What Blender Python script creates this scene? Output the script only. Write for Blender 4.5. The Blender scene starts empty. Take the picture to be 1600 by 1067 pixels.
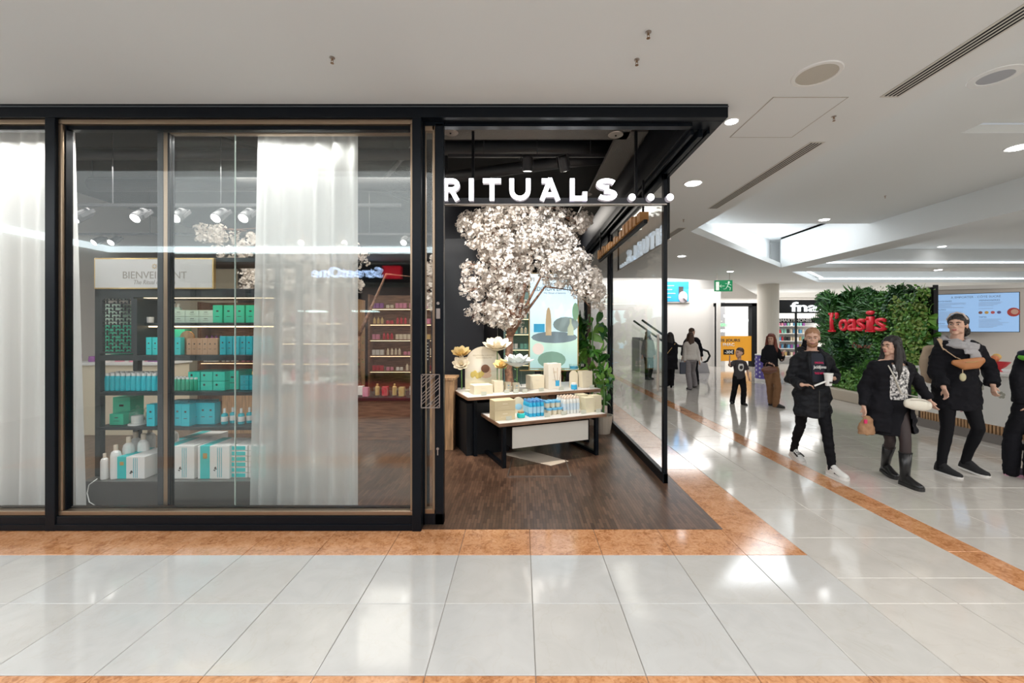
import bpy, bmesh, math, random
from mathutils import Vector, Matrix, noise
PI = math.pi
R = math.radians
SC = bpy.context.scene
COL = SC.collection
# ------------------------------------------------------------------ camera
cd = bpy.data.cameras.new('camera')
cam = bpy.data.objects.new('camera', cd)
COL.objects.link(cam)
cam.location = (0, 0, 1.6)
cam.rotation_euler = (PI/2, 0, 0)
cd.sensor_width = 36
cd.lens = 650/1600*36
cd.shift_x = -14/1600
cd.shift_y = -18.5/1600
cd.clip_start = .05
SC.camera = cam
# ------------------------------------------------------------------ world and exposure
w = bpy.data.worlds.new('world')
SC.world = w
w.use_nodes = True
w.node_tree.nodes['Background'].inputs[0].default_value = (.93, .96, 1, 1)
w.node_tree.nodes['Background'].inputs[1].default_value = .35
SC.view_settings.view_transform = 'Standard'
SC.view_settings.look = 'None'
SC.view_settings.exposure = 0.3
SC.view_settings.gamma = 1
SC.view_settings.use_curve_mapping = False
SC.cycles.transparent_max_bounces = 24
SC.cycles.max_bounces = 7
SC.cycles.diffuse_bounces = 4
SC.cycles.glossy_bounces = 4
SC.cycles.sample_clamp_indirect = 4
SC.cycles.caustics_reflective = False
SC.cycles.caustics_refractive = False

def area(name, loc, size, energy, color=(1, 1, 1), rot=(0, 0, 0), sy=None):
    l = bpy.data.lights.new(name, 'AREA')
    l.energy = energy; l.color = color; l.size = size
    if sy: l.shape = 'RECTANGLE'; l.size_y = sy
    o = bpy.data.objects.new(name, l); COL.objects.link(o)
    o.location = loc; o.rotation_euler = rot
    return o
def spot(name, loc, target, energy, deg=50, color=(1, .93, .82), r=.05, blend=.5):
    l = bpy.data.lights.new(name, 'SPOT')
    l.energy = energy; l.color = color; l.spot_size = R(deg); l.spot_blend = blend; l.shadow_soft_size = r
    o = bpy.data.objects.new(name, l); COL.objects.link(o)
    o.location = loc
    o.rotation_euler = (Vector(target)-Vector(loc)).to_track_quat('-Z', 'Y').to_euler()
    return o
# mall concourse: broad area lights added for brightness, standing in for the downlights
area('mall_light', (-2.9, .0, 3.37), 11.8, 260, (.95, .98, 1), (0, 0, 0), 4.2)
area('mall_light', (5.3, -2.2, 3.86), 4.1, 215, (1, .96, .92), (0, 0, 0), 7)
area('mall_light', (13, -.6, 3.9), 8.5, 420, (1, .97, .94), (0, 0, 0), 9.5)
area('mall_light', (5.2, 10.4, 4.2), 3.6, 90, (.93, .96, 1), (0, 0, 0), 2.6)
area('mall_light', (5.3, 17.2, 3.9), 5, 150, (1, .98, .97), (0, 0, 0), 1.6)
area('mall_light', (13, 20, 3.36), 12, 620, (1, .97, .94), (0, 0, 0), 6)
# cove lights shining up
area('cove_light', (3.35, 4.6, 3.6), .1, 6, (.9, .95, 1), (0, R(140), 0), 7)
area('cove_light', (6.6, 11.5, 3.62), 5, 26, (.85, .92, 1), (PI, 0, 0), .6)
area('cove_light', (14, 13.6, 3.6), 9, 80, (.85, .92, 1), (PI, 0, 0), .8)
area('cove_light', (5, 10, 3.6), 2.5, 22, (.85, .92, 1), (PI, 0, 0), 1)
# shop interior: spots of the track lighting, and area lights added as fill
area('shop_light', (-3.0, 7.5, 4.0), 3, 90, (1, .93, .84), (0, 0, 0), 3)
area('shop_light', (-3.2, 4.9, 3.5), 4.5, 70, (1, .97, .93), (0, 0, 0), .5)
area('shop_light', (0.3, 9, 4.0), 2, 60, (1, .93, .84), (0, 0, 0), 2)
spot('shop_spot', (-.95, 4.6, 3.6), (.1, 6.2, 2.5), 150, 60, (1, .97, .93))
spot('shop_spot', (.75, 4.75, 3.55), (.2, 6.3, 2.3), 110, 60, (.9, .95, 1))
spot('shop_spot', (.2, 4.7, 3.7), (.1, 5.5, .7), 330, 40)
spot('shop_spot', (-.15, 4.7, 3.8), (-.4, 5.7, .7), 160, 26)
spot('shop_spot', (1.1, 8.2, 3.9), (.9, 4.6, 0), 420, 22, (1, .95, .88))
spot('shop_spot', (-2.2, 5.6, 3.6), (-.5, 4.9, 0), 150, 28, (1, .85, .65))
area('shop_light', (-3.3, 3.53, 3.2), 3.6, 26, (1, .98, .95), (R(22), 0, 0), .08)  # strip lights added from here on to brighten curtains and shelf goods
area('shop_light', (-5.6, 3.53, 3.2), 2.6, 13, (1, .98, .95), (R(22), 0, 0), .08)
area('shop_light', (-3.1, 3.79, 3.3), 1.9, 17, (1, .98, .95), (R(8), 0, 0), .06)

# ------------------------------------------------------------------ pixel helpers (photograph -> place)
def P(px, py, d): return Vector(((px-814)/650*d, d, 1.6-(py-515)/650*d))
def F(px, py, h=0.):
    d = (1.6-h)*650/(py-515)
    return Vector(((px-814)/650*d, d, h))

# ------------------------------------------------------------------ materials
MATS = {}
def mat(name, c=(.5, .5, .5), rough=.5, metal=0., emis=None, es=0., alpha=1., noise_amt=0., nscale=8., c2=None, bump=0., bscale=60., spec=.5, coat=0., trans=0., stretch=None):
    if name in MATS: return MATS[name]
    m = bpy.data.materials.new(name); m.use_nodes = True
    nt = m.node_tree; b = nt.nodes['Principled BSDF']
    b.inputs['Base Color'].default_value = (*c, 1)
    b.inputs['Roughness'].default_value = rough
    b.inputs['Metallic'].default_value = metal
    b.inputs['Specular IOR Level'].default_value = spec
    if coat: b.inputs['Coat Weight'].default_value = coat
    if trans: b.inputs['Transmission Weight'].default_value = trans
    if emis: b.inputs['Emission Color'].default_value = (*emis, 1); b.inputs['Emission Strength'].default_value = es
    if alpha < 1: b.inputs['Alpha'].default_value = alpha
    if noise_amt or c2:
        tc = nt.nodes.new('ShaderNodeTexCoord'); mp = nt.nodes.new('ShaderNodeMapping')
        if stretch: mp.inputs['Scale'].default_value = stretch
        nt.links.new(tc.outputs['Object'], mp.inputs[0])
        n = nt.nodes.new('ShaderNodeTexNoise'); n.inputs['Scale'].default_value = nscale; n.inputs['Detail'].default_value = 4
        nt.links.new(mp.outputs[0], n.inputs['Vector'])
        r = nt.nodes.new('ShaderNodeValToRGB')
        k = noise_amt
        cc2 = c2 or tuple(max(0, x*(1-k)) for x in c)
        cc1 = c if c2 else tuple(min(1, x*(1+k)) for x in c)
        r.color_ramp.elements[0].position = .38; r.color_ramp.elements[1].position = .62
        r.color_ramp.elements[0].color = (*cc1, 1); r.color_ramp.elements[1].color = (*cc2, 1)
        nt.links.new(n.outputs[0], r.inputs[0]); nt.links.new(r.outputs[0], b.inputs['Base Color'])
    if bump:
        tc = nt.nodes.new('ShaderNodeTexCoord')
        n = nt.nodes.new('ShaderNodeTexNoise'); n.inputs['Scale'].default_value = bscale
        bp = nt.nodes.new('ShaderNodeBump'); bp.inputs['Strength'].default_value = bump; bp.inputs['Distance'].default_value = .01
        nt.links.new(tc.outputs['Object'], n.inputs['Vector']); nt.links.new(n.outputs[0], bp.inputs['Height'])
        nt.links.new(bp.outputs[0], b.inputs['Normal'])
    MATS[name] = m
    return m
def glass_mat(name, tint=(.93, .97, .96), base=.06, ior=1.6, rough=0.):
    m = bpy.data.materials.new(name); m.use_nodes = True
    nt = m.node_tree; nt.nodes.clear()
    o = nt.nodes.new('ShaderNodeOutputMaterial'); mx = nt.nodes.new('ShaderNodeMixShader')
    t = nt.nodes.new('ShaderNodeBsdfTransparent'); g = nt.nodes.new('ShaderNodeBsdfGlossy')
    t.inputs[0].default_value = (*tint, 1); g.inputs['Roughness'].default_value = rough
    g.inputs['Color'].default_value = (.95, 1, 1, 1)
    f = nt.nodes.new('ShaderNodeLayerWeight'); f.inputs[0].default_value = .5
    pw = nt.nodes.new('ShaderNodeMath'); pw.operation = 'POWER'; pw.inputs[1].default_value = ior
    a = nt.nodes.new('ShaderNodeMath'); a.operation = 'MULTIPLY_ADD'; a.use_clamp = True; a.inputs[1].default_value = 1-base; a.inputs[2].default_value = base
    nt.links.new(f.outputs[1], pw.inputs[0]); nt.links.new(pw.outputs[0], a.inputs[0]); nt.links.new(a.outputs[0], mx.inputs[0])
    nt.links.new(t.outputs[0], mx.inputs[1]); nt.links.new(g.outputs[0], mx.inputs[2]); nt.links.new(mx.outputs[0], o.inputs[0])
    MATS[name] = m
    return m
def stone(name, c1, c2, c3, sc, rough, vein=None, coat=0.):
    m = bpy.data.materials.new(name); m.use_nodes = True
    nt = m.node_tree; b = nt.nodes['Principled BSDF']
    g = nt.nodes.new('ShaderNodeNewGeometry')
    n = nt.nodes.new('ShaderNodeTexNoise'); n.inputs['Scale'].default_value = sc; n.inputs['Detail'].default_value = 8; n.inputs['Distortion'].default_value = 1.5
    n2 = nt.nodes.new('ShaderNodeTexNoise'); n2.inputs['Scale'].default_value = sc*.25; n2.inputs['Detail'].default_value = 3
    r = nt.nodes.new('ShaderNodeValToRGB'); e = r.color_ramp.elements
    e[0].position = .35; e[0].color = (*c1, 1); e[1].position = .65; e[1].color = (*c2, 1)
    x = e.new(.5); x.color = (*c3, 1)
    nt.links.new(g.outputs['Position'], n.inputs['Vector']); nt.links.new(g.outputs['Position'], n2.inputs['Vector'])
    ad = nt.nodes.new('ShaderNodeMath'); ad.operation = 'MULTIPLY_ADD'; ad.inputs[1].default_value = .6
    sb = nt.nodes.new('ShaderNodeMath'); sb.operation = 'MULTIPLY'; sb.inputs[1].default_value = .4
    nt.links.new(n2.outputs[0], sb.inputs[0]); nt.links.new(n.outputs[0], ad.inputs[0]); nt.links.new(sb.outputs[0], ad.inputs[2])
    nt.links.new(ad.outputs[0], r.inputs[0])
    out = r.outputs[0]
    if vein:
        v = nt.nodes.new('ShaderNodeTexNoise'); v.inputs['Scale'].default_value = 2.2; v.inputs['Detail'].default_value = 6; v.inputs['Distortion'].default_value = 2.5
        vr = nt.nodes.new('ShaderNodeValToRGB'); ve = vr.color_ramp.elements
        ve[0].position = .485; ve[0].color = (0, 0, 0, 1); ve[1].position = .5; ve[1].color = (1, 1, 1, 1)
        q = ve.new(.515); q.color = (0, 0, 0, 1)
        mx = nt.nodes.new('ShaderNodeMix'); mx.data_type = 'RGBA'
        mm = nt.nodes.new('ShaderNodeMath'); mm.operation = 'MULTIPLY'; mm.inputs[1].default_value = .16
        nt.links.new(g.outputs['Position'], v.inputs['Vector']); nt.links.new(v.outputs[0], vr.inputs[0]); nt.links.new(vr.outputs[0], mm.inputs[0])
        nt.links.new(mm.outputs[0], mx.inputs[0]); nt.links.new(out, mx.inputs[6]); mx.inputs[7].default_value = (*vein, 1)
        out = mx.outputs[2]
    nt.links.new(out, b.inputs['Base Color'])
    b.inputs['Roughness'].default_value = rough
    if coat: b.inputs['Coat Weight'].default_value = coat; b.inputs['Coat Roughness'].default_value = .08
    MATS[name] = m
    return m
def parquet(name, bright=1.):
    m = bpy.data.materials.new(name); m.use_nodes = True
    nt = m.node_tree; b = nt.nodes['Principled BSDF']
    g = nt.nodes.new('ShaderNodeNewGeometry')
    mp = nt.nodes.new('ShaderNodeMapping'); mp.vector_type = 'POINT'; mp.inputs['Rotation'].default_value = (0, 0, PI/2)
    nt.links.new(g.outputs['Position'], mp.inputs[0])
    br = nt.nodes.new('ShaderNodeTexBrick')
    br.inputs['Color1'].default_value = (.19*bright, .105*bright, .066*bright, 1); br.inputs['Color2'].default_value = (.085*bright, .046*bright, .030*bright, 1)
    br.inputs['Mortar'].default_value = (.02, .012, .01, 1)
    br.inputs['Scale'].default_value = 1; br.inputs['Mortar Size'].default_value = .0011; br.inputs['Brick Width'].default_value = .16; br.inputs['Row Height'].default_value = .026
    nt.links.new(mp.outputs[0], br.inputs['Vector'])
    n = nt.nodes.new('ShaderNodeTexNoise'); n.inputs['Scale'].default_value = 3
    nt.links.new(g.outputs['Position'], n.inputs['Vector'])
    mx = nt.nodes.new('ShaderNodeMix'); mx.data_type = 'RGBA'; mx.blend_type = 'MULTIPLY'; mx.inputs[0].default_value = .5
    nt.links.new(br.outputs[0], mx.inputs[6]); nt.links.new(n.outputs[0], mx.inputs[7])
    nt.links.new(mx.outputs[2], b.inputs['Base Color'])
    b.inputs['Roughness'].default_value = .3
    bp = nt.nodes.new('ShaderNodeBump'); bp.inputs['Strength'].default_value = .15; bp.inputs['Distance'].default_value = .002
    nt.links.new(br.outputs[1], bp.inputs['Height']); bp.invert = True
    nt.links.new(bp.outputs[0], b.inputs['Normal'])
    MATS[name] = m
    return m
def gradient_mat(name, stops, z0, z1, es=0., rough=.4):
    """printed vertical gradient on a flat poster (object space Z)"""
    m = bpy.data.materials.new(name); m.use_nodes = True
    nt = m.node_tree; b = nt.nodes['Principled BSDF']
    tc = nt.nodes.new('ShaderNodeTexCoord'); sx = nt.nodes.new('ShaderNodeSeparateXYZ'); mr = nt.nodes.new('ShaderNodeMapRange')
    nt.links.new(tc.outputs['Object'], sx.inputs[0]); nt.links.new(sx.outputs[2], mr.inputs[0])
    mr.inputs[1].default_value = z0; mr.inputs[2].default_value = z1
    r = nt.nodes.new('ShaderNodeValToRGB'); nt.links.new(mr.outputs[0], r.inputs[0])
    e = r.color_ramp.elements
    e[0].position = stops[0][0]; e[0].color = (*stops[0][1], 1); e[1].position = stops[-1][0]; e[1].color = (*stops[-1][1], 1)
    for p, c in stops[1:-1]:
        q = e.new(p); q.color = (*c, 1)
    nt.links.new(r.outputs[0], b.inputs['Base Color']); b.inputs['Roughness'].default_value = rough
    if es: nt.links.new(r.outputs[0], b.inputs['Emission Color']); b.inputs['Emission Strength'].default_value = es
    MATS[name] = m
    return m
def sheer_mat(name, c, tr):
    m = bpy.data.materials.new(name); m.use_nodes = True
    nt = m.node_tree; nt.nodes.clear()
    o = nt.nodes.new('ShaderNodeOutputMaterial'); mx = nt.nodes.new('ShaderNodeMixShader'); m2 = nt.nodes.new('ShaderNodeMixShader')
    t = nt.nodes.new('ShaderNodeBsdfTransparent'); d = nt.nodes.new('ShaderNodeBsdfDiffuse'); tl = nt.nodes.new('ShaderNodeBsdfTranslucent')
    d.inputs[0].default_value = (*c, 1); tl.inputs[0].default_value = (*c, 1)
    m2.inputs[0].default_value = .4; nt.links.new(d.outputs[0], m2.inputs[1]); nt.links.new(tl.outputs[0], m2.inputs[2])
    lw = nt.nodes.new('ShaderNodeLayerWeight'); lw.inputs[0].default_value = .5
    mr = nt.nodes.new('ShaderNodeMapRange'); mr.inputs[3].default_value = 1-tr; mr.inputs[4].default_value = 1.
    nt.links.new(lw.outputs[1], mr.inputs[0]); nt.links.new(mr.outputs[0], mx.inputs[0])
    nt.links.new(t.outputs[0], mx.inputs[1]); nt.links.new(m2.outputs[0], mx.inputs[2]); nt.links.new(mx.outputs[0], o.inputs[0])
    MATS[name] = m
    return m
black = mat('black_metal', (.004, .006, .009), .32, .0, spec=.16)
bronze = mat('bronze_metal', (.30, .22, .15), .3, .85)
matteb = mat('matte_black', (.008, .009, .011), .6, spec=.25)
white = mat('white_paint', (.72, .70, .67), .7)
ceilm = mat('ceiling_paint', (.755, .775, .77), .8)
gold = mat('gold_metal', (.6, .42, .18), .3, .9)
glassw = glass_mat('window_glass', (.985, .99, .985), .034, 5)
glasss = glass_mat('side_glass', (.985, .99, .985), .012, 6.5)
acryl = glass_mat('clear_acrylic', (.97, .985, .97), .05, 4)
shopblack = mat('shop_dark_paint', (.018, .02, .026), .45)
shopgrey = mat('shop_ceiling_grey', (.028, .03, .032), .8)
marble = stone('cream_marble', (.54, .53, .51), (.49, .478, .46), (.52, .507, .487), 5, .10, (.46, .40, .33), .3)
marble2 = stone('cream_marble_b', (.55, .53, .50), (.49, .47, .44), (.52, .50, .47), 4, .10, (.42, .36, .28), .3)
marble3 = stone('warm_cream_marble', (.60, .565, .52), (.53, .495, .455), (.57, .535, .49), 4, .10, (.45, .38, .28), .3)
orange = stone('rosso_marble', (.68, .36, .19), (.36, .14, .055), (.58, .27, .12), 28, .12, (.75, .5, .33), .3)
wood = parquet('dark_parquet')
grout = mat('grout', (.30, .27, .23), .8)
teal = mat('teal_card', (.02, .56, .56), .45)
teal2 = mat('deep_teal_card', (.01, .42, .50), .4)
green = mat('mint_green_card', (.03, .60, .37), .45)
wcard = mat('white_card', (.8, .8, .78), .5)
cream = mat('cream_card', (.74, .66, .50), .5)
bluep = mat('blue_print', (.04, .38, .66), .4)
lblue = mat('pale_blue', (.36, .62, .78), .4)
woodc = mat('pale_wood', (.42, .25, .13), .5, noise_amt=.25, nscale=10, stretch=(4, 4, .4))
woodd = mat('walnut_wood', (.22, .12, .07), .45, noise_amt=.3, nscale=8, stretch=(.5, 6, 6))
ink = mat('dark_ink', (.05, .045, .04), .6)
pinkp = mat('magenta_print', (.6, .02, .12), .5)
redp = mat('red_paint', (.55, .02, .03), .4)

# ------------------------------------------------------------------ mesh builder
class MB:
    def __init__(s): s.v = []; s.f = []; s.m = []; s.mi = 0
    def add(s, vs, fs):
        o = len(s.v); s.v += [tuple(v) for v in vs]; s.f += [tuple(i+o for i in f) for f in fs]; s.m += [s.mi]*len(fs)
        return s
    def bx(s, x0, x1, y0, y1, z0, z1):
        return s.add([(x0, y0, z0), (x1, y0, z0), (x1, y1, z0), (x0, y1, z0), (x0, y0, z1), (x1, y0, z1), (x1, y1, z1), (x0, y1, z1)],
                     [(0, 3, 2, 1), (4, 5, 6, 7), (0, 1, 5, 4), (1, 2, 6, 5), (2, 3, 7, 6), (3, 0, 4, 7)])
    def box(s, c, d, M=None):
        x, y, z = d[0]/2, d[1]/2, d[2]/2
        vs = [Vector(p) for p in ((-x, -y, -z), (x, -y, -z), (x, y, -z), (-x, y, -z), (-x, -y, z), (x, -y, z), (x, y, z), (-x, y, z))]
        if M: vs = [M @ p for p in vs]
        c = Vector(c)
        return s.add([p+c for p in vs], [(0, 3, 2, 1), (4, 5, 6, 7), (0, 1, 5, 4), (1, 2, 6, 5), (2, 3, 7, 6), (3, 0, 4, 7)])
    def bar(s, p0, p1, wd, ht=None):
        p0, p1 = Vector(p0), Vector(p1); d = p1-p0
        return s.box((p0+p1)/2, (wd, ht or wd, d.length), d.to_track_quat('Z', 'Y').to_matrix())
    def rings(s, rs, cap=True):
        n = len(rs[0]); vs = [v for r in rs for v in r]; fs = []
        for i in range(len(rs)-1):
            for j in range(n):
                k = (j+1) % n
                fs.append((i*n+j, i*n+k, (i+1)*n+k, (i+1)*n+j))
        if cap: fs.append(tuple(range(n-1, -1, -1))); fs.append(tuple((len(rs)-1)*n+j for j in range(n)))
        return s.add(vs, fs)
    def lathe(s, c, prof, n=16, sx=1., sy=1.):
        c = Vector(c)
        return s.rings([[c+Vector((r*sx*math.cos(2*PI*j/n), r*sy*math.sin(2*PI*j/n), z)) for j in range(n)] for r, z in prof])
    def tube(s, pts, rad, n=8, hint=None, dome=False):
        pts = [Vector(p) for p in pts]; rs = []
        N = len(pts)
        tang = [(pts[min(i+1, N-1)]-pts[max(i-1, 0)]).normalized() for i in range(N)]
        h = Vector(hint) if hint else (Vector((1, 0, 0)) if abs(tang[0].x) < .9 else Vector((0, 1, 0)))
        def ring(c, t, a, b):
            u = (h-t*h.dot(t)).normalized(); v = t.cross(u)
            return [c+u*a*math.cos(2*PI*j/n)+v*b*math.sin(2*PI*j/n) for j in range(n)]
        R2 = [(r, r) if not isinstance(r, tuple) else r for r in rad]
        if dome:
            a, b = R2[0]; m = min(a, b)
            for q in (80, 50, 25): rs.append(ring(pts[0]-tang[0]*m*math.sin(R(q)), tang[0], a*math.cos(R(q)), b*math.cos(R(q))))
        for i in range(N): rs.append(ring(pts[i], tang[i], *R2[i]))
        if dome:
            a, b = R2[-1]; m = min(a, b)
            for q in (25, 50, 80): rs.append(ring(pts[-1]+tang[-1]*m*math.sin(R(q)), tang[-1], a*math.cos(R(q)), b*math.cos(R(q))))
        return s.rings(rs)
    def ell(s, c, r, M=None, n=12, k=8):
        c = Vector(c); rs = []
        for i in range(k+1):
            th = PI*(i+.02)/(k+.04) ; z = -math.cos(th); q = math.sin(th)
            ring = [Vector((r[0]*q*math.cos(2*PI*j/n), r[1]*q*math.sin(2*PI*j/n), r[2]*z)) for j in range(n)]
            rs.append([(M @ p if M else p)+c for p in ring])
        return s.rings(rs)
    def prism(s, poly, z0, z1, M=None, c=(0, 0, 0)):
        n = len(poly); c = Vector(c)
        vs = [Vector((x, y, z0)) for x, y in poly]+[Vector((x, y, z1)) for x, y in poly]
        vs = [(M @ p if M else p)+c for p in vs]
        return s.add(vs, [tuple(range(n-1, -1, -1)), tuple(range(n, 2*n))]+[(i, (i+1) % n, n+(i+1) % n, n+i) for i in range(n)])
    def mesh(s, name, mats, smooth=False):
        me = bpy.data.meshes.new(name); me.from_pydata([tuple(v) for v in s.v], [], s.f); me.update()
        for m in (mats if isinstance(mats, (list, tuple)) else [mats]): me.materials.append(m)
        if any(s.m): me.polygons.foreach_set('material_index', s.m)
        if smooth: me.polygons.foreach_set('use_smooth', [True]*len(me.polygons))
        return me
    def build(s, name, mats, parent=None, loc=None, smooth=False, bev=0., rz=0.):
        me = s.mesh(name, mats, smooth)
        return link(name, me, parent, loc, bev, rz)
def link(name, me, parent=None, loc=None, bev=0., rz=0.):
    o = bpy.data.objects.new(name, me); COL.objects.link(o)
    if parent: o.parent = parent
    if loc: o.location = loc
    if rz: o.rotation_euler.z = rz
    if bev:
        b = o.modifiers.new('bevel', 'BEVEL'); b.width = bev; b.segments = 2; b.limit_method = 'ANGLE'
    return o
def tag(o, label=None, cat=None, group=None, kind=None):
    if label: o['label'] = label
    if cat: o['category'] = cat
    if group: o['group'] = group
    if kind: o['kind'] = kind
    return o
def thing(name, label, cat, loc=(0, 0, 0), rz=0., group=None, kind=None):
    o = bpy.data.objects.new(name, None); COL.objects.link(o); o.location = loc; o.rotation_euler.z = rz
    o.empty_display_size = .1
    return tag(o, label, cat, group, kind)
def struct(o): o['kind'] = 'structure'; return o
def sthing(name, loc=(0, 0, 0)):
    o = bpy.data.objects.new(name, None); COL.objects.link(o); o.location = loc; o['kind'] = 'structure'; return o
def dup(o, loc=None, rz=None, label=None, group=None, parent=None):
    c = o.copy(); COL.objects.link(c)
    if parent is not None: c.parent = parent
    if loc is not None: c.location = loc
    if rz is not None: c.rotation_euler.z = rz
    if label: c['label'] = label
    if group: c['group'] = group
    for ch in list(o.children): dup(ch, parent=c)
    return c
def text_raw(s, bold=0.):
    cu = bpy.data.curves.new('t', 'FONT'); cu.body = s; cu.size = 1; cu.offset = bold; cu.resolution_u = 3
    o = bpy.data.objects.new('t', cu); COL.objects.link(o)
    bpy.context.view_layer.update()
    dg = bpy.context.evaluated_depsgraph_get()
    me = bpy.data.meshes.new_from_object(o.evaluated_get(dg))
    bpy.data.objects.remove(o); bpy.data.curves.remove(cu)
    return me
def text(name, s, m, parent, x0, x1, z0, z1, y=0., depth=.002, bold=0., M=None, shear=0.):
    """lettering filling the box x0..x1, z0..z1 in the parent's XZ plane, facing -Y"""
    me = text_raw(s, bold)
    if not len(me.vertices): return None
    xs = [v.co.x for v in me.vertices]; ys = [v.co.y for v in me.vertices]
    ax, bx_, ay, by_ = min(xs), max(xs), min(ys), max(ys)
    bm = bmesh.new(); bm.from_mesh(me)
    fx = (x1-x0)/max(1e-6, bx_-ax); fz = (z1-z0)/max(1e-6, by_-ay)
    for v in bm.verts:
        z = (v.co.y-ay)*fz
        v.co = Vector((x0+(v.co.x-ax)*fx+shear*z, y, z0+z))
    ex = bmesh.ops.extrude_face_region(bm, geom=bm.faces[:])
    for e in ex['geom']:
        if isinstance(e, bmesh.types.BMVert): e.co.y -= depth
    bmesh.ops.recalc_face_normals(bm, faces=bm.faces[:])
    if M:
        for v in bm.verts: v.co = M @ v.co
    bm.to_mesh(me); bm.free(); me.materials.clear(); me.materials.append(m)
    return link(name, me, parent)
# =================================================================== THE SETTING
rnd = random.Random(4)
floor = MB().bx(-9, 27, -6, 24, -.06, -.006).build('floor', grout); struct(floor)
def tile(x0, x1, y0, y1, mt, name='floor_tile', z=0.):
    j = .0016
    k = (name, round(x1-x0, 3), round(y1-y0, 3), mt.name)
    if k not in TM:
        a, b = (x1-x0)/2-j, (y1-y0)/2-j
        m = MB(); t = .0025
        m.rings([[(-a, -b, -.01), (a, -b, -.01), (a, b, -.01), (-a, b, -.01)], [(-a, -b, -t), (a, -b, -t), (a, b, -t), (-a, b, -t)],
                 [(-a+t, -b+t, 0), (a-t, -b+t, 0), (a-t, b-t, 0), (-a+t, b-t, 0)]])
        TM[k] = m.mesh(name, mt)
    return link(name, TM[k], floor, ((x0+x1)/2, (y0+y1)/2, z+rnd.uniform(-.0002, .0002)))
TM = {}
S = .5116; X0 = .068
# front tiles: two rows before the shop front
for i in range(-12, 4):
    for y0, y1 in ((1.926, 2.43), (2.43, 2.955)):
        a = X0+i*S; b = min(a+S, 2.036)
        tile(a, b, y0, y1, marble if (i+int(y0*2)) % 3 else marble2)
    a = X0+i*S; b = min(a+S, 2.036)
    if a < 1.6: tile(a, b, 2.955, 3.335, orange, 'border_tile')
for i in range(-12, 6): tile(X0+i*S, min(X0+(i+1)*S, 3.08), 1.50, 1.926, orange, 'border_tile')
rows = [1.926, 2.43, 2.68, 3.2]+[3.2+.505*k for k in range(1, 9)]
for k in range(len(rows)-1):
    for a, b in ((2.036, 2.56), (2.56, 3.082)): tile(a, b, rows[k], rows[k+1], marble3)
    for i in range(10 if k > 3 else 7): tile(3.336+i*.512, 3.336+(i+1)*.512, rows[k], rows[k+1], marble3)
ys = [1.5+k*.75 for k in range(9)]
for k in range(8): tile(3.082, 3.336, ys[k], ys[k+1], orange, 'border_tile')
ysb = [2.955+k*.9 for k in range(6)]
for k in range(5):
    if k == 0:
        m = MB().prism([(1.622, 3.337), (2.034, 2.957), (2.034, 3.853), (1.622, 3.853)], -.01, 0).build('border_tile', orange, floor)
    else: tile(1.62, 2.036, ysb[k], ysb[k+1], orange, 'border_tile')
MB().prism([(X0+3*S+.0, 2.957), (2.03, 2.957), (1.618, 3.333), (X0+3*S, 3.333)], -.01, 0).build('border_tile', orange, floor)
# beyond the range where one tile can be told from the next, the rest of the paving is joined
def rest(x0, x1, y0, y1, mt, name, sx=.512, sy=.505):
    m = MB(); j = .0016
    nx = max(1, round((x1-x0)/sx)); ny = max(1, round((y1-y0)/sy))
    for i in range(nx):
        for k in range(ny):
            a = x0+(x1-x0)*i/nx; b = y0+(y1-y0)*k/ny
            m.bx(a+j, a+(x1-x0)/nx-j, b+j, b+(y1-y0)/ny-j, -.01, 0)
    o = m.build(name, mt, floor); o['kind'] = 'stuff'
ye = rows[-1]
rest(2.036, 3.082, ye, 24, marble3, 'far_paving'); rest(3.336, 27, ye, 24, marble3, 'far_paving')
rest(3.336+7*.512, 27, 1.926, rows[4], marble3, 'side_paving'); rest(3.336+10*.512, 27, rows[4], ye, marble3, 'side_paving')
rest(3.082, 3.336, ys[-1], 24, orange, 'far_border', .25, .75); rest(1.62, 2.036, ysb[-1], 14.4, orange, 'far_border', .42, .9)
rest(1.62, 2.036, 14.4, 24, marble3, 'far_paving')
rest(-9, 27, -6, 1.5, marble, 'near_paving'); rest(3.336, 27, 1.5, 1.926, marble, 'near_paving')
rest(-9, X0-12*S, 1.5, 3.335, marble, 'near_paving')
struct(MB().bx(-9, 1.62, 3.335, 14.4, -.02, .0).build('floor_shop', wood))
# ------------------------------------------------ ceiling
LIP = .13
def low(poly, name='ceiling'): return struct(MB().prism(poly, 3.39, 3.39+LIP).build(name, ceilm))
low([(-9, -6), (3.1, -6), (3.1, 3.32), (-9, 3.32)])
low([(1.645, 3.32), (3.1, 3.32), (3.1, 7.6), (1.645, 7.6)])
low([(1.645, 7.6), (3.1, 7.6), (11.3, 15.8), (27, 15.8), (27, 24), (14, 24), (7.9, 15.5), (5, 14.4), (1.645, 14.4)])
low([(7.5, -6), (8.2, -6), (8.2, 12.0), (7.5, 12.0)])
low([(7.5, 12.0), (27, 12.0), (27, 12.8), (8.3, 12.8)])
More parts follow.
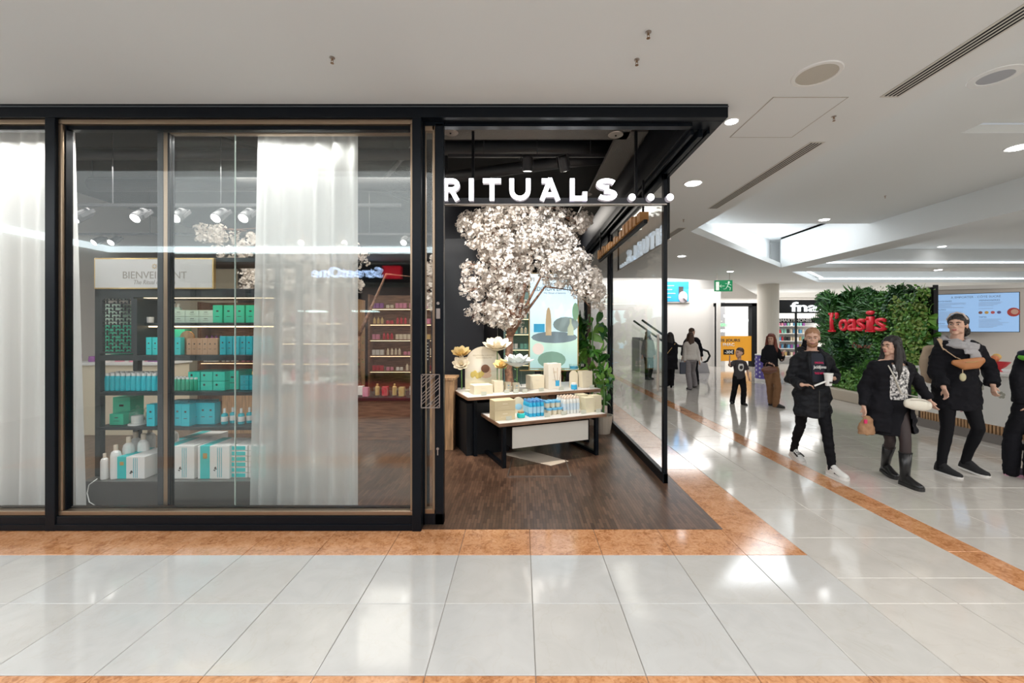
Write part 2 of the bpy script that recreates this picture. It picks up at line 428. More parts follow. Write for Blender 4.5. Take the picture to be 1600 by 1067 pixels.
# coffer walls above the lips
def wallseg(p, q, z0=3.5, z1=4.35, t=.1):
    p, q = Vector((*p, 0)), Vector((*q, 0)); d = (q-p).normalized(); n = Vector((-d.y, d.x, 0))*t
    return [(p.x, p.y), (q.x, q.y), (q.x+n.x, q.y+n.y), (p.x+n.x, p.y+n.y)], z0, z1
m = MB()
for p, q, z1 in (((2.9, 7.9), (2.9, -6), 4.3), ((7.3, 12.4), (2.9, 8.0), 4.3), ((27, 12.2), (7.6, 12.2), 4.3), ((27, 16.0), (11.2, 16.0), 4.3), ((11.2, 16), (8.3, 13.1), 4.3)):
    a, z0, z1 = wallseg(p, q, 3.5, z1); m.prism(a[::-1] if False else a, z0, z1)
m.bx(7.5, 7.62, -6, 12, 3.52, 4.3); m.bx(8.08, 8.2, -6, 12, 3.52, 4.3); m.bx(7.6, 27, 12.6, 12.7, 3.52, 4.3)
struct(m.build('ceiling_coffer_walls', ceilm))
m = MB(); m.bx(2.9, 5.1, -6, 8.95, 3.88, 3.98); m.bx(5.1, 7.55, 4.83, 8.95, 3.88, 3.98); m.bx(5.1, 7.55, -6, 4.83, 4.0, 4.05)
struct(m.build('ceiling_coffer', ceilm))
m = MB(); m.bx(8.1, 27, -6, 12.1, 3.95, 4.0); struct(m.build('ceiling_coffer_right', ceilm))
struct(MB().bx(1.5, 27, 8.0, 24, 4.25, 4.35).build('ceiling_upper', ceilm))
struct(MB().bx(7.5, 8.2, -6, 12, 4.2, 4.3).build('ceiling_beam_top', ceilm))
# cove light strips on the ledges
lamp = mat('cove_lamp', (1, 1, 1), .5, emis=(.86, .93, 1), es=3.5)
def strip(p, q, label):
    o = MB().bar((p[0], p[1], 3.545), (q[0], q[1], 3.545), .04).build('cove_lamp', lamp)
    tag(o, label, 'light')
strip((3.3, 8.15), (7.0, 11.85), 'cool white cove lamp strip along the diagonal ledge of the near ceiling coffer')
strip((3.0, 1.0), (3.0, 7.5), 'cool white cove lamp strip on the ledge running above the left edge of the coffer')
strip((8.6, 12.7+.2), (11.3, 15.6), 'cool white cove lamp strip along the diagonal ledge of the far coffer')
strip((11.4, 15.9), (24, 15.9), 'cool white cove lamp strip on the far ledge above the screen kiosk')
strip((8.4, 12.1), (24, 12.1), 'cool white cove lamp strip on the ledge of the grey ceiling coffer')
strip((7.55, -3), (7.55, 11.6), 'cool white cove lamp strip on top of the long ceiling beam')
# ------------------------------------------------ shop shell
struct(MB().bx(-9, 1.645, 3.5, 14.4, 4.35, 4.45).build('ceiling_shop', shopgrey))
struct(MB().bx(-9, 1.62, 14.3, 14.4, 0, 4.4).build('wall_shop_back', shopgrey))
struct(MB().bx(-9, -8.9, -6, 14.4, 0, 4.4).build('wall_left', white))
m = MB(); m.bx(1.50, 1.645, 3.5, 14.4, 3.39, 4.4); struct(m.build('wall_right_above_glass', shopblack))
m = MB(); m.bx(-9, 1.645, 3.36, 3.5, 3.39, 4.4); struct(m.build('wall_front_above_header', shopblack))
# far mall walls
m = MB(); m.bx(1.6, 8.55, 18.2, 18.4, 0, 4.3); struct(m.build('wall_far', white))
m = MB(); m.bx(8.45, 8.62, 17.95, 18.2, 0, 3.39); struct(m.build('trim_1', white))
struct(MB().bx(1.6, 27, 23.2, 23.4, 0, 4.3).build('wall_back', white))
struct(MB().bx(26.6, 26.8, -6, 24, 0, 4.3).build('wall_right', white))
struct(MB().bx(-9, 27, -6.0, -5.9, 0, 4.3).build('wall_behind', white))
# ------------------------------------------------ black header of the shop front
m = MB(); m.bx(-9, 1.645, 3.30, 3.36, 3.285, 3.392); m.bx(-9, 1.645, 3.36, 3.50, 3.285, 3.392)
hd = m.build('trim_2', black, bev=.004); struct(hd)
MB().bx(-9, 1.645, 3.292, 3.30, 3.365, 3.372).build('groove_strip', mat('grey_line', (.08, .09, .1), .3), hd)
MB().bx(-.75, 1.4, 3.40, 3.46, 3.262, 3.285).build('lower_rail', black, hd)
m = MB(); m.bx(1.40, 1.645, 3.50, 14.4, 3.285, 3.392); m.bx(1.43, 1.455, 3.5, 14.4, 3.24, 3.285); m.bx(1.49, 1.53, 3.5, 14.4, 3.22, 3.285); m.bx(1.57, 1.59, 3.5, 14.4, 3.25, 3.285)
sb = m.build('trim_3', black, bev=.003); struct(sb)
# ------------------------------------------------ windows
def X(px, d=3.3): return (px-814)/650*d
def window(name, xa, xb, divs=(), joints=()):
    t = sthing(name)
    MB().bx(xa, xb, 3.31, 3.42, .0, .112).build('sill_rail', black, t, bev=.003)
    MB().bx(xa, xb, 3.300, 3.345, .004, .052).build('kick_plate', black, t, bev=.003)
    br = MB()
    w_ = .028
    br.bx(xa, xb, 3.325, 3.40, .112, .150); br.bx(xa, xb, 3.325, 3.40, 3.245, 3.285)
    br.bx(xa, xa+.034, 3.325, 3.375, .15, 3.245); br.bx(xb-w_, xb, 3.325, 3.40, .15, 3.245)
    br.build('bronze_frame', bronze, t, bev=.006)
    ib = MB(); ib.bx(xa+.034, xa+.044, 3.345, 3.378, .15, 3.245); ib.bx(xa+.04, xb-w_, 3.36, 3.41, 3.215, 3.245); ib.bx(xb-w_-.008, xb-w_, 3.36, 3.41, .15, 3.245)
    ib.bx(xa+.04, xb-w_, 3.38, 3.41, .15, .162)
    ib.build('inner_gasket', black, t)
    g = MB().bx(xa+.03, xb-.02, 3.366, 3.378, .13, 3.27).build('glass_pane', glassw, t)
    return t
w1 = window('window_1', -7.8, X(70))
w2 = window('window_2', X(85), X(645))
def mull(x0, x1, name, y0=3.30, y1=3.44):
    o = MB().bx(x0, x1, y0, y1, 0, 3.285).build(name, black, bev=.005); struct(o)
mull(X(69.5), X(85.5), 'trim_4'); mull(X(644), X(658), 'trim_5', 3.295)
# inner sliding panel frame (black and bronze post at 250-268)
t = sthing('window_3')
MB().bx(X(249, 3.45), X(258, 3.45), 3.43, 3.49, .03, 3.28).build('stile', mat('post_grey', (.03, .035, .04), .3), t, bev=.003)
MB().bx(X(258, 3.45), X(265, 3.45), 3.43, 3.48, .03, 3.25).build('bronze_stile', bronze, t, bev=.006)
MB().bx(X(265, 3.45), X(268, 3.45), 3.43, 3.48, .03, 3.25).build('gasket', black, t)
m = MB(); m.bx(X(268, 3.45), X(648, 3.45), 3.43, 3.48, .06, .105); m.bx(X(268, 3.45), X(648, 3.45), 3.43, 3.48, 3.215, 3.25)
m.build('bronze_rail', bronze, t, bev=.005)
MB().bx(X(268, 3.45), X(366.5, 3.45), 3.45, 3.46, .1, 3.22).build('glass_pane', glassw, t)
MB().bx(X(367.5, 3.45), X(648, 3.45), 3.45, 3.46, .1, 3.22).build('glass_pane', glassw, t)
MB().bx(X(366.5, 3.45), X(367.5, 3.45), 3.449, 3.461, .1, 3.22).build('glass_joint', mat('pale_edge', (.5, .6, .55), .2), t)
# ------------------------------------------------ narrow door leaf
D = 3.37
dr = sthing('door_1')
x = lambda p: X(p, D)
m = MB(); m.bx(x(658), x(664), D, D+.06, .02, 3.27); m.bx(x(679.5), x(693), D, D+.06, .02, 3.27)
m.bx(x(658), x(693), D, D+.06, .02, .11); m.bx(x(658), x(693), D, D+.06, 3.25, 3.285)
m.build('door_frame', black, dr, bev=.004)
m = MB(); m.bx(x(664), x(665), D+.005, D+.045, .11, 3.25); m.bx(x(675.5), x(679.5), D-.003, D+.045, .14, 3.25); m.bx(x(664), x(679), D-.003, D+.045, .11, .15); m.bx(x(664), x(679), D-.003, D+.045, 3.21, 3.25)
m.build('bronze_bead', bronze, dr, bev=.004)
MB().bx(x(664.5), x(676.5), D+.02, D+.032, .14, 3.22).build('glass_pane', glassw, dr)
z = lambda py, d=D: 1.6-(py-515)/650*d
hp = MB(); zz0, zz1 = z(635), z(583); xa, xb = x(661), x(690)
for a, b, c, d in ((xa, xb, zz0, zz0+.006), (xa, xb, zz1-.006, zz1), (xa, xa+.006, zz0, zz1), (xb-.006, xb, zz0, zz1)): hp.bx(a, b, D-.075, D-.063, c, d)
cx, cz = (xa+xb)/2, (zz0+zz1)/2; hw, hh = (xb-xa)/2, (zz1-zz0)/2
for k in range(1, 5):
    f = k/5
    hp.bar((xa+.004, D-.069, cz+hh*(1-f)), (xa+hw*2*f, D-.069, zz1-.004), .005)
    hp.bar((xb-.004, D-.069, cz-hh*(1-f)), (xb-hw*2*f, D-.069, zz0+.004), .005)
    hp.bar((xa+.004, D-.069, cz-hh*(1-f)), (cx, D-.069, cz-hh*(1-f)+hh*.5), .005)
    hp.bar((xb-.004, D-.069, cz+hh*(1-f)), (cx, D-.069, cz+hh*(1-f)-hh*.5), .005)
hp.bar((cx, D-.069, zz0), (cx, D-.069, zz1), .004)
silv = mat('nickel', (.45, .4, .36), .3, .9)
h = hp.build('door_handle', silv, dr); h['label'] = 'nickel pull plate cut in a geometric lattice'
m = MB(); m.bar((cx, D, cz+.1), (cx, D-.066, cz+.1), .015); m.bar((cx, D, cz-.1), (cx, D-.066, cz-.1), .015); m.build('handle_post', silv, h)
m = MB(); m.bx(x(682), x(688), D-.012, D, z(498), z(482)); m.tube([(x(685), D-.02, z(474)), (x(685), D, z(474))], [.012, .012], 12); m.build('lock_plate', silv, dr)
m = MB(); m.tube([(x(684), D-.006, z(701)), (x(684), D, z(701))], [.011, .011], 12); m.bx(x(684)-.004, x(684)+.004, D-.006, D, z(711), z(702)); m.build('keyhole', silv, dr)
# keypad standing behind the door leaf
kp = thing('keypad', 'small black keypad with pale keys behind the narrow door leaf', 'keypad', (0, 0, 0))
MB().bx(X(662, 3.6), X(671.5, 3.6), 3.58, 3.61, z(570, 3.6), z(530, 3.6)).build('housing', matteb, kp, bev=.003)
for i in range(6):
    for j in range(2): MB().bx(X(664.5+j*4, 3.6), X(666+j*4, 3.6), 3.575, 3.58, z(562-i*5, 3.6), z(560-i*5, 3.6)).build('key', wcard, kp)
MB().bx(X(664, 3.6), X(670, 3.6), 3.61, 3.64, 0, z(535, 3.6)).build('post', matteb, kp)
# ------------------------------------------------ side glass wall along the concourse
GX = 1.506
sg = sthing('window_4')
def side_panel(y0, y1, t, base=True):
    MB().bx(GX-.02, GX+.02, y0, y0+.065, .0, 3.26).build('post', black, t, bev=.004)
    MB().bx(GX-.02, GX+.02, y1-.06, y1, .0, 3.26).build('post', black, t, bev=.004)
    MB().bx(GX-.025, GX+.025, y0, y1, .0, .10).build('bottom_rail', black, t, bev=.004)
    MB().bx(GX-.02, GX+.02, y0, y1, 3.16, 3.24).build('top_rail', black, t, bev=.004)
    MB().bx(GX-.005, GX+.005, y0+.05, y1-.05, .09, 3.17).build('glass_pane', glasss, t)
    MB().bx(GX-.012, GX-.005, y0+.065, y0+.085, .10, 3.16).build('glass_bead', mat('pale_edge'), t)
side_panel(4.33, 6.95, sg)
pull = MB(); pull.bar((GX-.05, 4.42, .95), (GX-.05, 4.42, 1.55), .02); pull.bar((GX-.05, 4.42, 1.0), (GX, 4.42, 1.0), .012); pull.bar((GX-.05, 4.42, 1.5), (GX, 4.42, 1.5), .012)
pull.build('pull_bar', silv, sg)
s2 = sthing('window_5'); side_panel(7.1, 9.6, s2)
s3 = sthing('window_6'); side_panel(9.75, 13.9, s3)
# shelf ledge rail seen on the side glass
# ------------------------------------------------ illuminated sign on its hung bar
lit = mat('sign_face', (1, 1, 1), .4, emis=(.95, .96, 1), es=3.2)
sidem = mat('sign_return', (.75, .72, .70), .4, emis=(.8, .78, 1), es=.15)
SD = 4.2
sign = thing('shop_sign', 'white illuminated letter sign ending in three dots on a black hanging bar', 'sign', (0, 0, 0))
sx = lambda p: (p-814)/650*SD
szz = lambda p: 1.6-(p-515)/650*SD
MB().bx(sx(693), sx(1043), SD+.02, SD+.07, szz(318), szz(308)).build('bar', mat('dark_grey_bar', (.05, .052, .06), .5), sign, bev=.002)
MB().bx(sx(693), sx(1043), SD+.015, SD+.07, szz(319), szz(317.4)).build('bar_edge', silv, sign)
for p in (738.5, 995.5): MB().bx(sx(p-2), sx(p+2), SD+.03, SD+.06, szz(310), 3.62).build('rod', matteb, sign)
def ribbon(mb, pts, s, y0, y1):
    pts = [p for i, p in enumerate(pts) if i == 0 or math.hypot(p[0]-pts[i-1][0], p[1]-pts[i-1][1]) > 1e-4]
    n = len(pts); L = []; Rr = []
    for i in range(n):
        p = Vector((*pts[i], 0)); a = Vector((*pts[max(i-1, 0)], 0)); c = Vector((*pts[min(i+1, n-1)], 0))
        d1 = (p-a).normalized() if i else (c-p).normalized(); d2 = (c-p).normalized() if i < n-1 else d1
        t = (d1+d2).normalized(); nn = Vector((-t.y, t.x, 0)); k = s/2/max(.5, nn.dot(Vector((-d1.y, d1.x, 0))))
        L.append(p+nn*k); Rr.append(p-nn*k)
    for i in range(n-1):
        q = [L[i], L[i+1], Rr[i+1], Rr[i]]
        mb.add([(v.x, y0, v.y) for v in q]+[(v.x, y1, v.y) for v in q], [(0, 1, 2, 3), (7, 6, 5, 4), (0, 4, 5, 1), (1, 5, 6, 2), (2, 6, 7, 3), (3, 7, 4, 0)])
def arc(cx, cy, rx, ry, a0, a1, n=10): return [(cx+rx*math.cos(R(a0+(a1-a0)*i/n)), cy+ry*math.sin(R(a0+(a1-a0)*i/n))) for i in range(n+1)]
LET = {'R': lambda w, h, s: [[(s/2, 0), (s/2, h)], [(s/2, h-s/2), (w*.55, h-s/2)]+arc(w*.55, h*.5+h*.25-s/4, w*.45-s/2, h*.25-s/4, 90, -90)+[(s/2, h*.5)], [(w*.5, h*.5), (w-s/2, 0)]],
 'I': lambda w, h, s: [[(w/2, 0), (w/2, h)]],
 'T': lambda w, h, s: [[(w/2, 0), (w/2, h)], [(0, h-s/2), (w, h-s/2)]],
 'U': lambda w, h, s: [[(s/2, h), (s/2, w/2)]+arc(w/2, w/2, w/2-s/2, w/2-s/2, 180, 360)+[(w-s/2, h)]],
 'A': lambda w, h, s: [[(s*.45, 0), (w*.52, h)], [(w*.48, h), (w-s*.45, 0)], [(w*.2, h*.27), (w*.8, h*.27)], [(w*.1, h-s/2), (w*.55, h-s/2)]],
 'L': lambda w, h, s: [[(s/2, h), (s/2, 0)], [(0, s/2), (w, s/2)], [(w-s*.4, 0), (w-s*.4, h*.4)]],
 'S': lambda w, h, s: [arc(w/2, h*.74, w/2-s/2, h*.26-s/2, 25, 270, 14)+arc(w/2, h*.26, w/2-s/2, h*.26-s/2, 90, -155, 14)]}
for ch, a, b in (('R', 693, 719), ('I', 733, 741), ('T', 755, 783), ('U', 796, 829), ('A', 843, 875), ('L', 890, 916), ('S', 931, 963)):
    w_, h_ = sx(b)-sx(a), .222
    mb, fc = MB(), MB()
    for st in LET[ch](w_, h_, .047): ribbon(mb, st, .047, 0, .05); ribbon(fc, st, .044, -.004, 0)
    l = mb.build('letter', sidem, sign, (sx(a), SD-.035, szz(315)))
    fc.build('lit_face', lit, l)
for p in (986, 1015, 1045):
    c = Vector((sx(p), SD, szz(310)))
    d_ = MB().tube([c+Vector((0, .02, 0)), c+Vector((0, -.04, 0))], [.036, .036], 20).build('dot', sidem, sign)
    MB().tube([c+Vector((0, -.04, 0)), c+Vector((0, -.044, 0))], [.034, .034], 20).build('lit_face', lit, d_)
# ------------------------------------------------ ceiling fittings
def onceil(px, py, z=3.39): return F2(px, py, z)
def F2(px, py, z):
    d = (z-1.6)*650/(515-py)
    return Vector(((px-814)/650*d, d, z))
dl = mat('downlight_glow', (1, 1, 1), .4, emis=(1, 1, 1), es=14)
DOWN = [(1083, 286, 3.39, .085, 'round recessed downlight in the pale ceiling above the lit sign dots'),
        (1143, 189, 3.39, .045, 'small recessed downlight at the outer corner of the black header'),
        (1065, 400, 3.39, .085, 'recessed downlight in the low ceiling above the blue poster wall'),
        (1141, 424, 3.39, .085, 'recessed downlight just above the green exit sign'),
        (1288, 343, 3.88, .085, 'recessed downlight in the raised coffer before the bright cove'),
        (1591, 230, 3.88, .10, 'large recessed downlight near the right border of the coffer'),
        (1472, 385, 3.95, .085, 'recessed downlight in the grey coffer above the long beam'),
        (1466, 421.5, 3.39, .085, 'recessed downlight in the low ceiling above the plant wall')]
for px, py, zc, r, lab in DOWN:
    c = F2(px, py, zc)
    t = thing('downlight', lab, 'downlight', c, 0, 'recessed downlights')
    MB().lathe((0, 0, 0), [(r*1.0, -.004), (r*1.25, -.008), (r*1.3, -.001), (r*1.3, .0)], 24).build('trim_ring', mat('ring_white', (.8, .8, .78), .4), t)
    MB().lathe((0, 0, 0), [(r*.98, -.012), (r*.5, -.016), (.005, -.018)], 24).build('diffuser', dl, t)
def sprinkler(px, py, zc, lab):
    c = F2(px, py, zc)
    t = thing('sprinkler', lab, 'sprinkler', c, 0, 'ceiling sprinklers')
    br = mat('dull_brass', (.32, .2, .12), .35, .8)
    t.scale = (.6, .6, .6)
    MB().lathe((0, 0, 0), [(.03, 0), (.03, -.006), (.012, -.012)], 14).build('rose', silv, t)
    m = MB(); m.tube([(0, 0, -.01), (0, 0, -.03)], [.01, .007], 8); m.bar((-.012, 0, -.028), (-.008, 0, -.06), .004); m.bar((.012, 0, -.028), (.008, 0, -.06), .004); m.bar((-.013, 0, -.029), (.013, 0, -.029), .005)
    m.build('body', br, t)
    MB().lathe((0, 0, -.062), [(.019, 0), (.019, -.002), (.004, -.004)], 12).build('deflector', br, t)
for a in ((519, 90, 3.39, 'brass sprinkler in the ceiling above the sheer curtain window'), (995, 93, 3.39, 'brass sprinkler in the ceiling above the end of the sign'),
          (1013, 50, 3.39, 'white sprinkler nearest the top of the picture'), (1303, 182, 3.39, 'sprinkler beside the ceiling access panel'),
          (1383, 306, 3.88, 'sprinkler in the raised coffer'), (1068, 343, 3.39, 'sprinkler beyond the end of the long air slot')): sprinkler(*a)
sp_ = thing('ceiling_speaker', 'round flush ceiling speaker with a beige mesh grille beside the access panel', 'speaker', F2(1276, 116, 3.39))
MB().lathe((0, 0, 0), [(.125, -.002), (.128, -.008), (.15, -.007), (.155, 0)], 32).build('rim', mat('ring_white'), sp_)
MB().lathe((0, 0, 0), [(.126, -.004), (.05, -.007), (.003, -.008)], 32).build('grille', mat('beige_mesh', (.56, .53, .46), .8, bump=.5, bscale=300), sp_)
sp2 = thing('ceiling_speaker', 'round ceiling vent with grey centre in the raised coffer at the right', 'vent', F2(1555, 120, 3.88))
MB().lathe((0, 0, 0), [(.12, -.002), (.125, -.01), (.18, -.006), (.185, 0)], 32).build('rim', mat('ring_white'), sp2)
MB().lathe((0, 0, 0), [(.12, -.004), (.003, -.006)], 32).build('grille', mat('grey_mesh', (.42, .43, .46), .7), sp2)
def vent(y0, y1, lab):
    t = thing('air_slot', lab, 'air vent', (0, 0, 0), 0, 'linear ceiling air slots')
    MB().bx(2.76, 2.90, y0, y1, 3.385, 3.391).build('frame', mat('vent_frame', (.62, .6, .55), .6), t)
    for x_ in (2.778, 2.808, 2.838, 2.868): MB().bx(x_, x_+.014, y0+.02, y1-.02, 3.3835, 3.3852).build('slot', matteb, t)
vent(1.2, 3.2, 'long three-slot ceiling air vent at the upper right corner of the picture')
vent(3.96, 6.15, 'long ceiling air vent between the access panel and the bright cove')
vent(7.3, 8.9, 'far short ceiling air vent beyond the black side post')
ap = [F2(1202, 152, 3.39), F2(1322, 156, 3.39), F2(1243, 215, 3.39), F2(1139, 211, 3.39)]
y0, y1, x0, x1 = 3.2, 3.87, 1.94, 2.52
t = thing('access_panel', 'square flush access panel in the ceiling beside the header corner', 'ceiling panel')
m = MB()
for a in ((x0, x1, y0, y0+.006), (x0, x1, y1-.006, y1), (x0, x0+.006, y0, y1), (x1-.006, x1, y0, y1)): m.bx(*a, 3.386, 3.391)
m.build('joint', mat('joint_grey', (.5, .47, .42), .8), t)
MB().bx(x0+.008, x1-.008, y0+.008, y1-.008, 3.3865, 3.3905).build('panel', ceilm, t)
# =================================================================== SHOP INTERIOR
ORD = ('first second third fourth fifth sixth seventh eighth ninth tenth eleventh twelfth thirteenth fourteenth fifteenth sixteenth seventeenth eighteenth nineteenth twentieth'.split()+['twenty-'+q for q in 'first second third fourth fifth sixth seventh eighth ninth'.split()]+['thirtieth'])
# ------------------------------------------------ curtains
sheer = sheer_mat('sheer_voile', (.78, .78, .76), .05)
sheer2 = sheer_mat('sheer_voile_thin', (.78, .79, .78), .30)
def curtain(xa0, xb0, xa1, xb1, y, z0, z1, m, label, folds, seed):
    rr = random.Random(seed); mb = MB(); n = folds*8; k = 14
    ph = [rr.uniform(.6, 1.4) for _ in range(folds+2)]
    vs = []
    for j in range(k+1):
        t = j/k; z = z0+(z1-z0)*t; tt = 1-t
        a = xa0*(1-tt)+xa1*tt; b = xb0*(1-tt)+xb1*tt
        for i in range(n+1):
            u = i/n; f = u*folds; am = .035*ph[int(f)]*(1+.4*tt)
            x_ = a+(b-a)*(u+.006*math.sin(f*2.1+seed)); yy = y+am*math.sin(2*PI*f)*(.8+.3*math.sin(3*t+f))+.012*math.sin(5*f)
            vs.append((x_, yy, z))
    fs = [(j*(n+1)+i, j*(n+1)+i+1, (j+1)*(n+1)+i+1, (j+1)*(n+1)+i) for j in range(k) for i in range(n)]
    mb.add(vs, fs)
    o = mb.build('curtain', m, smooth=True); tag(o, label, 'curtain', 'sheer window curtains'); return o
dd = 3.66
cx_ = lambda p: (p-814)/650*dd
curtain(cx_(-420), cx_(74), cx_(-420), cx_(74), dd, .02, 3.36, sheer, 'wide sheer white curtain filling the leftmost shop window', 17, 1)
curtain(cx_(66), cx_(116), cx_(66), cx_(134), dd, .01, 3.36, sheer, 'narrow sheer white curtain beside the left mullion of the large window', 3, 5)
curtain(cx_(403), cx_(560), cx_(390), cx_(560), dd, .02, 3.345, sheer2, 'sheer white curtain hanging at the middle of the large window', 6, 3)
rod = MB().tube([(-7.5, dd, 3.375), (-1.0, dd, 3.375)], [.012, .012], 8).build('curtain_rail', black); tag(rod, 'thin black curtain rail behind the top of the shop windows', 'curtain rail')
# ------------------------------------------------ display shelf unit
DS = 3.86
sX = lambda p, d=DS: (p-814)/650*d
sZ = lambda p, d=DS: 1.6-(p-515)/650*d
dm = mat('shelf_black', (.012, .02, .022), .4)
U = thing('display_shelf', 'tall black open display shelf with a lattice panel behind the large window', 'shelf')
xl, xr = sX(148), sX(436)
PD = 3.74
pz = 1.6-(752-515)/650*PD
MB().bx(xl, xl+.05, DS, DS+.05, pz+.001, sZ(402)).build('upright', dm, U, bev=.003)
MB().bx(xr-.05, xr, DS, DS+.05, pz+.001, sZ(402)).build('upright', dm, U, bev=.003)
MB().bx(xl, xl+.05, DS+.38, DS+.43, pz+.001, sZ(402)).build('upright', dm, U); MB().bx(xr-.05, xr, DS+.38, DS+.43, pz+.001, sZ(402)).build('upright', dm, U)
SH = {}
for py, th in ((669, .03), (614, .035), (557, .05), (453, .08)):
    zt = sZ(py-2); SH[py] = zt
    MB().bx(xl, xr, DS, DS+.43, zt-th, zt).build('shelf', dm, U, bev=.003)
MB().bx(xl, xr, DS+.02, DS+.43, sZ(402)-.04, sZ(402)).build('top_rail', dm, U)
z5 = sZ(504)
MB().bx(sX(212), xr, DS+.08, DS+.43, z5-.03, z5).build('shelf', dm, U)
MB().bx(sX(208), sX(214), DS, DS+.43, SH[557], sZ(453)-.08).build('divider', dm, U)
MB().bx(xl+.05, sX(210), DS+.001, DS+.02, sZ(463), sZ(459)).build('gold_line', gold, U)
warm = mat('shelf_lamp', (1, 1, 1), .4, emis=(1, .75, .42), es=3)
MB().bx(sX(217), xr-.06, DS+.05, DS+.09, sZ(465), sZ(462)).build('light_strip', warm, U)
MB().bx(sX(217), xr-.06, DS+.1, DS+.14, z5-.042, z5-.03).build('light_strip', warm, U)
# lattice panel
m = MB(); a, b, c, d = sX(160), sX(205), sZ(552), sZ(464)
for q in ((a-.03, a, c, d), (b, b+.02, c, d), (a, b, c, c+.015), (a, b, d-.015, d)): m.bx(q[0], q[1], DS, DS+.015, q[2], q[3])
nx, nz = 8, 16; gx, gz = (b-a)/nx, (d-c)/nz
rr = random.Random(3)
for i in range(nx):
    for j in range(nz):
        x_, z_ = a+i*gx, c+j*gz
        q = (i//2+j//2) % 4; e = (i % 2, j % 2)
        if not (q == 0 and e == (0, 0)): m.bx(x_, x_+gx*.28, DS+.002, DS+.012, z_, z_+gz*(.62 if (i+j) % 3 else 1))
        if not (q == 2 and e == (1, 0)): m.bx(x_, x_+gx*(.62 if (i+2*j) % 3 else 1), DS+.002, DS+.012, z_, z_+gz*.26)
m.build('lattice', dm, U)
# base platform
PD = 3.74
pz = 1.6-(752-515)/650*PD
bp = MB().bx(xl-.01, (440-814)/650*PD, PD, PD+.62, .0, pz).build('display_plinth', mat('plinth_grey', (.10, .095, .09), .35), bev=.003)
tag(bp, 'low dark grey display plinth standing on the floor under the shelf', 'plinth')
# header sign board
sb_ = thing('sign_board', 'white gold-edged board lettered BIENVEILLANT on top of the shelf', 'sign')
a, b, c, d = sX(153), sX(338), sZ(452), sZ(404)
MB().bx(a, b, DS-.035, DS-.005, c, d).build('frame', gold, sb_, bev=.002)
MB().bx(a+.012, b-.012, DS-.037, DS-.034, c+.012, d-.012).build('panel', mat('backlit_white', (.58, .58, .57), .5), sb_)
grey = mat('grey_ink', (.3, .28, .25), .5)
text('lettering', 'BIENVEILLANT', grey, sb_, sX(198), sX(297), sZ(436), sZ(425), DS-.0375, .001)
text('lettering', 'The Ritual of Karma', grey, sb_, sX(214), sX(279), sZ(445), sZ(438), DS-.0375, .001, shear=.2)
m = MB()
for k in range(8):
    m.box((sX(247)+.018*math.cos(k*PI/4), DS-.038, sZ(417)+.018*math.sin(k*PI/4)), (.012, .002, .006), Matrix.Rotation(-k*PI/4, 3, 'Y'))
m.build('emblem', gold, sb_)
# ---- product prototypes
def card_box(name, w, d, h, mt, band=None, bw=.3, face=None):
    def make(loc, rz, label, group, cat='box'):
        t = thing(name, label, cat, loc, rz, group)
        MB().bx(-w/2, w/2, -d/2, d/2, 0, h).build('carton', mt, t, bev=.002)
        if band: MB().bx(-w/2+w*.05, -w/2+w*(.05+bw), -d/2-.0012, d/2+.0012, -0.0+.001, h+.0012).build('printed_band', band, t)
        if face: MB().lathe((w*.22 if band else 0, 0, 0), [(.008, 0), (.0, .002)], 8).mesh
        MB().bx(-w*.12, w*.12, -d/2-.0016, -d/2, h*.62, h*.70).build('print', face or ink, t); MB().bx(-w*.2, w*.2, -d/2-.0016, -d/2, h*.34, h*.37).build('print_line', face or ink, t)
        return t
    return make
def run(make, pts, labels, group, rz=0., jit=0.):
    """first copy is built, the rest are duplicated"""
    first = None
    for i, p in enumerate(pts):
        lab = labels if isinstance(labels, str) else labels[i]
        r_ = rz+rnd.uniform(-jit, jit)
        if first is None: first = make(p, r_, lab, group)
        else: dup(first, p, r_, lab)
    return first
def bottle(name, r, h, mt, capm, cr=.5, ch=.18, label_m=None, cat='bottle'):
    def make(loc, rz, label, group):
        t = thing(name, label, cat, loc, rz, group)
        hb = h*(1-ch)
        MB().lathe((0, 0, 0), [(r*.92, 0), (r, .006), (r, hb*.82), (r*.85, hb*.93), (r*cr*.9, hb)], 14).build('body', mt, t, smooth=False)
        MB().lathe((0, 0, 0), [(r*cr, hb), (r*cr, h-.006), (r*cr*.85, h)], 12).build('cap', capm, t)
        if label_m: MB().lathe((0, 0, 0), [(r+.001, hb*.25), (r+.001, hb*.7)], 14).build('label', label_m, t)
        return t
    return make
wplast = mat('white_plastic', (.8, .8, .78), .3)
tealm = mat('teal_aluminium', (.01, .50, .60), .35, .1)
greenm = mat('green_aluminium', (.03, .45, .28), .3, .3)
pals = mat('pale_label', (.55, .75, .72), .5)
def S3(px, zt, d): return Vector(((px-814)/650*d, d, zt))
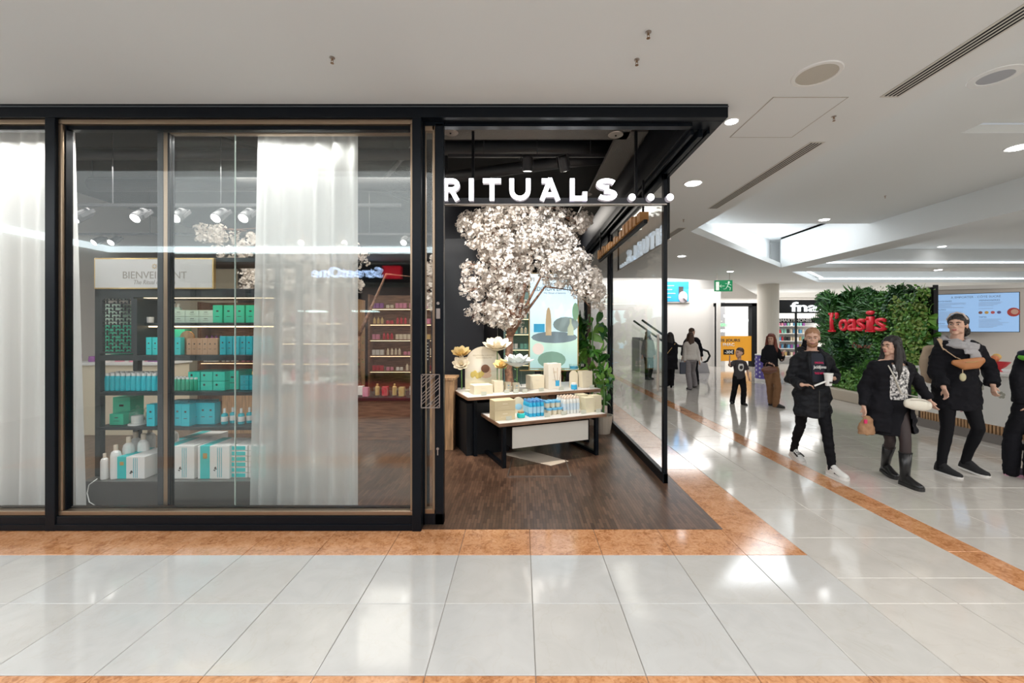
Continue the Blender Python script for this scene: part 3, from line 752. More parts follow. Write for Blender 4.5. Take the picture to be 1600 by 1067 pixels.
# top shelf row (1.35): green and teal boxes
z557 = SH[557]+.001
run(card_box('gift_box', .10, .08, .24, green), [S3(p, z557, 4.05) for p in (234, 286)], ['bright green upright box at the left of the third shelf', 'bright green upright box right of the bronze post on the third shelf'], 'tall boxes on the third shelf')
run(card_box('perfume_box', .052, .05, .165, teal), [S3(p, z557, 3.93) for p in (236, 246, 272, 281)], ['slim teal box with pale top before the green box, left of the pair', 'slim teal box with pale top before the green box, right of the pair', 'slim teal box beside the bronze post', 'slim teal box next to the wooden arch stand'], 'slim boxes on the third shelf')
arch = thing('arch_stand', 'pale wooden arch stand on the third shelf beside the card boxes', 'stand', S3(293, z557, 3.98))
MB().prism([(-.065, 0), (.065, 0)]+[(x_, y_+.16) for x_, y_ in arc(0, 0, .065, .065, 0, 180)], -.01, .01, Matrix.Rotation(PI/2, 3, 'X')).build('panel', woodc, arch)
run(card_box('brown_box', .048, .1, .155, mat('kraft_card', (.45, .28, .17), .6)), [S3(302+i*8.1, z557, 3.96) for i in range(5)]+[S3(342, z557, 3.96)],
    ['pale brown box in the row on the third shelf, %s from its left end' % n for n in ('first', 'second', 'third', 'fourth', 'fifth')]+['orange-brown box at the right end of the row on the third shelf'], 'brown boxes on the third shelf')
run(card_box('teal_box', .055, .07, .175, teal2), [S3(352+i*10.2, z557, 3.94+.02*(i % 2)) for i in range(8)], ['teal upright box, %s in the close row at the right of the third shelf' % ORD[i] for i in range(8)], 'teal boxes on the third shelf')
# compartment above
z504 = z5+.001
run(card_box('pale_box', .14, .14, .06, mat('pale_mint', (.55, .72, .62), .5)), [S3(288+i*21, z504+(j*.062), 4.08) for j in range(2) for i in range(3)], ['pale mint flat box, %s layer, %s stack on the top shelf' % (l, s_) for l in ('bottom', 'upper') for s_ in ('left', 'middle', 'right')], 'flat boxes on the top shelf')
run(card_box('mint_box', .09, .09, .17, green), [S3(345+i*17, z504, 4.05) for i in range(4)], ['mint green box on the top shelf, %s from the left' % ORD[i] for i in range(4)], 'mint boxes on the top shelf')
run(bottle('pump_bottle', .03, .17, green, wcard), [S3(227, z504, 4.05)], ['slim green bottle alone on the top shelf beside the divider'], 'top shelf bottles')
cnd = thing('candle', 'small white candle standing left on the top shelf', 'candle', S3(235, z504, 3.98))
MB().lathe((0, 0, 0), [(.026, 0), (.028, .05), (.026, .055)], 14).build('jar', wplast, cnd); MB().tube([(0, 0, .055), (0, 0, .068)], [.002, .002], 5).build('wick', ink, cnd)
run(bottle('tall_bottle', .028, .19, pals, wcard), [S3(p, z504, 4.08) for p in (272, 279)], ['pale tall bottle beside the bronze post on the top shelf, %s one' % s_ for s_ in ('left', 'right')], 'top shelf pale bottles')
# behind the lattice: teal boxes
run(card_box('green_carton', .10, .1, .28, green), [S3(p, z557, 4.1) for p in (170, 188, 204)], ['green carton behind the black lattice, %s one' % s_ for s_ in ('left', 'middle', 'right')], 'cartons behind the lattice')
run(card_box('pale_carton', .10, .1, .2, mat('pale_mint')), [S3(p, z557+.285, 4.1) for p in (172, 190)], ['pale carton on top of the green cartons behind the lattice, %s one' % s_ for s_ in ('left', 'right')], 'cartons behind the lattice')
# second shelf (1.01): teal cans, green cans, gift box pile
z614 = SH[614]+.001
k = 0
for row, (n, y0_, p0, st, h_) in enumerate(((11, 3.92, 168.5, 8.15, .155), (11, 4.02, 176, 7.7, .155), (10, 4.12, 184, 7.5, .155))):
    pts = [S3(p0+i*st, z614, y0_) for i in range(n)]
    if row == 0: fc_ = run(bottle('foam_can', .0235, h_+.01, tealm, wplast, .78, .15), pts, ['teal foam can in the front row of the second shelf, %s from the left' % ORD[i] for i in range(n)], 'teal foam cans')
    else:
        for i, p in enumerate(pts): dup(fc_, p, 0, 'teal foam can in the %s row of the second shelf, %s from the left' % (('front', 'middle', 'back')[row], ORD[i]))
gc = None
for row in range(2):
    for i in range(7 if row else 6):
        p = S3((274 if row == 0 else 271)+i*6.2*(1 if row else 1.05), z614, 3.93+row*.09)
        lab = 'small green can, %s in the %s row right of the bronze post' % (ORD[i], 'back' if row else 'front')
        if gc is None: gc = bottle('green_can', .0175, .125, greenm, wplast, .8, .14)(p, 0, lab, 'green cans on the second shelf')
        else: dup(gc, p, 0, lab)
def gift_case(loc, rz, label, group):
    t = thing('gift_case', label, 'box', loc, rz, group)
    MB().bx(-.055, .055, -.12, .12, 0, .087).build('carton', mat('aqua_card', (.03, .62, .48), .4), t, bev=.003)
    MB().lathe((0, 0, 0), [(.008, 0), (.011, .001)], 12).build('seal', ink, t, (-.02, -.121, .055)).rotation_euler = (PI/2, 0, 0)
    return t
pts = [S3(318+i*19, z614+j*.09, 4.05) for j in range(2) for i in range(3)]
run(gift_case, pts, ['aqua gift case with a dark round seal, %s, %s layer' % (c, r_) for r_ in ('bottom', 'top') for c in ('left', 'middle', 'right')], 'aqua gift cases on the second shelf')
run(card_box('aqua_block', .12, .2, .18, mat('aqua_card')), [S3(374, z614, 4.1)], ['large aqua gift carton at the right of the six small cases'], 'x')
run(card_box('teal_tin', .08, .08, .045, teal2), [S3(p, z614+j*.047, 4.0) for p in (386, 400, 416) for j in range(3)], ['teal flat tin, %s layer of the %s stack at the right of the second shelf' % (l, s_) for s_ in ('left', 'middle', 'right') for l in ('bottom', 'middle', 'top')], 'teal tins on the second shelf')
# third row (0.69)
z669 = SH[669]+.001
run(card_box('green_cube', .13, .13, .105, green), [S3(192, z669, 4.0)], ['low bright green box at the front of the lower left shelf'], 'x')
run(card_box('green_cube', .17, .15, .24, green), [S3(201, z669, 4.15)], ['tall bright green box behind the low green box and the cloche'], 'x')
cl = thing('glass_cloche', 'clear glass cloche with a knob over a white candle on the lower shelf', 'cloche', S3(215, z669, 3.96))
MB().lathe((0, 0, 0), [(.07, .0), (.07, .012), (.066, .012)], 20).build('base', wplast, cl)
MB().lathe((0, 0, .012), [(.062, 0), (.062, .09), (.048, .125), (.012, .142), (.004, .145)], 20).build('dome', acryl, cl, smooth=True)
MB().ell((0, 0, .17), (.014, .014, .014)).build('knob', acryl, cl, smooth=True)
MB().lathe((0, 0, .012), [(.045, 0), (.047, .07), (.044, .075)], 18).build('candle', wplast, cl)
cl2 = dup(cl, S3(237, z669, 4.1), 0, 'second clear glass cloche half hidden by the teal boxes')
pts = [S3(241, z669, 3.92)]+[S3(270+i*12.5, z669, 3.92+.02*(i % 2)) for i in range(3)]+[S3(310+i*12, z669, 4.0) for i in range(3)]+[S3(280+i*13, z669, 4.15) for i in range(5)]
run(card_box('tall_teal_box', .075, .08, .205, mat('sea_teal', (.01, .50, .60), .4)), pts, ['tall teal box left of the bronze post on the lower shelf']+['tall teal box at the front of the lower shelf cluster, %s one' % q for q in ORD[:3]]+['tall teal box right of the cluster on the lower shelf, %s one' % q for q in ORD[:3]]+['tall teal box in the back row of the lower shelf, %s one' % q for q in ORD[:5]], 'tall teal boxes on the lower shelf')
run(bottle('diffuser_bottle', .028, .15, tealm, wcard, .4, .3, wplast), [S3(351+i*13, z669, 3.98+.05*(i % 2)) for i in range(6)], ['teal diffuser bottle with white label on the lower shelf, %s from the left' % q for q in ORD[:6]], 'diffuser bottles')
# plinth goods
pzz = pz+.001
wb = bottle('lotion_bottle', .038, .30, wplast, mat('cap_cream', (.7, .6, .48), .4), .42, .16)
def sc_run(make, specs, group):
    first = None
    for p, s_, lab in specs:
        if first is None: first = make(p, 0, lab, group); o = first
        else: o = dup(first, p, 0, lab)
        o.scale = (s_, s_, s_)
sc_run(wb, [(S3(163.5, pzz, 3.80), .78, 'smallest white lotion bottle with cream cap, leftmost on the plinth'), (S3(181, pzz, 3.82), 1.02, 'white lotion bottle with cream cap, second from the left on the plinth'),
            (S3(201, pzz, 3.93), 1.18, 'white lotion bottle just behind the flat white teal box'), (S3(212, pzz, 4.07), 1.22, 'white lotion bottle, fourth in the receding row'), (S3(224, pzz, 4.0), 1.22, 'largest white lotion bottle behind the flat box'),
            (S3(234, pzz, 4.2), 1.3, 'white lotion bottle at the back beside the bronze post'), (S3(270, pzz, 4.25), 1.3, 'white lotion bottle showing above the white gift boxes')], 'white lotion bottles on the plinth')
def wgift(w_, d_, h_):
    def f(loc, rz, label, group):
        t = thing('gift_box', label, 'box', loc, rz, group)
        MB().bx(-w_/2, w_/2, -d_/2, d_/2, 0, h_).build('carton', wcard, t, bev=.003)
        MB().bx(-w_*.42, -w_*.12, -d_/2-.0015, d_/2, .002, h_+.0015).build('printed_band', teal, t)
        m = MB()
        for k in range(3): m.bx(w_*(.12+.06*k), w_*(.135+.06*k), -d_/2-.002, -d_/2, h_*.05, h_*.95)
        m.build('stem_print', teal2, t)
        m = MB()
        for k in range(6): m.box((w_*(.05+.03*math.cos(k)), -d_/2-.001, h_*(.3+.05*math.sin(k*1.3))), (.014, .002, .008), Matrix.Rotation(k, 3, 'Y'))
        m.build('leaf_print', ink, t)
        MB().bx(-w_*.33, -w_*.2, -d_/2-.003, -d_/2-.0015, h_*.62, h_*.78).build('emblem', gold, t)
        return t
    return f
wgift(.27, .3, .20)(S3(226, pzz, 3.95), 0, 'flat white gift box with a teal band left of the bronze post', 'white gift boxes on the plinth')
g1 = wgift(.29, .3, .30)(S3(299, pzz, 3.95), 0, 'large white gift box with teal band, just right of the bronze post', 'white gift boxes on the plinth')
dup(g1, S3(352, pzz, 3.95), 0, 'large white gift box with teal band left of the curtain edge')
dup(g1, S3(318, pzz, 4.22), 0, 'large white gift box in the row behind, left one'); 
fl = None
for i in range(6):
    for j, px_ in enumerate((385, 416)):
        p = S3(px_, pzz+i*.05, 3.95)
        lab = 'flat white and teal carton, %s from the bottom of the stack %s' % (ORD[i], 'at the curtain edge' if j == 0 else 'behind the sheer curtain')
        if fl is None:
            fl = thing('flat_box', lab, 'box', p, 0, 'flat boxes stacked on the plinth')
            MB().bx(-.09, .09, -.12, .12, 0, .046).build('carton', wcard, fl, bev=.003); MB().bx(-.06, .07, -.1215, .1, .006, .04).build('printed_band', teal, fl)
        else: dup(fl, p, 0, lab)
tag(MB().tube([(sX(150, 3.7), 3.71, .27), (sX(139, 3.7), 3.70, .22), (sX(138, 3.7), 3.69, .15), (sX(145, 3.7), 3.67, .08), (sX(160, 3.65), 3.66, .008)], [.004]*5, 6).build('power_cable', wplast, smooth=True), 'thin white power cable hanging beside the display plinth', 'cable')
# ------------------------------------------------ entrance tables
def table(name, label, FLp, FRp, BLp, h, lw):
    FLp, FRp, BLp = [Vector(p) for p in (FLp, FRp, BLp)]
    ang = math.atan2(FRp.y-FLp.y, FRp.x-FLp.x); L = (FRp-FLp).length; W_ = lw
    t = thing(name, label, 'table', (FLp.x, FLp.y, 0), ang)
    MB().bx(0, L, 0, W_, h-.042, h-.004).build('table_top', woodd, t, bev=.003)
    MB().bx(.008, L-.008, .008, W_-.008, h-.004, h).build('top_inlay', mat('pale_stone_top', (.62, .60, .58), .35), t)
    return t, ang, L, W_
def loopleg(t, x_, y0, y1, h, s=.045):
    m = MB(); m.bx(x_, x_+s, y0, y0+s, 0, h); m.bx(x_, x_+s, y1-s, y1, 0, h); m.bx(x_, x_+s, y0+s, y1-s, 0, s); m.bx(x_, x_+s, y0+s, y1-s, h-s, h)
    m.build('leg', black, t, bev=.002)
t1, a1, L1, W1 = table('display_table', 'taller wooden-edged display table with a pale top in the shop entrance', (-.66, 5.15), (1.14, 5.93), None or (-.97, 6.03), .76, .9)
loopleg(t1, .10, .06, .84, .716); loopleg(t1, L1-.2, .06, .84, .716)
MB().bx(-.02+.04, .6, .12, .86, 0, .66).build('storage_block', matteb, t1)
t2, a2, L2, W2 = table('display_table', 'lower wooden-edged display table with black loop legs before the taller one', (-.25, 4.73), (1.094, 5.31), (-.5, 5.48), .53, .76)
loopleg(t2, .06, .04, .72, .486); loopleg(t2, L2-.14, .04, .72, .486)
MB().bx(.20, L2-.22, .10, .55, .20, .45).build('drawer_box', matteb, t2)
MB().bx(.20, L2-.22, .085, .10, .20, .45).build('drawer_front', mat('pale_panel', (.72, .70, .64), .4), t2, bev=.002)
def T1(px, py): return F(px, py, .761)
def T2(px, py): return F(px, py, .531)
fr = MB()
A, B, C_, D_ = F(793, 745), F(892, 745), F(883, 718), F(800, 718)
for p, q in ((A, B), (B, C_), (A, D_)): fr.bar(p+Vector((0, 0, .005)), q+Vector((0, 0, .005)), .012, .008)
fi = fr.build('floor_inlay', silv); tag(fi, 'thin metal outline set on the parquet under the lower display table', 'floor trim')
tag(MB().prism([(-.25, 5.35), (.35, 4.88), (.58, 5.05), (.1, 5.5)], .001, .006).build('floor_mat', mat('pale_mat', (.62, .52, .42), .6), bev=.0), 'pale beige sheet lying on the parquet under the lower table', 'mat')  # pool of spotlight on the parquet, painted as a thin pale slab
# arched board with portrait
pb = T1(756, 607); 
ab = thing('arched_board', 'round-topped white and gold display board with a printed portrait on the taller table', 'display board', pb, .12)
hw = .265; ah = .60
MB().prism([(-hw, 0), (hw, 0)]+[(x_, y_+ah-hw) for x_, y_ in arc(0, 0, hw, hw, 0, 180, 20)], -.012, .012, Matrix.Rotation(PI/2, 3, 'X')).build('panel', gradient_mat('board_print', [(0, (.75, .62, .40)), (.5, (.85, .80, .70)), (1, (.82, .72, .55))], 0, .6), ab)
text('lettering', 'NOUVEAUTÉ', mat('gold_ink', (.45, .36, .2), .5), ab, -.11, .11, .43, .45, -.0125, .001)
text('lettering', 'ÉDITION LIMITÉE', MATS['gold_ink'], ab, -.15, .15, .465, .485, -.0125, .001)
skinp = mat('printed_skin', (.72, .46, .32), .5)
m = MB(); m.ell((.05, -.013, .26), (.05, .003, .065)); m.ell((.085, -.013, .24), (.02, .003, .02)); m.ell((.03, -.013, .19), (.08, .003, .04)); m.build('portrait_print', skinp, ab)
MB().ell((.02, -.016, .285), (.06, .003, .06)).build('hair_print', mat('printed_hair', (.22, .10, .06), .6), ab)
m = MB()
for k in range(5): m.ell((-.16+.035*k, -.014, .2+.02*math.sin(k*2)), (.03, .003, .045))
m.build('flower_print', mat('printed_yellow', (.70, .52, .12), .5), ab)
bh = thing('brochure_holder', 'clear acrylic brochure holder standing before the arched board', 'holder', T1(752, 611), .12)
MB().bx(-.22, .22, -.01, .0, 0, .27).build('front_sheet', acryl, bh); MB().bx(-.22, .22, -.06, -.01, 0, .012).build('foot', acryl, bh)
# artificial lotus flowers
def lotus(name, c, s, mt, label, stem=None, tilt=.0, opn=.6):
    t = thing(name, label, 'flower', c)
    for ring, (n, el, ln) in enumerate(((8, .25+.2*opn, 1.), (7, .6, .85), (5, 1.1, .6))):
        for k in range(n):
            a = 2*PI*(k+ring*.5)/n; m = MB()
            for sgn in (0,):
                pts = []
                for u, wd in ((0, .08), (.3, .26), (.6, .30), (.85, .18), (1, .01)):
                    r_ = s*ln*u*math.cos(el*.9+u*.25); z_ = s*ln*(u*math.sin(el)+.15*u*u)
                    pts.append((r_, z_, wd*s*ln))
                vs = []
                for r_, z_, wd in pts:
                    vs += [(r_, -wd, z_+wd*.25), (r_, 0, z_), (r_, wd, z_+wd*.25)]
                n3 = len(vs); vs += [(x_, y_, z_+.004) for x_, y_, z_ in vs]
                Mx = Matrix.Rotation(a, 3, 'Z'); fs = []
                for i in range(4):
                    for j in range(2):
                        q = i*3+j; fs.append((q, q+1, q+4, q+3)); fs.append((n3+q, n3+q+3, n3+q+4, n3+q+1))
                vs = [Mx @ Vector(v) for v in vs]
                if tilt: vs = [Matrix.Rotation(tilt, 3, 'X') @ v for v in vs]
                m.add(vs, fs)
            m.build('petal', mt, t, smooth=True)
    MB().ell((0, 0, s*.12), (s*.16, s*.16, s*.14)).build('seed_head', mat('printed_yellow'), t)
    if stem: MB().tube([(0, 0, 0)]+[tuple(Vector(p)-Vector(c)) for p in stem], [.007]*(len(stem)+1), 6).build('stem', mat('stem_green', (.12, .25, .08), .6), t)
ylw = mat('cream_yellow_petal', (.82, .62, .28), .55); crm = mat('cream_petal', (.85, .76, .60), .55); whp = mat('white_petal', (.80, .84, .82), .5)
c = P(721, 556, 5.95); lotus('lotus_flower', c, .17, ylw, 'golden yellow artificial lotus flower left of the arched board', [(c.x+.01, c.y, .762)], .5)
c = P(721, 571, 5.85); lotus('lotus_flower', c, .15, crm, 'pale cream lotus flower low beside the left edge of the arched board', [(c.x, c.y, .762)], .9)
c = P(777, 548, 5.9); lotus('lotus_flower', c, .25, crm, 'large cream lotus flower behind the top right of the arched board', [(c.x, c.y, .762)], .4)
c = P(783, 574, 5.65); lotus('lotus_flower', c, .13, ylw, 'small golden lotus flower in front of the right board edge', [(c.x, c.y, .762)], .6)
c = P(808, 574, 5.7); lotus('lotus_flower', c, .27, whp, 'wide open white lotus flower beside the tree trunk', [(c.x, c.y, .762)], .1, .1)
# products on the taller table
band = mat('soft_print', (.70, .62, .48), .5)
card_box('candle_box', .26, .2, .115, cream, face=band)(T1(752, 614), .39, 'long cream box at the left front of the taller table', 'cream boxes on the taller table')
card_box('gift_box', .13, .12, .155, cream, face=band)(T1(777, 612), .39, 'cream cube box right of the long cream box', 'cream boxes on the taller table')
card_box('gift_box', .08, .08, .125, cream, face=bluep)(T1(793, 611), .39, 'small cream box with a blue print, left of its pair', 'cream boxes on the taller table')
card_box('gift_box', .08, .08, .115, cream, face=bluep)(T1(806, 611), .39, 'small cream box with a blue print, right of its pair', 'cream boxes on the taller table')
card_box('gift_box', .22, .16, .19, cream, face=band)(T1(836, 606.5), .39, 'wide cream box in the middle of the taller table', 'cream boxes on the taller table')
tb = card_box('diffuser_box', .20, .16, .36, mat('cream_light', (.80, .74, .64), .5), face=band)(T1(863, 606.5), .39, 'tall cream diffuser box standing highest on the taller table', 'cream boxes on the taller table')
m = MB()
for k, dx in enumerate((-.03, 0, .03)): m.bar((.04+dx, -.0815, .1), (.04+dx*2.2, -.0815, .30), .004)
m.build('reed_print', woodc, tb); MB().bx(.01, .07, -.083, -.08, .04, .12).build('bottle_print', bluep, tb)
card_box('gift_box', .17, .14, .235, cream, face=band)(T1(914, 604.5), .39, 'cream box at the right end of the taller table', 'cream boxes on the taller table')
ac = thing('arch_card', 'small arched cream card behind a blue jar on the taller table', 'card', T1(896, 605), .3)
MB().prism([(-.065, 0), (.065, 0)]+[(x_, y_+.18) for x_, y_ in arc(0, 0, .065, .065, 0, 180)], -.005, .005, Matrix.Rotation(PI/2, 3, 'X')).build('card_panel', cream, ac)
jr = thing('jar', 'blue glass jar with white lid on the taller table', 'jar', T1(897, 608), 0)
MB().lathe((0, 0, 0), [(.04, 0), (.045, .01), (.045, .06), (.036, .07)], 16).build('body', bluep, jr); MB().lathe((0, 0, 0), [(.04, .07), (.04, .09)], 16).build('lid', wplast, jr)
ri = thing('riser_table', 'clear acrylic riser with a thin gold edge standing at the back of the taller table', 'riser')
p0, p1 = P(812, 578, 6.17), P(918, 578, 6.17)
MB().bx(p0.x, p1.x, 6.17, 6.37, p0.z-.012, p0.z).build('shelf_plate', acryl, ri); MB().bx(p0.x, p1.x, 6.165, 6.17, p0.z-.012, p0.z).build('gold_edge', gold, ri)
for x_ in (p0.x+.02, p1.x-.06): MB().bx(x_, x_+.012, 6.19, 6.35, .762, p0.z-.012).build('leg', acryl, ri)
dsh = thing('glass_dish', 'clear dish with bright blue filling on the acrylic riser', 'dish', (P(897, 572, 6.25).x, 6.26, p0.z+.001))
MB().lathe((0, 0, 0), [(.07, 0), (.075, .08), (.072, .08), (.066, .01)], 20).build('bowl', acryl, dsh); MB().lathe((0, 0, .012), [(.06, 0), (.062, .035), (.02, .04)], 18).build('filling', bluep, dsh)
def holder(p, lab):
    global HD
    if HD is None:
        HD = thing('label_holder', lab, 'price holder', p, .4, 'clear price holders on the tables')
        MB().bx(-.035, .035, -.004, .004, 0, .045).build('card_sleeve', mat('sleeve', (.55, .56, .48), .3), HD); MB().bx(-.035, .035, -.02, .02, 0, .006).build('foot', acryl, HD)
    else: dup(HD, p, .4, lab)
HD = None
for i, (px, py) in enumerate(((756, 617.5), (792, 614), (806, 613.5), (820, 613), (846, 611), (877, 609), (925, 606.5))): holder(T1(px, py), 'small clear price holder, %s from the left on the taller table' % ORD[i])
for i, (px, py) in enumerate(((795, 656), (855, 651), (881, 648), (912, 646), (935, 644))): holder(T2(px, py), 'small clear price holder, %s from the left on the lower table' % ORD[i])
# products on the lower table
yb = card_box('keepsake_box', .26, .19, .115, mat('straw_card', (.62, .52, .33), .5), face=cream)
b1 = yb(T2(785, 654), .4, 'straw-coloured lidded box, bottom of the pair on the lower table', 'straw boxes on the lower table')
dup(b1, b1.location+Vector((0, .0, .117)), .4, 'straw-coloured lidded box, top of the pair on the lower table')
ac2 = thing('arch_card', 'arched pale card printed with a landscape on the lower table', 'card', T2(810, 645), .3)
MB().prism([(-.075, 0), (.075, 0)]+[(x_, y_+.13) for x_, y_ in arc(0, 0, .075, .075, 0, 180)], -.005, .005, Matrix.Rotation(PI/2, 3, 'X')).build('card_panel', cream, ac2)
MB().ell((0, -.007, .08), (.05, .003, .04)).build('landscape_print', lblue, ac2)
jr2 = thing('jar', 'teal glass jar with wooden lid standing before the arched card', 'jar', T2(814, 652), 0)
MB().lathe((0, 0, 0), [(.045, 0), (.052, .015), (.05, .045), (.04, .055)], 16).build('body', teal, jr2); MB().lathe((0, 0, 0), [(.04, .055), (.04, .075)], 16).build('lid', woodc, jr2)
blc = mat('blue_can', (.03, .42, .70), .3, .2)
fb = None
e1 = Vector((math.cos(a2), math.sin(a2), 0)); e2 = Vector((-math.sin(a2), math.cos(a2), 0))
O = T2(829, 651)
for j in range(4):
    for i in range(4):
        p = O+e1*(.052*i)+e2*(.055*j); lab = 'bright blue spray can, %s in the %s row of the block on the lower table' % (ORD[i], ('front', 'second', 'third', 'back')[j])
        if fb is None: fb = bottle('spray_can', .025, .2, blc, mat('cap_blue', (.10, .30, .62), .3), .75, .14, lblue)(p, 0, lab, 'blue spray cans on the lower table')
        else: dup(fb, p, 0, lab)
O = T2(858, 648); fb = None
for k in range(2):
    for j in range(2):
        for i in range(4-k):
            p = O+e1*(.075*i)+e2*(.08*j+.05*k)+Vector((0, 0, .083*k)); lab = 'white candle jar with blue lid, %s in the %s layer, %s row' % (ORD[i], ('bottom', 'upper')[k], ('front', 'back')[j])
            if fb is None:
                fb = thing('candle_jar', lab, 'candle', p, 0, 'blue-lidded candles on the lower table')
                MB().lathe((0, 0, 0), [(.032, 0), (.034, .055), (.03, .06)], 14).build('jar_body', cream, fb); MB().lathe((0, 0, 0), [(.036, .058), (.036, .08)], 14).build('lid', mat('lid_blue', (.12, .42, .68), .4), fb)
            else: dup(fb, p, 0, lab)
O = T2(887, 646); fb = None
for j in range(4):
    for i in range(5):
        p = O+e1*(.048*(i-.9))+e2*(.06*j); lab = 'white tube with peach cap, %s in the %s row on the lower table' % (ORD[i], ('front', 'second', 'third', 'back')[j])
        if fb is None: fb = bottle('cream_tube', .023, .21, mat('tube_white', (.72, .74, .72), .35), mat('peach_cap', (.78, .62, .5), .4), .7, .12, mat('pale_tube_blue', (.55, .66, .74), .4))(p, 0, lab, 'white tubes on the lower table')
        else: dup(fb, p, 0, lab)
cb = card_box('cream_box', .14, .12, .19, mat('straw_light', (.70, .64, .46), .5), face=band)
b3 = cb(T2(918, 643), a2, 'pale straw box at the right end of the lower table, front', 'pale boxes at the end of the lower table')
dup(b3, T2(908, 637), a2, 'pale straw box at the right end of the lower table, behind'); dup(b3, T2(929, 639), a2, 'pale straw box at the right end of the lower table, outermost')
# ------------------------------------------------ poster lightbox
PY = 6.85
px_ = lambda p: (p-814)/650*PY
pz_ = lambda p: 1.6-(p-515)/650*PY
ps = thing('poster_lightbox', 'tall gold-framed lit poster reading ÉDITION LIMITÉE behind the taller table', 'poster')
x0, x1, z0, z1 = px_(826), px_(904), pz_(577), pz_(426)
MB().bx(x0, x1, PY, PY+.06, z0, z1).build('frame', gold, ps, bev=.003)
MB().bx(x0+.1, x0+.2, PY+.005, PY+.055, 0, z0).build('post', matteb, ps); MB().bx(x1-.2, x1-.1, PY+.005, PY+.055, 0, z0).build('post', matteb, ps)
gm = gradient_mat('poster_print', [(0, (.26, .40, .40)), (.3, (.42, .58, .48)), (.42, (.50, .66, .72)), (.6, (.66, .80, .90)), (.85, (.66, .85, .96)), (1, (.88, .95, .98))], z0, z1, .8)
MB().bx(x0+.02, x1-.02, PY-.004, PY, z0+.02, z1-.02).build('print', gm, ps)
text('lettering', 'NOUVEAUTÉ', mat('poster_ink', (.06, .12, .18), .5), ps, px_(848), px_(882), pz_(447), pz_(441), PY-.005, .001)
text('lettering', 'ÉDITION LIMITÉE', MATS['poster_ink'], ps, px_(835), px_(897), pz_(454.5), pz_(446.5), PY-.005, .001)
text('lettering', 'The Ritual of Serenity', MATS['poster_ink'], ps, px_(849), px_(884), pz_(460), pz_(456.5), PY-.005, .001, shear=.2)
def flat(name, mt, cx, cy, rx, ry, k=1): return MB().ell((px_(cx), PY-.006-.001*k, pz_(cy)), (rx*PY/650, .0015, ry*PY/650), n=16).build(name, mt, ps)
flat('lily_pad_print', mat('pr_grey', (.20, .27, .30), .6, emis=(.25, .32, .36), es=.3), 866, 527, 36, 9)
flat('lily_pad_print', mat('pr_grey2', (.28, .36, .36), .6, emis=(.3, .4, .4), es=.3), 884, 507, 20, 12)
flat('leaf_print', mat('pr_green', (.28, .50, .32), .6, emis=(.28, .5, .32), es=.35), 899, 487, 5, 14, 2)
flat('lily_pad_print', mat('pr_green2', (.20, .34, .26), .6, emis=(.2, .34, .26), es=.3), 862, 562, 22, 13, 2)
flat('flower_print', mat('pr_pink', (.80, .66, .58), .6, emis=(.8, .66, .58), es=.4), 841, 545, 9, 9, 3)
flat('bottle_print', mat('pr_amber', (.60, .46, .28), .6, emis=(.6, .46, .28), es=.4), 857, 497, 4, 17, 3)
MB().bx(px_(852.5), px_(861.5), PY-.009, PY-.006, pz_(524), pz_(498)).build('bottle_print', MATS['pr_amber'], ps)
MB().bx(px_(834), px_(851), PY-.009, PY-.006, pz_(519), pz_(506)).build('jar_print', mat('pr_blue', (.05, .36, .60), .6, emis=(.05, .36, .6), es=.5), ps)
m = MB(); m.lathe((0, 0, 0), [(.05, 0), (.05, .12), (.015, .2), (.015, .27)], 12, 1, .02); m.build('bottle_print', mat('pr_glass', (.55, .62, .45), .6, emis=(.55, .62, .45), es=.35), ps, (px_(891.5), PY-.01, pz_(524)))
# second lightbox farther in, seen mirrored in the side glass
lb = thing('portrait_lightbox', 'tall lit poster with a portrait farther inside, mirrored in the side glass', 'poster')
MB().bx(.7, 1.15, 9.0, 9.06, .78, 2.05).build('frame', matteb, lb)
MB().bx(.73, 1.12, 8.99, 9.0, .81, 2.02).build('print', gradient_mat('poster2', [(0, (.05, .35, .6)), (.3, (.1, .5, .75)), (.45, (.5, .65, .6)), (1, (.45, .75, .78))], .81, 2.02, .8), lb)
MB().ell((.95, 8.985, 1.55), (.09, .003, .17)).build('portrait_print', skinp, lb)
MB().bx(.75, .8, 9.0, 9.05, 0, .8).build('post', matteb, lb); MB().bx(1.05, 1.1, 9.0, 9.05, 0, .8).build('post', matteb, lb)
# ------------------------------------------------ dark partition and timber counter at the left of the entrance
o = MB().bx(-1.35, -.62, 6.86, 6.96, 0, 3.1).build('partition_panel', mat('charcoal_panel', (.02, .022, .028), .3)); tag(o, 'tall charcoal partition panel behind the taller table at the left of the entrance', 'partition')
o = MB().bx(-1.6, -.42, 7.4, 7.5, 0, 3.9); o = o.build('partition_panel', mat('charcoal_panel')); tag(o, 'second charcoal partition standing farther back behind the blossom tree', 'partition')
tc_ = thing('timber_counter', 'pale timber block counter seen beside the door leaf', 'counter')
m0 = F(693, 705); 
for k in range(4):
    xx = -1.325+k*.107
    MB().bx(xx, xx+.104, 5.52-(0), 5.62, 0, .93+.0).build('plank', woodc, tc_, bev=.003)
MB().bx(-1.325, -.90, 5.62, 5.9, 0, .92).build('carcass', woodd, tc_); MB().bx(-1.335, -.88, 5.5, 5.92, .93, .96).build('worktop', woodc, tc_)
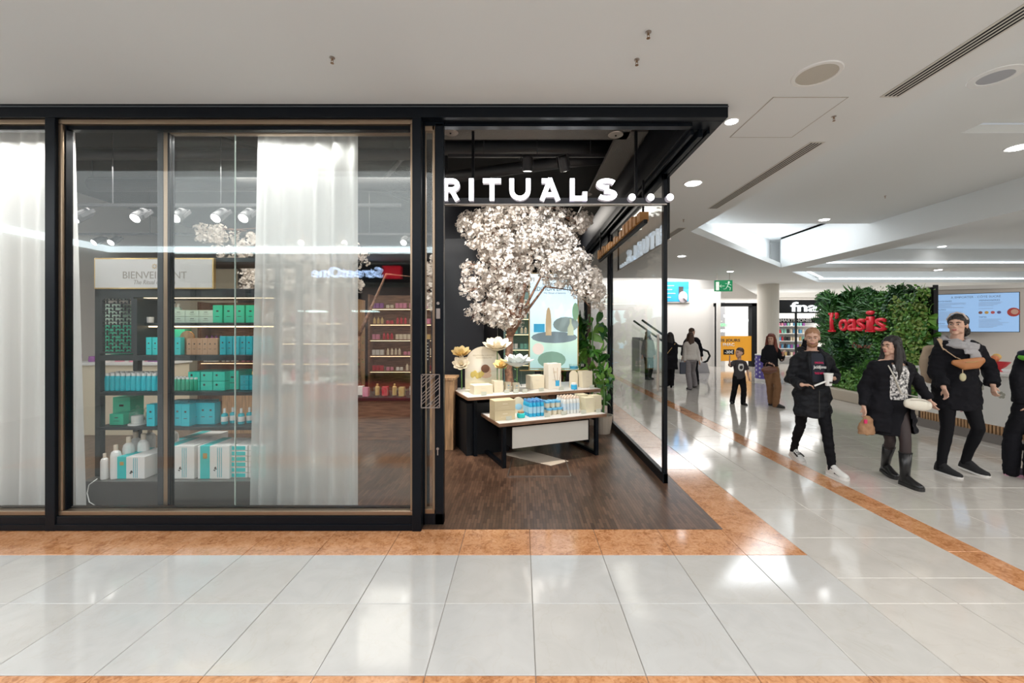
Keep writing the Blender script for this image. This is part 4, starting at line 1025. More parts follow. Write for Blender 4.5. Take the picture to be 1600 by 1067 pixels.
# ------------------------------------------------ blossom trees
def petal_cluster(seed, n=9, r=.055):
    rr = random.Random(seed); m = MB()
    for k in range(n):
        d = Vector((rr.gauss(0, 1), rr.gauss(0, 1), rr.gauss(0, 1))).normalized(); c = d*r*rr.uniform(.5, 1.)
        q = d.to_track_quat('Z', 'Y').to_matrix()
        s = rr.uniform(.019, .028)
        for j in range(5):
            a = 2*PI*j/5+rr.random()
            u = Vector((math.cos(a), math.sin(a), .25)); v = Vector((-math.sin(a), math.cos(a), 0))
            pts = [Vector((0, 0, 0)), u*s*.6+v*s*.42, u*s*1.1, u*s*.6-v*s*.42]
            m.add([q @ p+c for p in pts], [(0, 1, 2, 3)])
    return m
blm = mat('blossom_petal', (.80, .73, .66), .7); barkm = mat('pink_brown_bark', (.25, .13, .08), .7, noise_amt=.4, nscale=20)
BC = [petal_cluster(s_).mesh('blossom_cluster', blm) for s_ in range(8)]
def blossom_tree(label, base, crowns, nparts, nstuff, seed, dy, trunk=True):
    rr = random.Random(seed)
    t = thing('blossom_tree', label, 'tree', base)
    b = Vector(base)
    fork = b+Vector((0, 0, 1.45))
    if trunk:
        MB().tube([(0, 0, 0), (.03, 0, .5), (-.02, .02, 1.0), (0, 0, 1.5)], [.085, .07, .06, .055], 10).build('trunk', barkm, t, smooth=True)
        m = MB()
        for k in range(60):
            a = rr.uniform(0, 2*PI); z_ = rr.uniform(.3, 1.5); c = Vector((.08*math.cos(a), .08*math.sin(a), z_)); s = .05
            d = Vector((math.cos(a), math.sin(a), -.4)); v = Vector((-math.sin(a), math.cos(a), 0))
            m.add([c, c+d*s*.5+v*s*.35, c+d*s, c+d*s*.5-v*s*.35], [(0, 1, 2, 3)])
        o = m.build('ivy', mat('ivy_green', (.06, .22, .06), .6), t); o['kind'] = 'stuff'
    pts = []
    tot = sum(c[4] for c in crowns)
    for (cx, cy, rx, ry, wt) in crowns:
        for _ in range(int((nparts+nstuff)*wt/tot)):
            while True:
                u, v, w_ = rr.uniform(-1, 1), rr.uniform(-1, 1), rr.uniform(-1, 1)
                if u*u+v*v+w_*w_ < 1: break
            d = base[1]+w_*dy
            pts.append(P(cx+u*rx, cy+v*ry, d)-b)
        c3 = P(cx, cy, base[1])-b
        e = [Vector((0, 0, 1.45)), Vector((c3.x*.12, 0, 1.75)), Vector((c3.x*.4, c3.y*.5, max(c3.z+.12, 2.25))), c3+Vector((0, 0, .05)), c3+Vector((rr.uniform(-.1, .1), 0, .12))]
        MB().tube(e, [.030, .026, .018, .011, .005], 7).build('branch', barkm, t, smooth=True)
        for _ in range(5):
            q = c3+Vector((rr.uniform(-1, 1)*rx/650*base[1]*.8, rr.uniform(-.2, .2), rr.uniform(-1, 1)*ry/650*base[1]*.8))
            MB().tube([c3.lerp(e[2], .4), q], [.010, .004], 5).build('twig', barkm, t)
    rr.shuffle(pts)
    pts.sort(key=lambda p: p.y)
    near, far = pts[:nparts], pts[nparts:]
    for p in near:
        o = link('blossom_cluster', rr.choice(BC), t, p); o.rotation_euler = (rr.uniform(0, 6), rr.uniform(0, 6), 0); o.scale = [rr.uniform(.8, 1.35)]*3
    big = MB()
    for p in far:
        me = rr.choice(BC); q = Matrix.Rotation(rr.uniform(0, 6), 3, 'Z') @ Matrix.Rotation(rr.uniform(0, 6), 3, 'X')
        s = rr.uniform(.8, 1.35)
        big.add([q @ v.co*s+p for v in me.vertices], [tuple(f.vertices) for f in me.polygons])
    if far: o = big.build('blossom_mass', blm, t); o['kind'] = 'stuff'
blossom_tree('large artificial tree in pale pink-white blossom above the entrance tables', (-.17, 6.25, 0),
             [(775, 365, 50, 42, 1.5), (850, 370, 55, 38, 1.5), (790, 425, 45, 50, 1.5), (880, 415, 45, 34, 1.1), (918, 445, 28, 28, .5), (740, 452, 22, 18, .16), (735, 350, 20, 22, .22), (785, 485, 38, 30, .6), (912, 345, 12, 18, .14), (735, 420, 20, 12, .08), (745, 490, 18, 14, .1), (935, 465, 12, 20, .12), (820, 335, 80, 18, .8)], 300, 1500, 11, .45)
blossom_tree('second blossoming artificial tree inside the shop behind the curtained window', (-2.6, 6.6, 0),
             [(470, 430, 60, 50, 1.5), (540, 420, 40, 50, .8), (370, 385, 45, 24, .5), (330, 365, 34, 14, .3), (395, 440, 25, 30, .5), (672, 440, 10, 45, .35), (470, 500, 50, 35, .6)], 260, 300, 12, .5)
# =================================================================== SHOP CEILING SERVICES, BACKGROUND SHELVING
pipe = mat('painted_pipe', (.035, .036, .04), .45)
def ceilpipe(pts, r, name, lab, cat='pipe', m=None, n=12):
    o = MB().tube(pts, [r]*len(pts), n).build(name, m or pipe, smooth=True)
    for p in (pts[0], pts[-1]): MB().bx(p[0]-.01, p[0]+.01, p[1]-.01, p[1]+.01, p[2], 4.36).build('hanger', pipe, o)
    return tag(o, lab, cat)
ceilpipe([(-1.0, 5.45, 3.98), (1.35, 5.45, 3.98)], .09, 'ventilation_duct', 'thick round dark duct crossing above the lit sign, upper one', 'duct')
ceilpipe([(-1.1, 6.2, 3.86), (.6, 5.9, 3.98), (1.3, 5.8, 4.0)], .085, 'ventilation_duct', 'thick dark duct sloping across behind the lit sign, lower one', 'duct')
ceilpipe([(-1.2, 4.9, 3.98), (1.3, 4.85, 3.98)], .03, 'sprinkler_pipe', 'slim dark pipe running above the lit letters')
ceilpipe([(-.95, 4.7, 4.05), (-.3, 4.7, 4.05)], .028, 'sprinkler_pipe', 'short slim pipe at the upper left of the entrance')
ceilpipe([(-6.8, 5.1, 3.75), (-1.2, 5.1, 3.75)], .07, 'ventilation_duct', 'long grey duct crossing the top of the large window', 'duct')
ceilpipe([(-6.8, 6.6, 3.9), (-1.2, 6.6, 3.9)], .11, 'ventilation_duct', 'wide grey duct farther back across the large window', 'duct')
ceilpipe([(-4.9, 4.2, 4.15), (-2.2, 8.2, 4.15)], .03, 'sprinkler_pipe', 'slim grey pipe running diagonally over the shelf')
ceilpipe([(-2.6, 7.5, 4.15), (-1.0, 5.0, 4.15)], .03, 'sprinkler_pipe', 'slim pale pipe running diagonally right of the curtain', m=mat('pipe_grey', (.2, .2, .2), .5))
tray = mat('perforated_steel', (.13, .12, .11), .5, .5, bump=.8, bscale=120)
m = MB(); m.bx(-1.1, 1.12, 4.10, 4.42, 3.62, 3.66); m.bx(1.0, 1.30, 4.25, 9, 3.62, 3.66)
m.bx(-1.1, 1.0, 4.10, 4.115, 3.62, 3.72); m.bx(1.29, 1.305, 4.4, 9, 3.62, 3.72)
tag(m.build('cable_tray', tray), 'perforated steel cable tray turning back above the shop entrance', 'cable tray')
for i, (x_, y_) in enumerate(((-.72, 4.25), (.98, 4.3), (.98, 6.2))):
    t = thing('ceiling_disc', 'round dull steel disc under the perforated cable tray, %s' % ('left one', 'at the corner', 'farther back')[i], 'fitting', (x_, y_, 3.615), 0, 'discs under the cable tray')
    MB().lathe((0, 0, 0), [(.08, 0), (.075, -.006), (.01, -.008)], 20).build('plate', silv, t); MB().lathe((0, 0, 0), [(.01, -.008), (.008, -.016)], 8).build('screw', matteb, t)
# spot tracks
spl = mat('spot_lens', (1, 1, 1), .3, emis=(1, .97, .92), es=9)
housing = mat('spot_housing', (.06, .06, .065), .4)
def track(p, q, lab):
    t = thing('light_track', lab, 'light track'); MB().bar(p, q, .035).build('rail', housing, t)
    for f in (.2, .5, .8):
        c = Vector(p).lerp(Vector(q), f); MB().bar(c, (c.x, c.y, 4.36), .008).build('suspension_rod', housing, t)
track((-5.6, 4.85, 3.05), (-1.4, 4.85, 3.05), 'dark light track hung across the large window above the shelf')
track((-7.9, 7.4, 3.3), (-1.4, 7.4, 3.3), 'farther light track hung in the depth of the shop')
track((-.9, 5.15, 3.75), (1.3, 5.15, 3.75), 'light track hung above the entrance tables')
SPT = None
def spotlamp(c, aim, lab):
    global SPT
    q = (Vector(aim)-Vector(c)).to_track_quat('-Z', 'Y').to_euler()
    if SPT is None:
        SPT = thing('spotlight', lab, 'spotlight', c, 0, 'track spotlights')
        MB().lathe((0, 0, 0), [(.05, .10), (.058, .08), (.062, -.07), (.058, -.075)], 18).build('housing', housing, SPT)
        MB().lathe((0, 0, -.075), [(.052, -.0), (.03, -.004), (.004, -.005)], 18).build('lens', spl, SPT)
        m = MB(); m.bx(-.075, -.07, -.02, .02, -.03, .12); m.bx(.07, .075, -.02, .02, -.03, .12); m.bx(-.075, .075, -.02, .02, .115, .12); m.build('bracket', housing, SPT)
        SPT.rotation_euler = q
    else: o = dup(SPT, c, None, lab); o.rotation_euler = q
for px, d, zc, aim, lab in ((127, 4.85, 2.93, (-.5, -1, -1), 'track spotlight nearest the left curtain'), (218, 4.85, 2.93, (0, -1.2, -1), 'track spotlight left of the bronze post'),
        (279, 4.85, 2.93, (.1, -1.2, -1), 'track spotlight just right of the bronze post'), (343, 4.85, 2.93, (-.1, -1.2, -1), 'track spotlight above the white sign board end'), (385, 4.85, 2.93, (0, -1.2, -1), 'track spotlight beside the curtain edge'),
        (153, 7.4, 3.18, (-.3, -1, -.8), 'far track spotlight, low beside the left curtain'), (178, 7.4, 3.18, (0, -1, -.8), 'far track spotlight above the lattice panel'), (473, 7.4, 3.18, (0, -1, -.8), 'far track spotlight glowing through the curtain'), (540, 7.4, 3.18, (0, -1, -.8), 'far track spotlight at the right edge of the curtain'), (632, 7.4, 3.18, (0, -1, -.8), 'far track spotlight beside the black right mullion'),
        (824, 5.15, 3.64, (0, .3, -1), 'track spotlight above the lit sign, left one'), (881, 5.15, 3.64, (.3, .5, -1), 'small track spotlight above the lit sign, right one')):
    c = Vector(((px-814)/650*d, d, zc)); spotlamp(c, c+Vector(aim), lab)
# background shelving with rows of goods
GC = [mat('goods_'+n, c, .5) for n, c in (('cream', (.78, .68, .52)), ('white', (.8, .78, .74)), ('pink', (.68, .25, .36)), ('gold', (.58, .40, .15)), ('mint', (.25, .58, .48)), ('purple', (.30, .10, .34)), ('red', (.55, .04, .06)), ('amber', (.55, .22, .08)), ('black', (.03, .03, .035)), ('blue', (.12, .35, .58)))]
GM = {}
def goods(mi, kind):
    k = (mi, kind)
    if k not in GM:
        m = MB()
        if kind == 0: m.bx(-.04, .04, -.04, .04, 0, .13)
        elif kind == 1: m.lathe((0, 0, 0), [(.032, 0), (.034, .01), (.034, .12), (.014, .14), (.016, .17)], 10)
        else: m.lathe((0, 0, 0), [(.042, 0), (.045, .01), (.045, .06), (.04, .065), (.04, .085)], 12)
        GM[k] = m.mesh(('goods_box', 'goods_bottle', 'goods_jar')[kind], GC[mi])
    return GM[k]
NG = [0]
def shelfrack(x0, x1, y, levels, pal, lab, glab, depth=.35, mt=None, top=2.2, seed=1, face=-1, gl=True, step=.1):
    rr = random.Random(seed); mt = mt or woodd
    t = thing('product_rack', lab, 'shelving')
    MB().bx(x0, x0+.04, y, y+depth, 0, top).build('side_panel', mt, t); MB().bx(x1-.04, x1, y, y+depth, 0, top).build('side_panel', mt, t)
    MB().bx(x0, x1, y+depth-.02, y+depth, 0, top).build('back_panel', mt, t)
    for li, z_ in enumerate(levels):
        gn = 0
        MB().bx(x0+.04, x1-.04, y, y+depth-.02, z_-.03, z_).build('shelf', mt, t)
        if gl: MB().bx(x0+.05, x1-.05, y+.03, y+.05, z_-.04, z_-.031).build('light_strip', warm, t)
        x_ = x0+.12
        while x_ < x1-.12:
            n = rr.randint(2, 5); mi = rr.choice(pal); kd = rr.randint(0, 2)
            for _ in range(n):
                if x_ > x1-.12: break
                o = link(('goods_box', 'goods_bottle', 'goods_jar')[kd], goods(mi, kd), None, (x_, y+.12+rr.uniform(-.02, .02), z_+.001))
                gn += 1; tag(o, '%s %s, %s from left on level %s of %s' % (GC[mi].name[6:], ('carton', 'bottle', 'jar')[kd], ORD[min(gn-1, 29)], ('one', 'two', 'three', 'four', 'five')[li], glab), ('box', 'bottle', 'jar')[kd], 'goods on '+glab)
                x_ += step
            x_ += step*.5
    return t
shelfrack(-7.0, -5.5, 9.0, (.5, .9, 1.3, 1.7), (0, 1, 2, 5), 'far shelving rack behind the left curtain gap', 'the far left rack', seed=2)
shelfrack(-5.2, -3.2, 8.2, (.55, .95, 1.35, 1.75), (0, 1, 3, 2, 7), 'shelving rack seen between the boards of the black shelf', 'the rack behind the black shelf', seed=3, mt=woodc)
shelfrack(-3.9, -1.9, 10.6, (.55, .95, 1.35, 1.75, 2.15), (0, 1, 6, 2, 5, 3), 'shelving rack far behind the curtained window', 'the rack behind the curtain', seed=4, top=2.5)
shelfrack(-.45, .9, 10.8, (.7, 1.1, 1.5, 1.9, 2.3), (9, 4, 0, 1), 'shelving rack far behind the poster', 'the rack behind the poster', seed=5, mt=mat('pale_teal_panel', (.25, .40, .40), .5), top=2.6)
for i, (x_, y_, w_, h_, mt, lab) in enumerate(((-6.9, 6.3, 1.4, 1.1, cream, 'long pale counter behind the left curtain gap'), (-2.5, 6.0, 1.15, .62, woodd, 'low brown timber counter right of the curtain in the large window'), (-4.6, 6.4, 1.5, .8, woodc, 'timber island behind the black display shelf'))):
    t = thing('shop_counter', lab, 'counter', (x_, y_, 0))
    MB().bx(0, w_, 0, .6, 0, h_-.04).build('body', mt, t, bev=.004); MB().bx(-.03, w_+.03, -.03, .63, h_-.04, h_).build('worktop', wcard if i != 1 else matteb, t, bev=.004)
    rr = random.Random(i)
    n = 0
    for k in range(int(w_/.13)):
        kd = rr.randint(0, 2); mi = rr.choice(((2, 5, 1), (6, 2, 2, 3, 1), (3, 7, 1, 6))[i])
        o = link(('goods_box', 'goods_bottle', 'goods_jar')[kd], goods(mi, kd), None, (x_+.09+k*.13, y_+.1+rr.uniform(0, .2), h_+.001))
        tag(o, '%s %s, %s from the left on the %s' % (GC[mi].name[6:], ('carton', 'bottle', 'jar')[kd], ORD[k], ('long pale counter', 'low brown counter', 'timber island')[i]), ('box', 'bottle', 'jar')[kd], 'goods on counter')
o = MB().bx(-8.0, -6.6, 9.6, 9.7, 0, 3.0).build('wall_shop_cream', cream); struct(o)
# potted plants at the right inside the entrance
leafg = [mat('leaf_%d' % i, c, .45) for i, c in enumerate(((.013, .06, .012), (.03, .13, .018), (.065, .22, .025), (.15, .33, .05), (.02, .09, .03), (.24, .34, .07)))]
def leaf_mesh(kind, seed, mt):
    rr = random.Random(seed); m = MB()
    def blade(c, d, L, W, up, cup=.2):
        d = Vector(d).normalized(); u = Vector(up); s = d.cross(u).normalized(); n = s.cross(d)
        c = Vector(c); rows_ = []
        for t_, w_, b_ in ((0, .05, 0), (.3, .8, .06), (.6, 1, .05), (.85, .55, -.03), (1, .02, -.14)):
            p = c+d*L*t_+n*L*b_; rows_ += [p-s*W*w_*.5+n*W*cup*w_*.5, p, p+s*W*w_*.5+n*W*cup*w_*.5]
        fs = []
        for i in range(4):
            for j in range(2): q = i*3+j; fs.append((q, q+1, q+4, q+3))
        m.add(rows_, fs)
    if kind == 'fern':
        for k in range(5):
            a = rr.uniform(-1.5, 1.5); d = Vector((math.sin(a), -.5, math.cos(a)*.9)).normalized(); L = rr.uniform(.16, .24)
            for i in range(7):
                p = d*L*(i/7)+Vector((0, 0, -.12*(i/7)**2)); s = d.cross(Vector((0, -1, 0))).normalized()
                for sg in (-1, 1): blade(p, s*sg+d*.6, .07*(1-i/9), .022, (0, -1, 0), .1)
    elif kind == 'broad':
        for k in range(5):
            a = rr.uniform(0, 2*PI); blade((0, 0, 0), (math.cos(a), -rr.uniform(.3, .9), math.sin(a)), rr.uniform(.13, .2), rr.uniform(.07, .10), (0, -.6, .8))
    elif kind == 'ivy':
        for k in range(14):
            c = Vector((rr.uniform(-.12, .12), rr.uniform(-.08, 0), rr.uniform(-.12, .12))); a = rr.uniform(0, 2*PI)
            blade(c, (math.cos(a), -.5, math.sin(a)), rr.uniform(.04, .07), rr.uniform(.03, .045), (0, -.7, .7))
    else:
        for k in range(9):
            a = rr.uniform(-2.2, 2.2); blade((0, 0, 0), (math.sin(a), -.6, math.cos(a)), rr.uniform(.16, .26), .03, (0, -1, .3), .4)
    return m.mesh('leaf_cluster', mt, smooth=True)
LM = {(k, i): leaf_mesh(k, i*7+j, leafg[i]) for j, k in enumerate(('fern', 'broad', 'ivy', 'spiky')) for i in range(6)}
def potted(name, loc, h, lab, n, seed, kinds=('broad',), s=1.4, r=.3):
    rr = random.Random(seed)
    t = thing(name, lab, 'plant', loc)
    MB().lathe((0, 0, 0), [(.11, 0), (.15, .26), (.16, .28), (.14, .28), (.13, .24)], 18).build('pot', mat('beige_pot', (.55, .48, .40), .6), t)
    MB().tube([(0, 0, .24), (.02, 0, h*.6), (0, 0, h)], [.02, .014, .008], 6).build('stem', mat('stem_green'), t)
    for k in range(n):
        z_ = rr.uniform(.35, 1.)*h; a = rr.uniform(0, 2*PI); q = r*rr.uniform(.1, 1)
        o = link('leaf_cluster', LM[(rr.choice(kinds), rr.choice((1, 2, 3, 3, 4)))], t, (q*math.cos(a), q*math.sin(a), z_)); o.rotation_euler = (rr.uniform(-.5, .5), rr.uniform(-3, 3), a+PI/2); o.scale = [s*rr.uniform(.7, 1.2)]*3
potted('potted_monstera', (1.2, 7.05, 0), 1.8, 'tall broad-leaved green plant at the right of the shop entrance', 26, 1, s=1.3, r=.18)
potted('potted_monstera', (.80, 7.8, 0), 2.0, 'bright green plant just right of the lit poster', 24, 2, s=1.3, r=.2)
potted('potted_monstera', (1.15, 8.2, 0), 1.6, 'dark leafy plant farther back beside the glass wall', 20, 3, s=1.2, r=.2)
potted('potted_monstera', (1.27, 6.45, 0), .95, 'low leafy plant in a beige pot behind the end of the lower table', 14, 4, s=.9, r=.12)
# purple rack inside the glass
shelfrack(.62, 1.05, 9.9, (.7, 1.1, 1.5, 1.9), (5, 1, 9), 'narrow rack with purple goods beside the inner glass', 'the narrow purple rack', seed=8, top=2.1)
# =================================================================== WHAT STANDS BEHIND THE PHOTOGRAPHER (seen mirrored in the glass)
tag(MB().bx(-8.88, -8.82, -2.2, 2.6, 3.27, 3.385).build('cove_lamp', mat('cove_lamp_b', (1, 1, 1), .5, emis=(.85, .95, 1), es=8)), 'short cool white ceiling light band along the left side wall', 'light')
cv = tag(MB().bx(-9, 2.6, -2.26, -2.2, 3.27, 3.385).build('cove_lamp', mat('cove_lamp_b', (1, 1, 1), .5, emis=(.85, .95, 1), es=11)), 'long cool white ceiling light band mirrored across the shop windows', 'light')
op = thing('opposite_shop', 'dark fascia of the opposite fashion shop with lettering, mirrored in the window', 'shop front')
MB().bx(-8.8, 1.5, -4.3, -4.0, 2.85, 3.3).build('fascia', matteb, op)
Rz = Matrix.Rotation(PI, 3, 'Z')
text('lettering', 'StreetOne', mat('blue_white_letters', (1, 1, 1), .4, emis=(.45, .62, 1), es=6), op, 3.6, 5.4, 2.95, 3.22, 3.99, .03, .02, Rz)
MB().bx(-3.55, -3.1, -3.99, -3.9, 2.92, 3.24).build('red_panel', mat('red_lit', (.7, 0, .02), .4, emis=(.9, .0, .02), es=1.2), op)
for i in range(7): MB().bx(-8.7+i*1.45, -8.62+i*1.45, -4.3, -4.2, 0, 2.85).build('post', matteb, op)
MB().bx(-8.8, 1.5, -5.6, -5.5, .0, 2.85).build('inner_wall', mat('shop_pink_wall', (.50, .34, .32), .7), op)
for i in range(2): MB().bx(-6.2+i*1.5, -5.6+i*1.5, -5.2, -4.8, 2.10, 2.14).build('lamp_panel', mat('lamp_panel', (1, 1, 1), .5, emis=(.8, 1, .98), es=5), op)
fk = thing('flower_kiosk', 'low red kiosk with cream lettering and dark foliage, mirrored in the window', 'kiosk')
MB().bx(-3.9, -1.9, -1.5, -.75, .0, .62).build('body', mat('dark_red_paint', (.22, .01, .02), .4), fk); MB().bx(-3.9, -1.9, -.75, -.72, .32, .62).build('banner', redp, fk)
text('lettering', 'DOUCEUR', cream, fk, 1.95, 2.95, .38, .56, .719, .01, .02, Rz)
rr = random.Random(9)
for k in range(60):
    o = link('leaf_cluster', LM[(rr.choice(('spiky', 'fern')), rr.choice((0, 1, 4)))], fk, (rr.uniform(-3.8, -2.0), rr.uniform(-1.3, -.8), .66)); o.rotation_euler = (0, rr.uniform(-1, 1), rr.uniform(0, 6))
# =================================================================== THE CONCOURSE AT THE RIGHT
# plant wall
PWX = 7.56
pw = thing('plant_wall', 'tall wall covered in green plants with red raised lettering', 'plant wall')
MB().bx(PWX, PWX+.08, 7.66, 10.3, .0, 2.38).build('backing', mat('dark_backing', (.012, .02, .01), .9), pw)
MB().bx(PWX-.35, PWX+.15, 7.75, 10.4, 0, .24).build('planter_base', mat('beige_stone', (.52, .45, .36), .5), pw, bev=.02)
MB().bx(PWX+.0, PWX+.085, 7.62, 7.64, 0, 2.42).build('end_panel', matteb, pw)
rr = random.Random(21)
RM = Matrix.Rotation(-PI/2, 3, 'Z')
stuffb = [MB() for _ in range(6)]
N_ = 1100
pl = []
for k in range(N_):
    y_ = rr.uniform(7.64, 10.35); z_ = rr.uniform(.22, 2.45)
    if z_ > 2.3: z_ = 2.28+rr.uniform(0, .16)*(1 if noise.noise(Vector((y_*2, 0, 0))) > -.1 else .2)
    pl.append((y_, z_))
pl.sort()
for k, (y_, z_) in enumerate(pl):
    n1 = noise.noise(Vector((y_*1.3, z_*1.3, 3))); n2 = noise.noise(Vector((y_*1.7+9, z_*1.7, 1)))
    if y_ < 8.25: kd = 'ivy' if rr.random() < .8 else 'broad'; ci = rr.choice((3, 3, 5, 2)) if n1 > -.15 else rr.choice((1, 2, 0))
    else:
        kd = 'fern' if n1 > .2 else ('broad' if n1 < -.25 else ('ivy' if n2 > 0 else 'spiky')); ci = 0 if n2 < -.3 else (1 if n2 < 0 else (4 if n2 < .15 else (2 if n2 < .35 else 3)))
    if z_ < .7: ci = max(ci, 2) if ci != 4 else 3
    if 1.5 < z_ < 1.95 and 8.5 < y_ < 10.3 and rr.random() < .5: continue
    me = LM[(kd, ci)]; sc_ = rr.uniform(.75, 1.3)*(1.3 if kd in ('fern', 'broad', 'spiky') and z_ > 1.3 else 1)
    q = RM @ Matrix.Rotation(rr.uniform(-.7, .7), 3, 'Y'); off = Vector((PWX-rr.uniform(0, .05)-(.06 if kd == 'ivy' else 0), y_, z_))
    if k % 4 == 0 and k < 1200:
        o = link('leaf_cluster', me, pw, off); o.rotation_euler = q.to_euler(); o.scale = [sc_]*3
    else: stuffb[ci].add([q @ v.co*sc_+off for v in me.vertices], [tuple(f.vertices) for f in me.polygons])
for ci, b_ in enumerate(stuffb):
    if b_.v: o = b_.build('foliage', leafg[ci], pw); o['kind'] = 'stuff'
redl = mat('red_letters', (.68, .015, .03), .4, emis=(.9, .03, .06), es=.12)
# letters face -X: local x -> -Y
MR = Matrix(((0, 1, 0), (-1, 0, 0), (0, 0, 1)))
def side_text(name, s, m, parent, ya, yb, z0, z1, xf, depth, bold):
    return text(name, s, m, parent, -ya, -yb, z0, z1, xf, depth, bold, MR)
def wy(p): return 7.40*650/(p-814)
for ch, a, b, z0, z1 in (('l', 1300, 1303.5, 1.57, 2.0), ('’', 1308, 1311, 1.85, 2.0), ('o', 1314, 1327, 1.57, 1.84), ('a', 1328, 1341, 1.57, 1.84), ('s', 1342, 1354, 1.57, 1.84), ('i', 1357, 1368, 1.57, 2.0), ('s', 1371, 1387, 1.57, 1.84)):
    side_text('letter', ch, redl, pw, wy(a), wy(b), z0, z1, 7.40, .06, .012)
m = MB()
for a, b in ((1297.5, 1306), (1356, 1369)): m.bx(7.34, 7.40, wy(b), wy(a), 1.55, 1.59)
for a, b in ((1298, 1302), (1356, 1362)): m.bx(7.34, 7.40, wy(b), wy(a), (1.96 if a < 1350 else 1.80), (2.0 if a < 1350 else 1.84))
m.build('letter_serif', redl, pw)
side_text('small_lettering', 'Éternel', mat('rust_letters', (.30, .10, .06), .6), pw, wy(1332), wy(1363), 1.20, 1.32, 7.42, .03, .01)
# menu screen and kiosk
KA, KB = P(1457, 515, 8.62), P(1640, 515, 8.0)
kang = math.atan2(KB.y-KA.y, KB.x-KA.x)
kw = thing('kiosk_wall', 'pale wall of the snack kiosk behind the hanging menu screen', 'wall panel', (KA.x-.1, KA.y+.12, 0), kang)
MB().bx(0, 4.2, 0, .12, 0, 2.42).build('panel', mat('kiosk_paint', (.60, .56, .52), .6), kw); MB().bx(0, 4.2, -.05, .17, 2.42, 2.5).build('top_band', white, kw)
tv = thing('menu_screen', 'wide blue menu screen with French snack lists on the kiosk wall', 'screen', (P(1459, 515, 8.5).x, 8.5, 0), math.atan2(7.86-8.5, 9.47-8.49))
tw, z0, z1 = 1.18, 1.6-3/650*8.5, 1.6+54/650*8.5
MB().bx(0, tw, 0, .06, z0-.01, z1+.01).build('casing', matteb, tv)
scr = mat('screen_blue', (.10, .15, .2), .3, emis=(.30, .52, .86), es=.62)
MB().bx(.012, tw-.012, -.004, 0, z0, z1).build('display', scr, tv)
dk = mat('screen_ink', (.12, .16, .26), .5)
def st(s, x0, x1, za, zb): text('menu_lettering', s, dk, tv, x0*tw, x1*tw, z0+za*(z1-z0), z0+zb*(z1-z0), -.0045, .001)
st('À EMPORTER - CÔTÉ SUCRÉ', .21, .79, .89, .955); st('MILKSHAKES', .03, .22, .80, .84); st('VIENNOISERIES', .54, .78, .80, .84); st('GAUFRES', .03, .15, .57, .61); st('CRÊPES', .03, .14, .20, .24); st('TARTES', .54, .63, .36, .40)
m = MB()
rr = random.Random(2)
for z_ in [.76, .73, .70, .67, .64]+[.53-.03*k for k in range(9)]+[.16, .13, .10]: m.bx(.03*tw, (.2+.2*rr.random())*tw, -.0055, -.0045, z0+z_*(z1-z0), z0+(z_+.008)*(z1-z0))
for z_ in [.76, .73, .70, .67, .60]+[.32-.03*k for k in range(8)]: m.bx(.54*tw, (.7+.2*rr.random())*tw, -.0055, -.0045, z0+z_*(z1-z0), z0+(z_+.008)*(z1-z0))
m.build('menu_lines', mat('screen_line', (.30, .38, .55), .5), tv)
for i, c in enumerate(((.3, .12, .1), (.75, .45, .1), (.7, .12, .12), (.15, .15, .4))):
    MB().ell(((.56+.07*i)*tw, -.005, z0+.5*(z1-z0)), (.028, .002, .028)).build('menu_icon', mat('icon_%d' % i, c, .5), tv)
MB().ell((.93*tw, -.006, z0+.5*(z1-z0)), (.085, .003, .085)).build('cake_picture', mat('cake_red', (.5, .05, .04), .5), tv); MB().ell((.94*tw, -.009, z0+.51*(z1-z0)), (.05, .003, .05)).build('cake_picture', mat('cake_peach', (.7, .4, .3), .5), tv)
ct = thing('snack_counter', 'white snack counter with vertical wood slats above a grey stone plinth', 'counter')
KX = 6.62
MB().bx(KX, KX+.7, 4.5, 6.95, 0, .14).build('plinth', mat('grey_stone', (.22, .20, .19), .4), ct)
MB().bx(KX+.02, KX+.7, 4.5, 6.95, .14, .26).build('slat_backing', mat('slat_dark', (.06, .04, .03), .8), ct)
sm_ = MB().bx(-.012, .012, -.014, .014, 0, .12).mesh('slat', woodc)
for k in range(52): link('slat', sm_, ct, (KX+.008, 4.53+k*.046, .14))
MB().bx(KX+.01, KX+.7, 4.5, 6.95, .26, .96).build('front_panel', wcard, ct); MB().bx(KX-.04, KX+.74, 4.48, 6.97, .96, 1.0).build('worktop', wcard, ct, bev=.004)
rr = random.Random(5)
for k in range(9):
    m = MB(); c = Vector((KX+.008, 4.7+.26*k, rr.uniform(.4, .8)))
    for j in range(5): a = j*1.26+k; m.ell(c+Vector((0, .03*math.cos(a), .03*math.sin(a))), (.003, .022, .022), n=8, k=4)
    m.build('flower_drawing', mat('drawing_grey', (.42, .42, .36), .6) if k % 3 else mat('drawing_pink', (.62, .38, .42), .6), ct)
bw = thing('fruit_bowl', 'red footed bowl on the snack counter', 'bowl', (KX+.2, 5.95, 1.001))
MB().lathe((0, 0, 0), [(.05, 0), (.03, .03), (.08, .07), (.13, .14), (.12, .14), (.07, .08)], 18).build('dish', redp, bw)
for k, c in enumerate(((.6, .2, .08), (.55, .35, .15), (.7, .45, .12))):
    o = MB().ell((0, 0, 0), (.05, .05, .05)).build('pastry', mat('pastry_%d' % k, c, .6), None, (KX+.2+.05*(k-1), 5.95+.03*k, 1.18+.012*k)); tag(o, ('reddish', 'golden', 'orange')[k]+' round pastry heaped in the red bowl', 'pastry', 'pastries in the bowl')
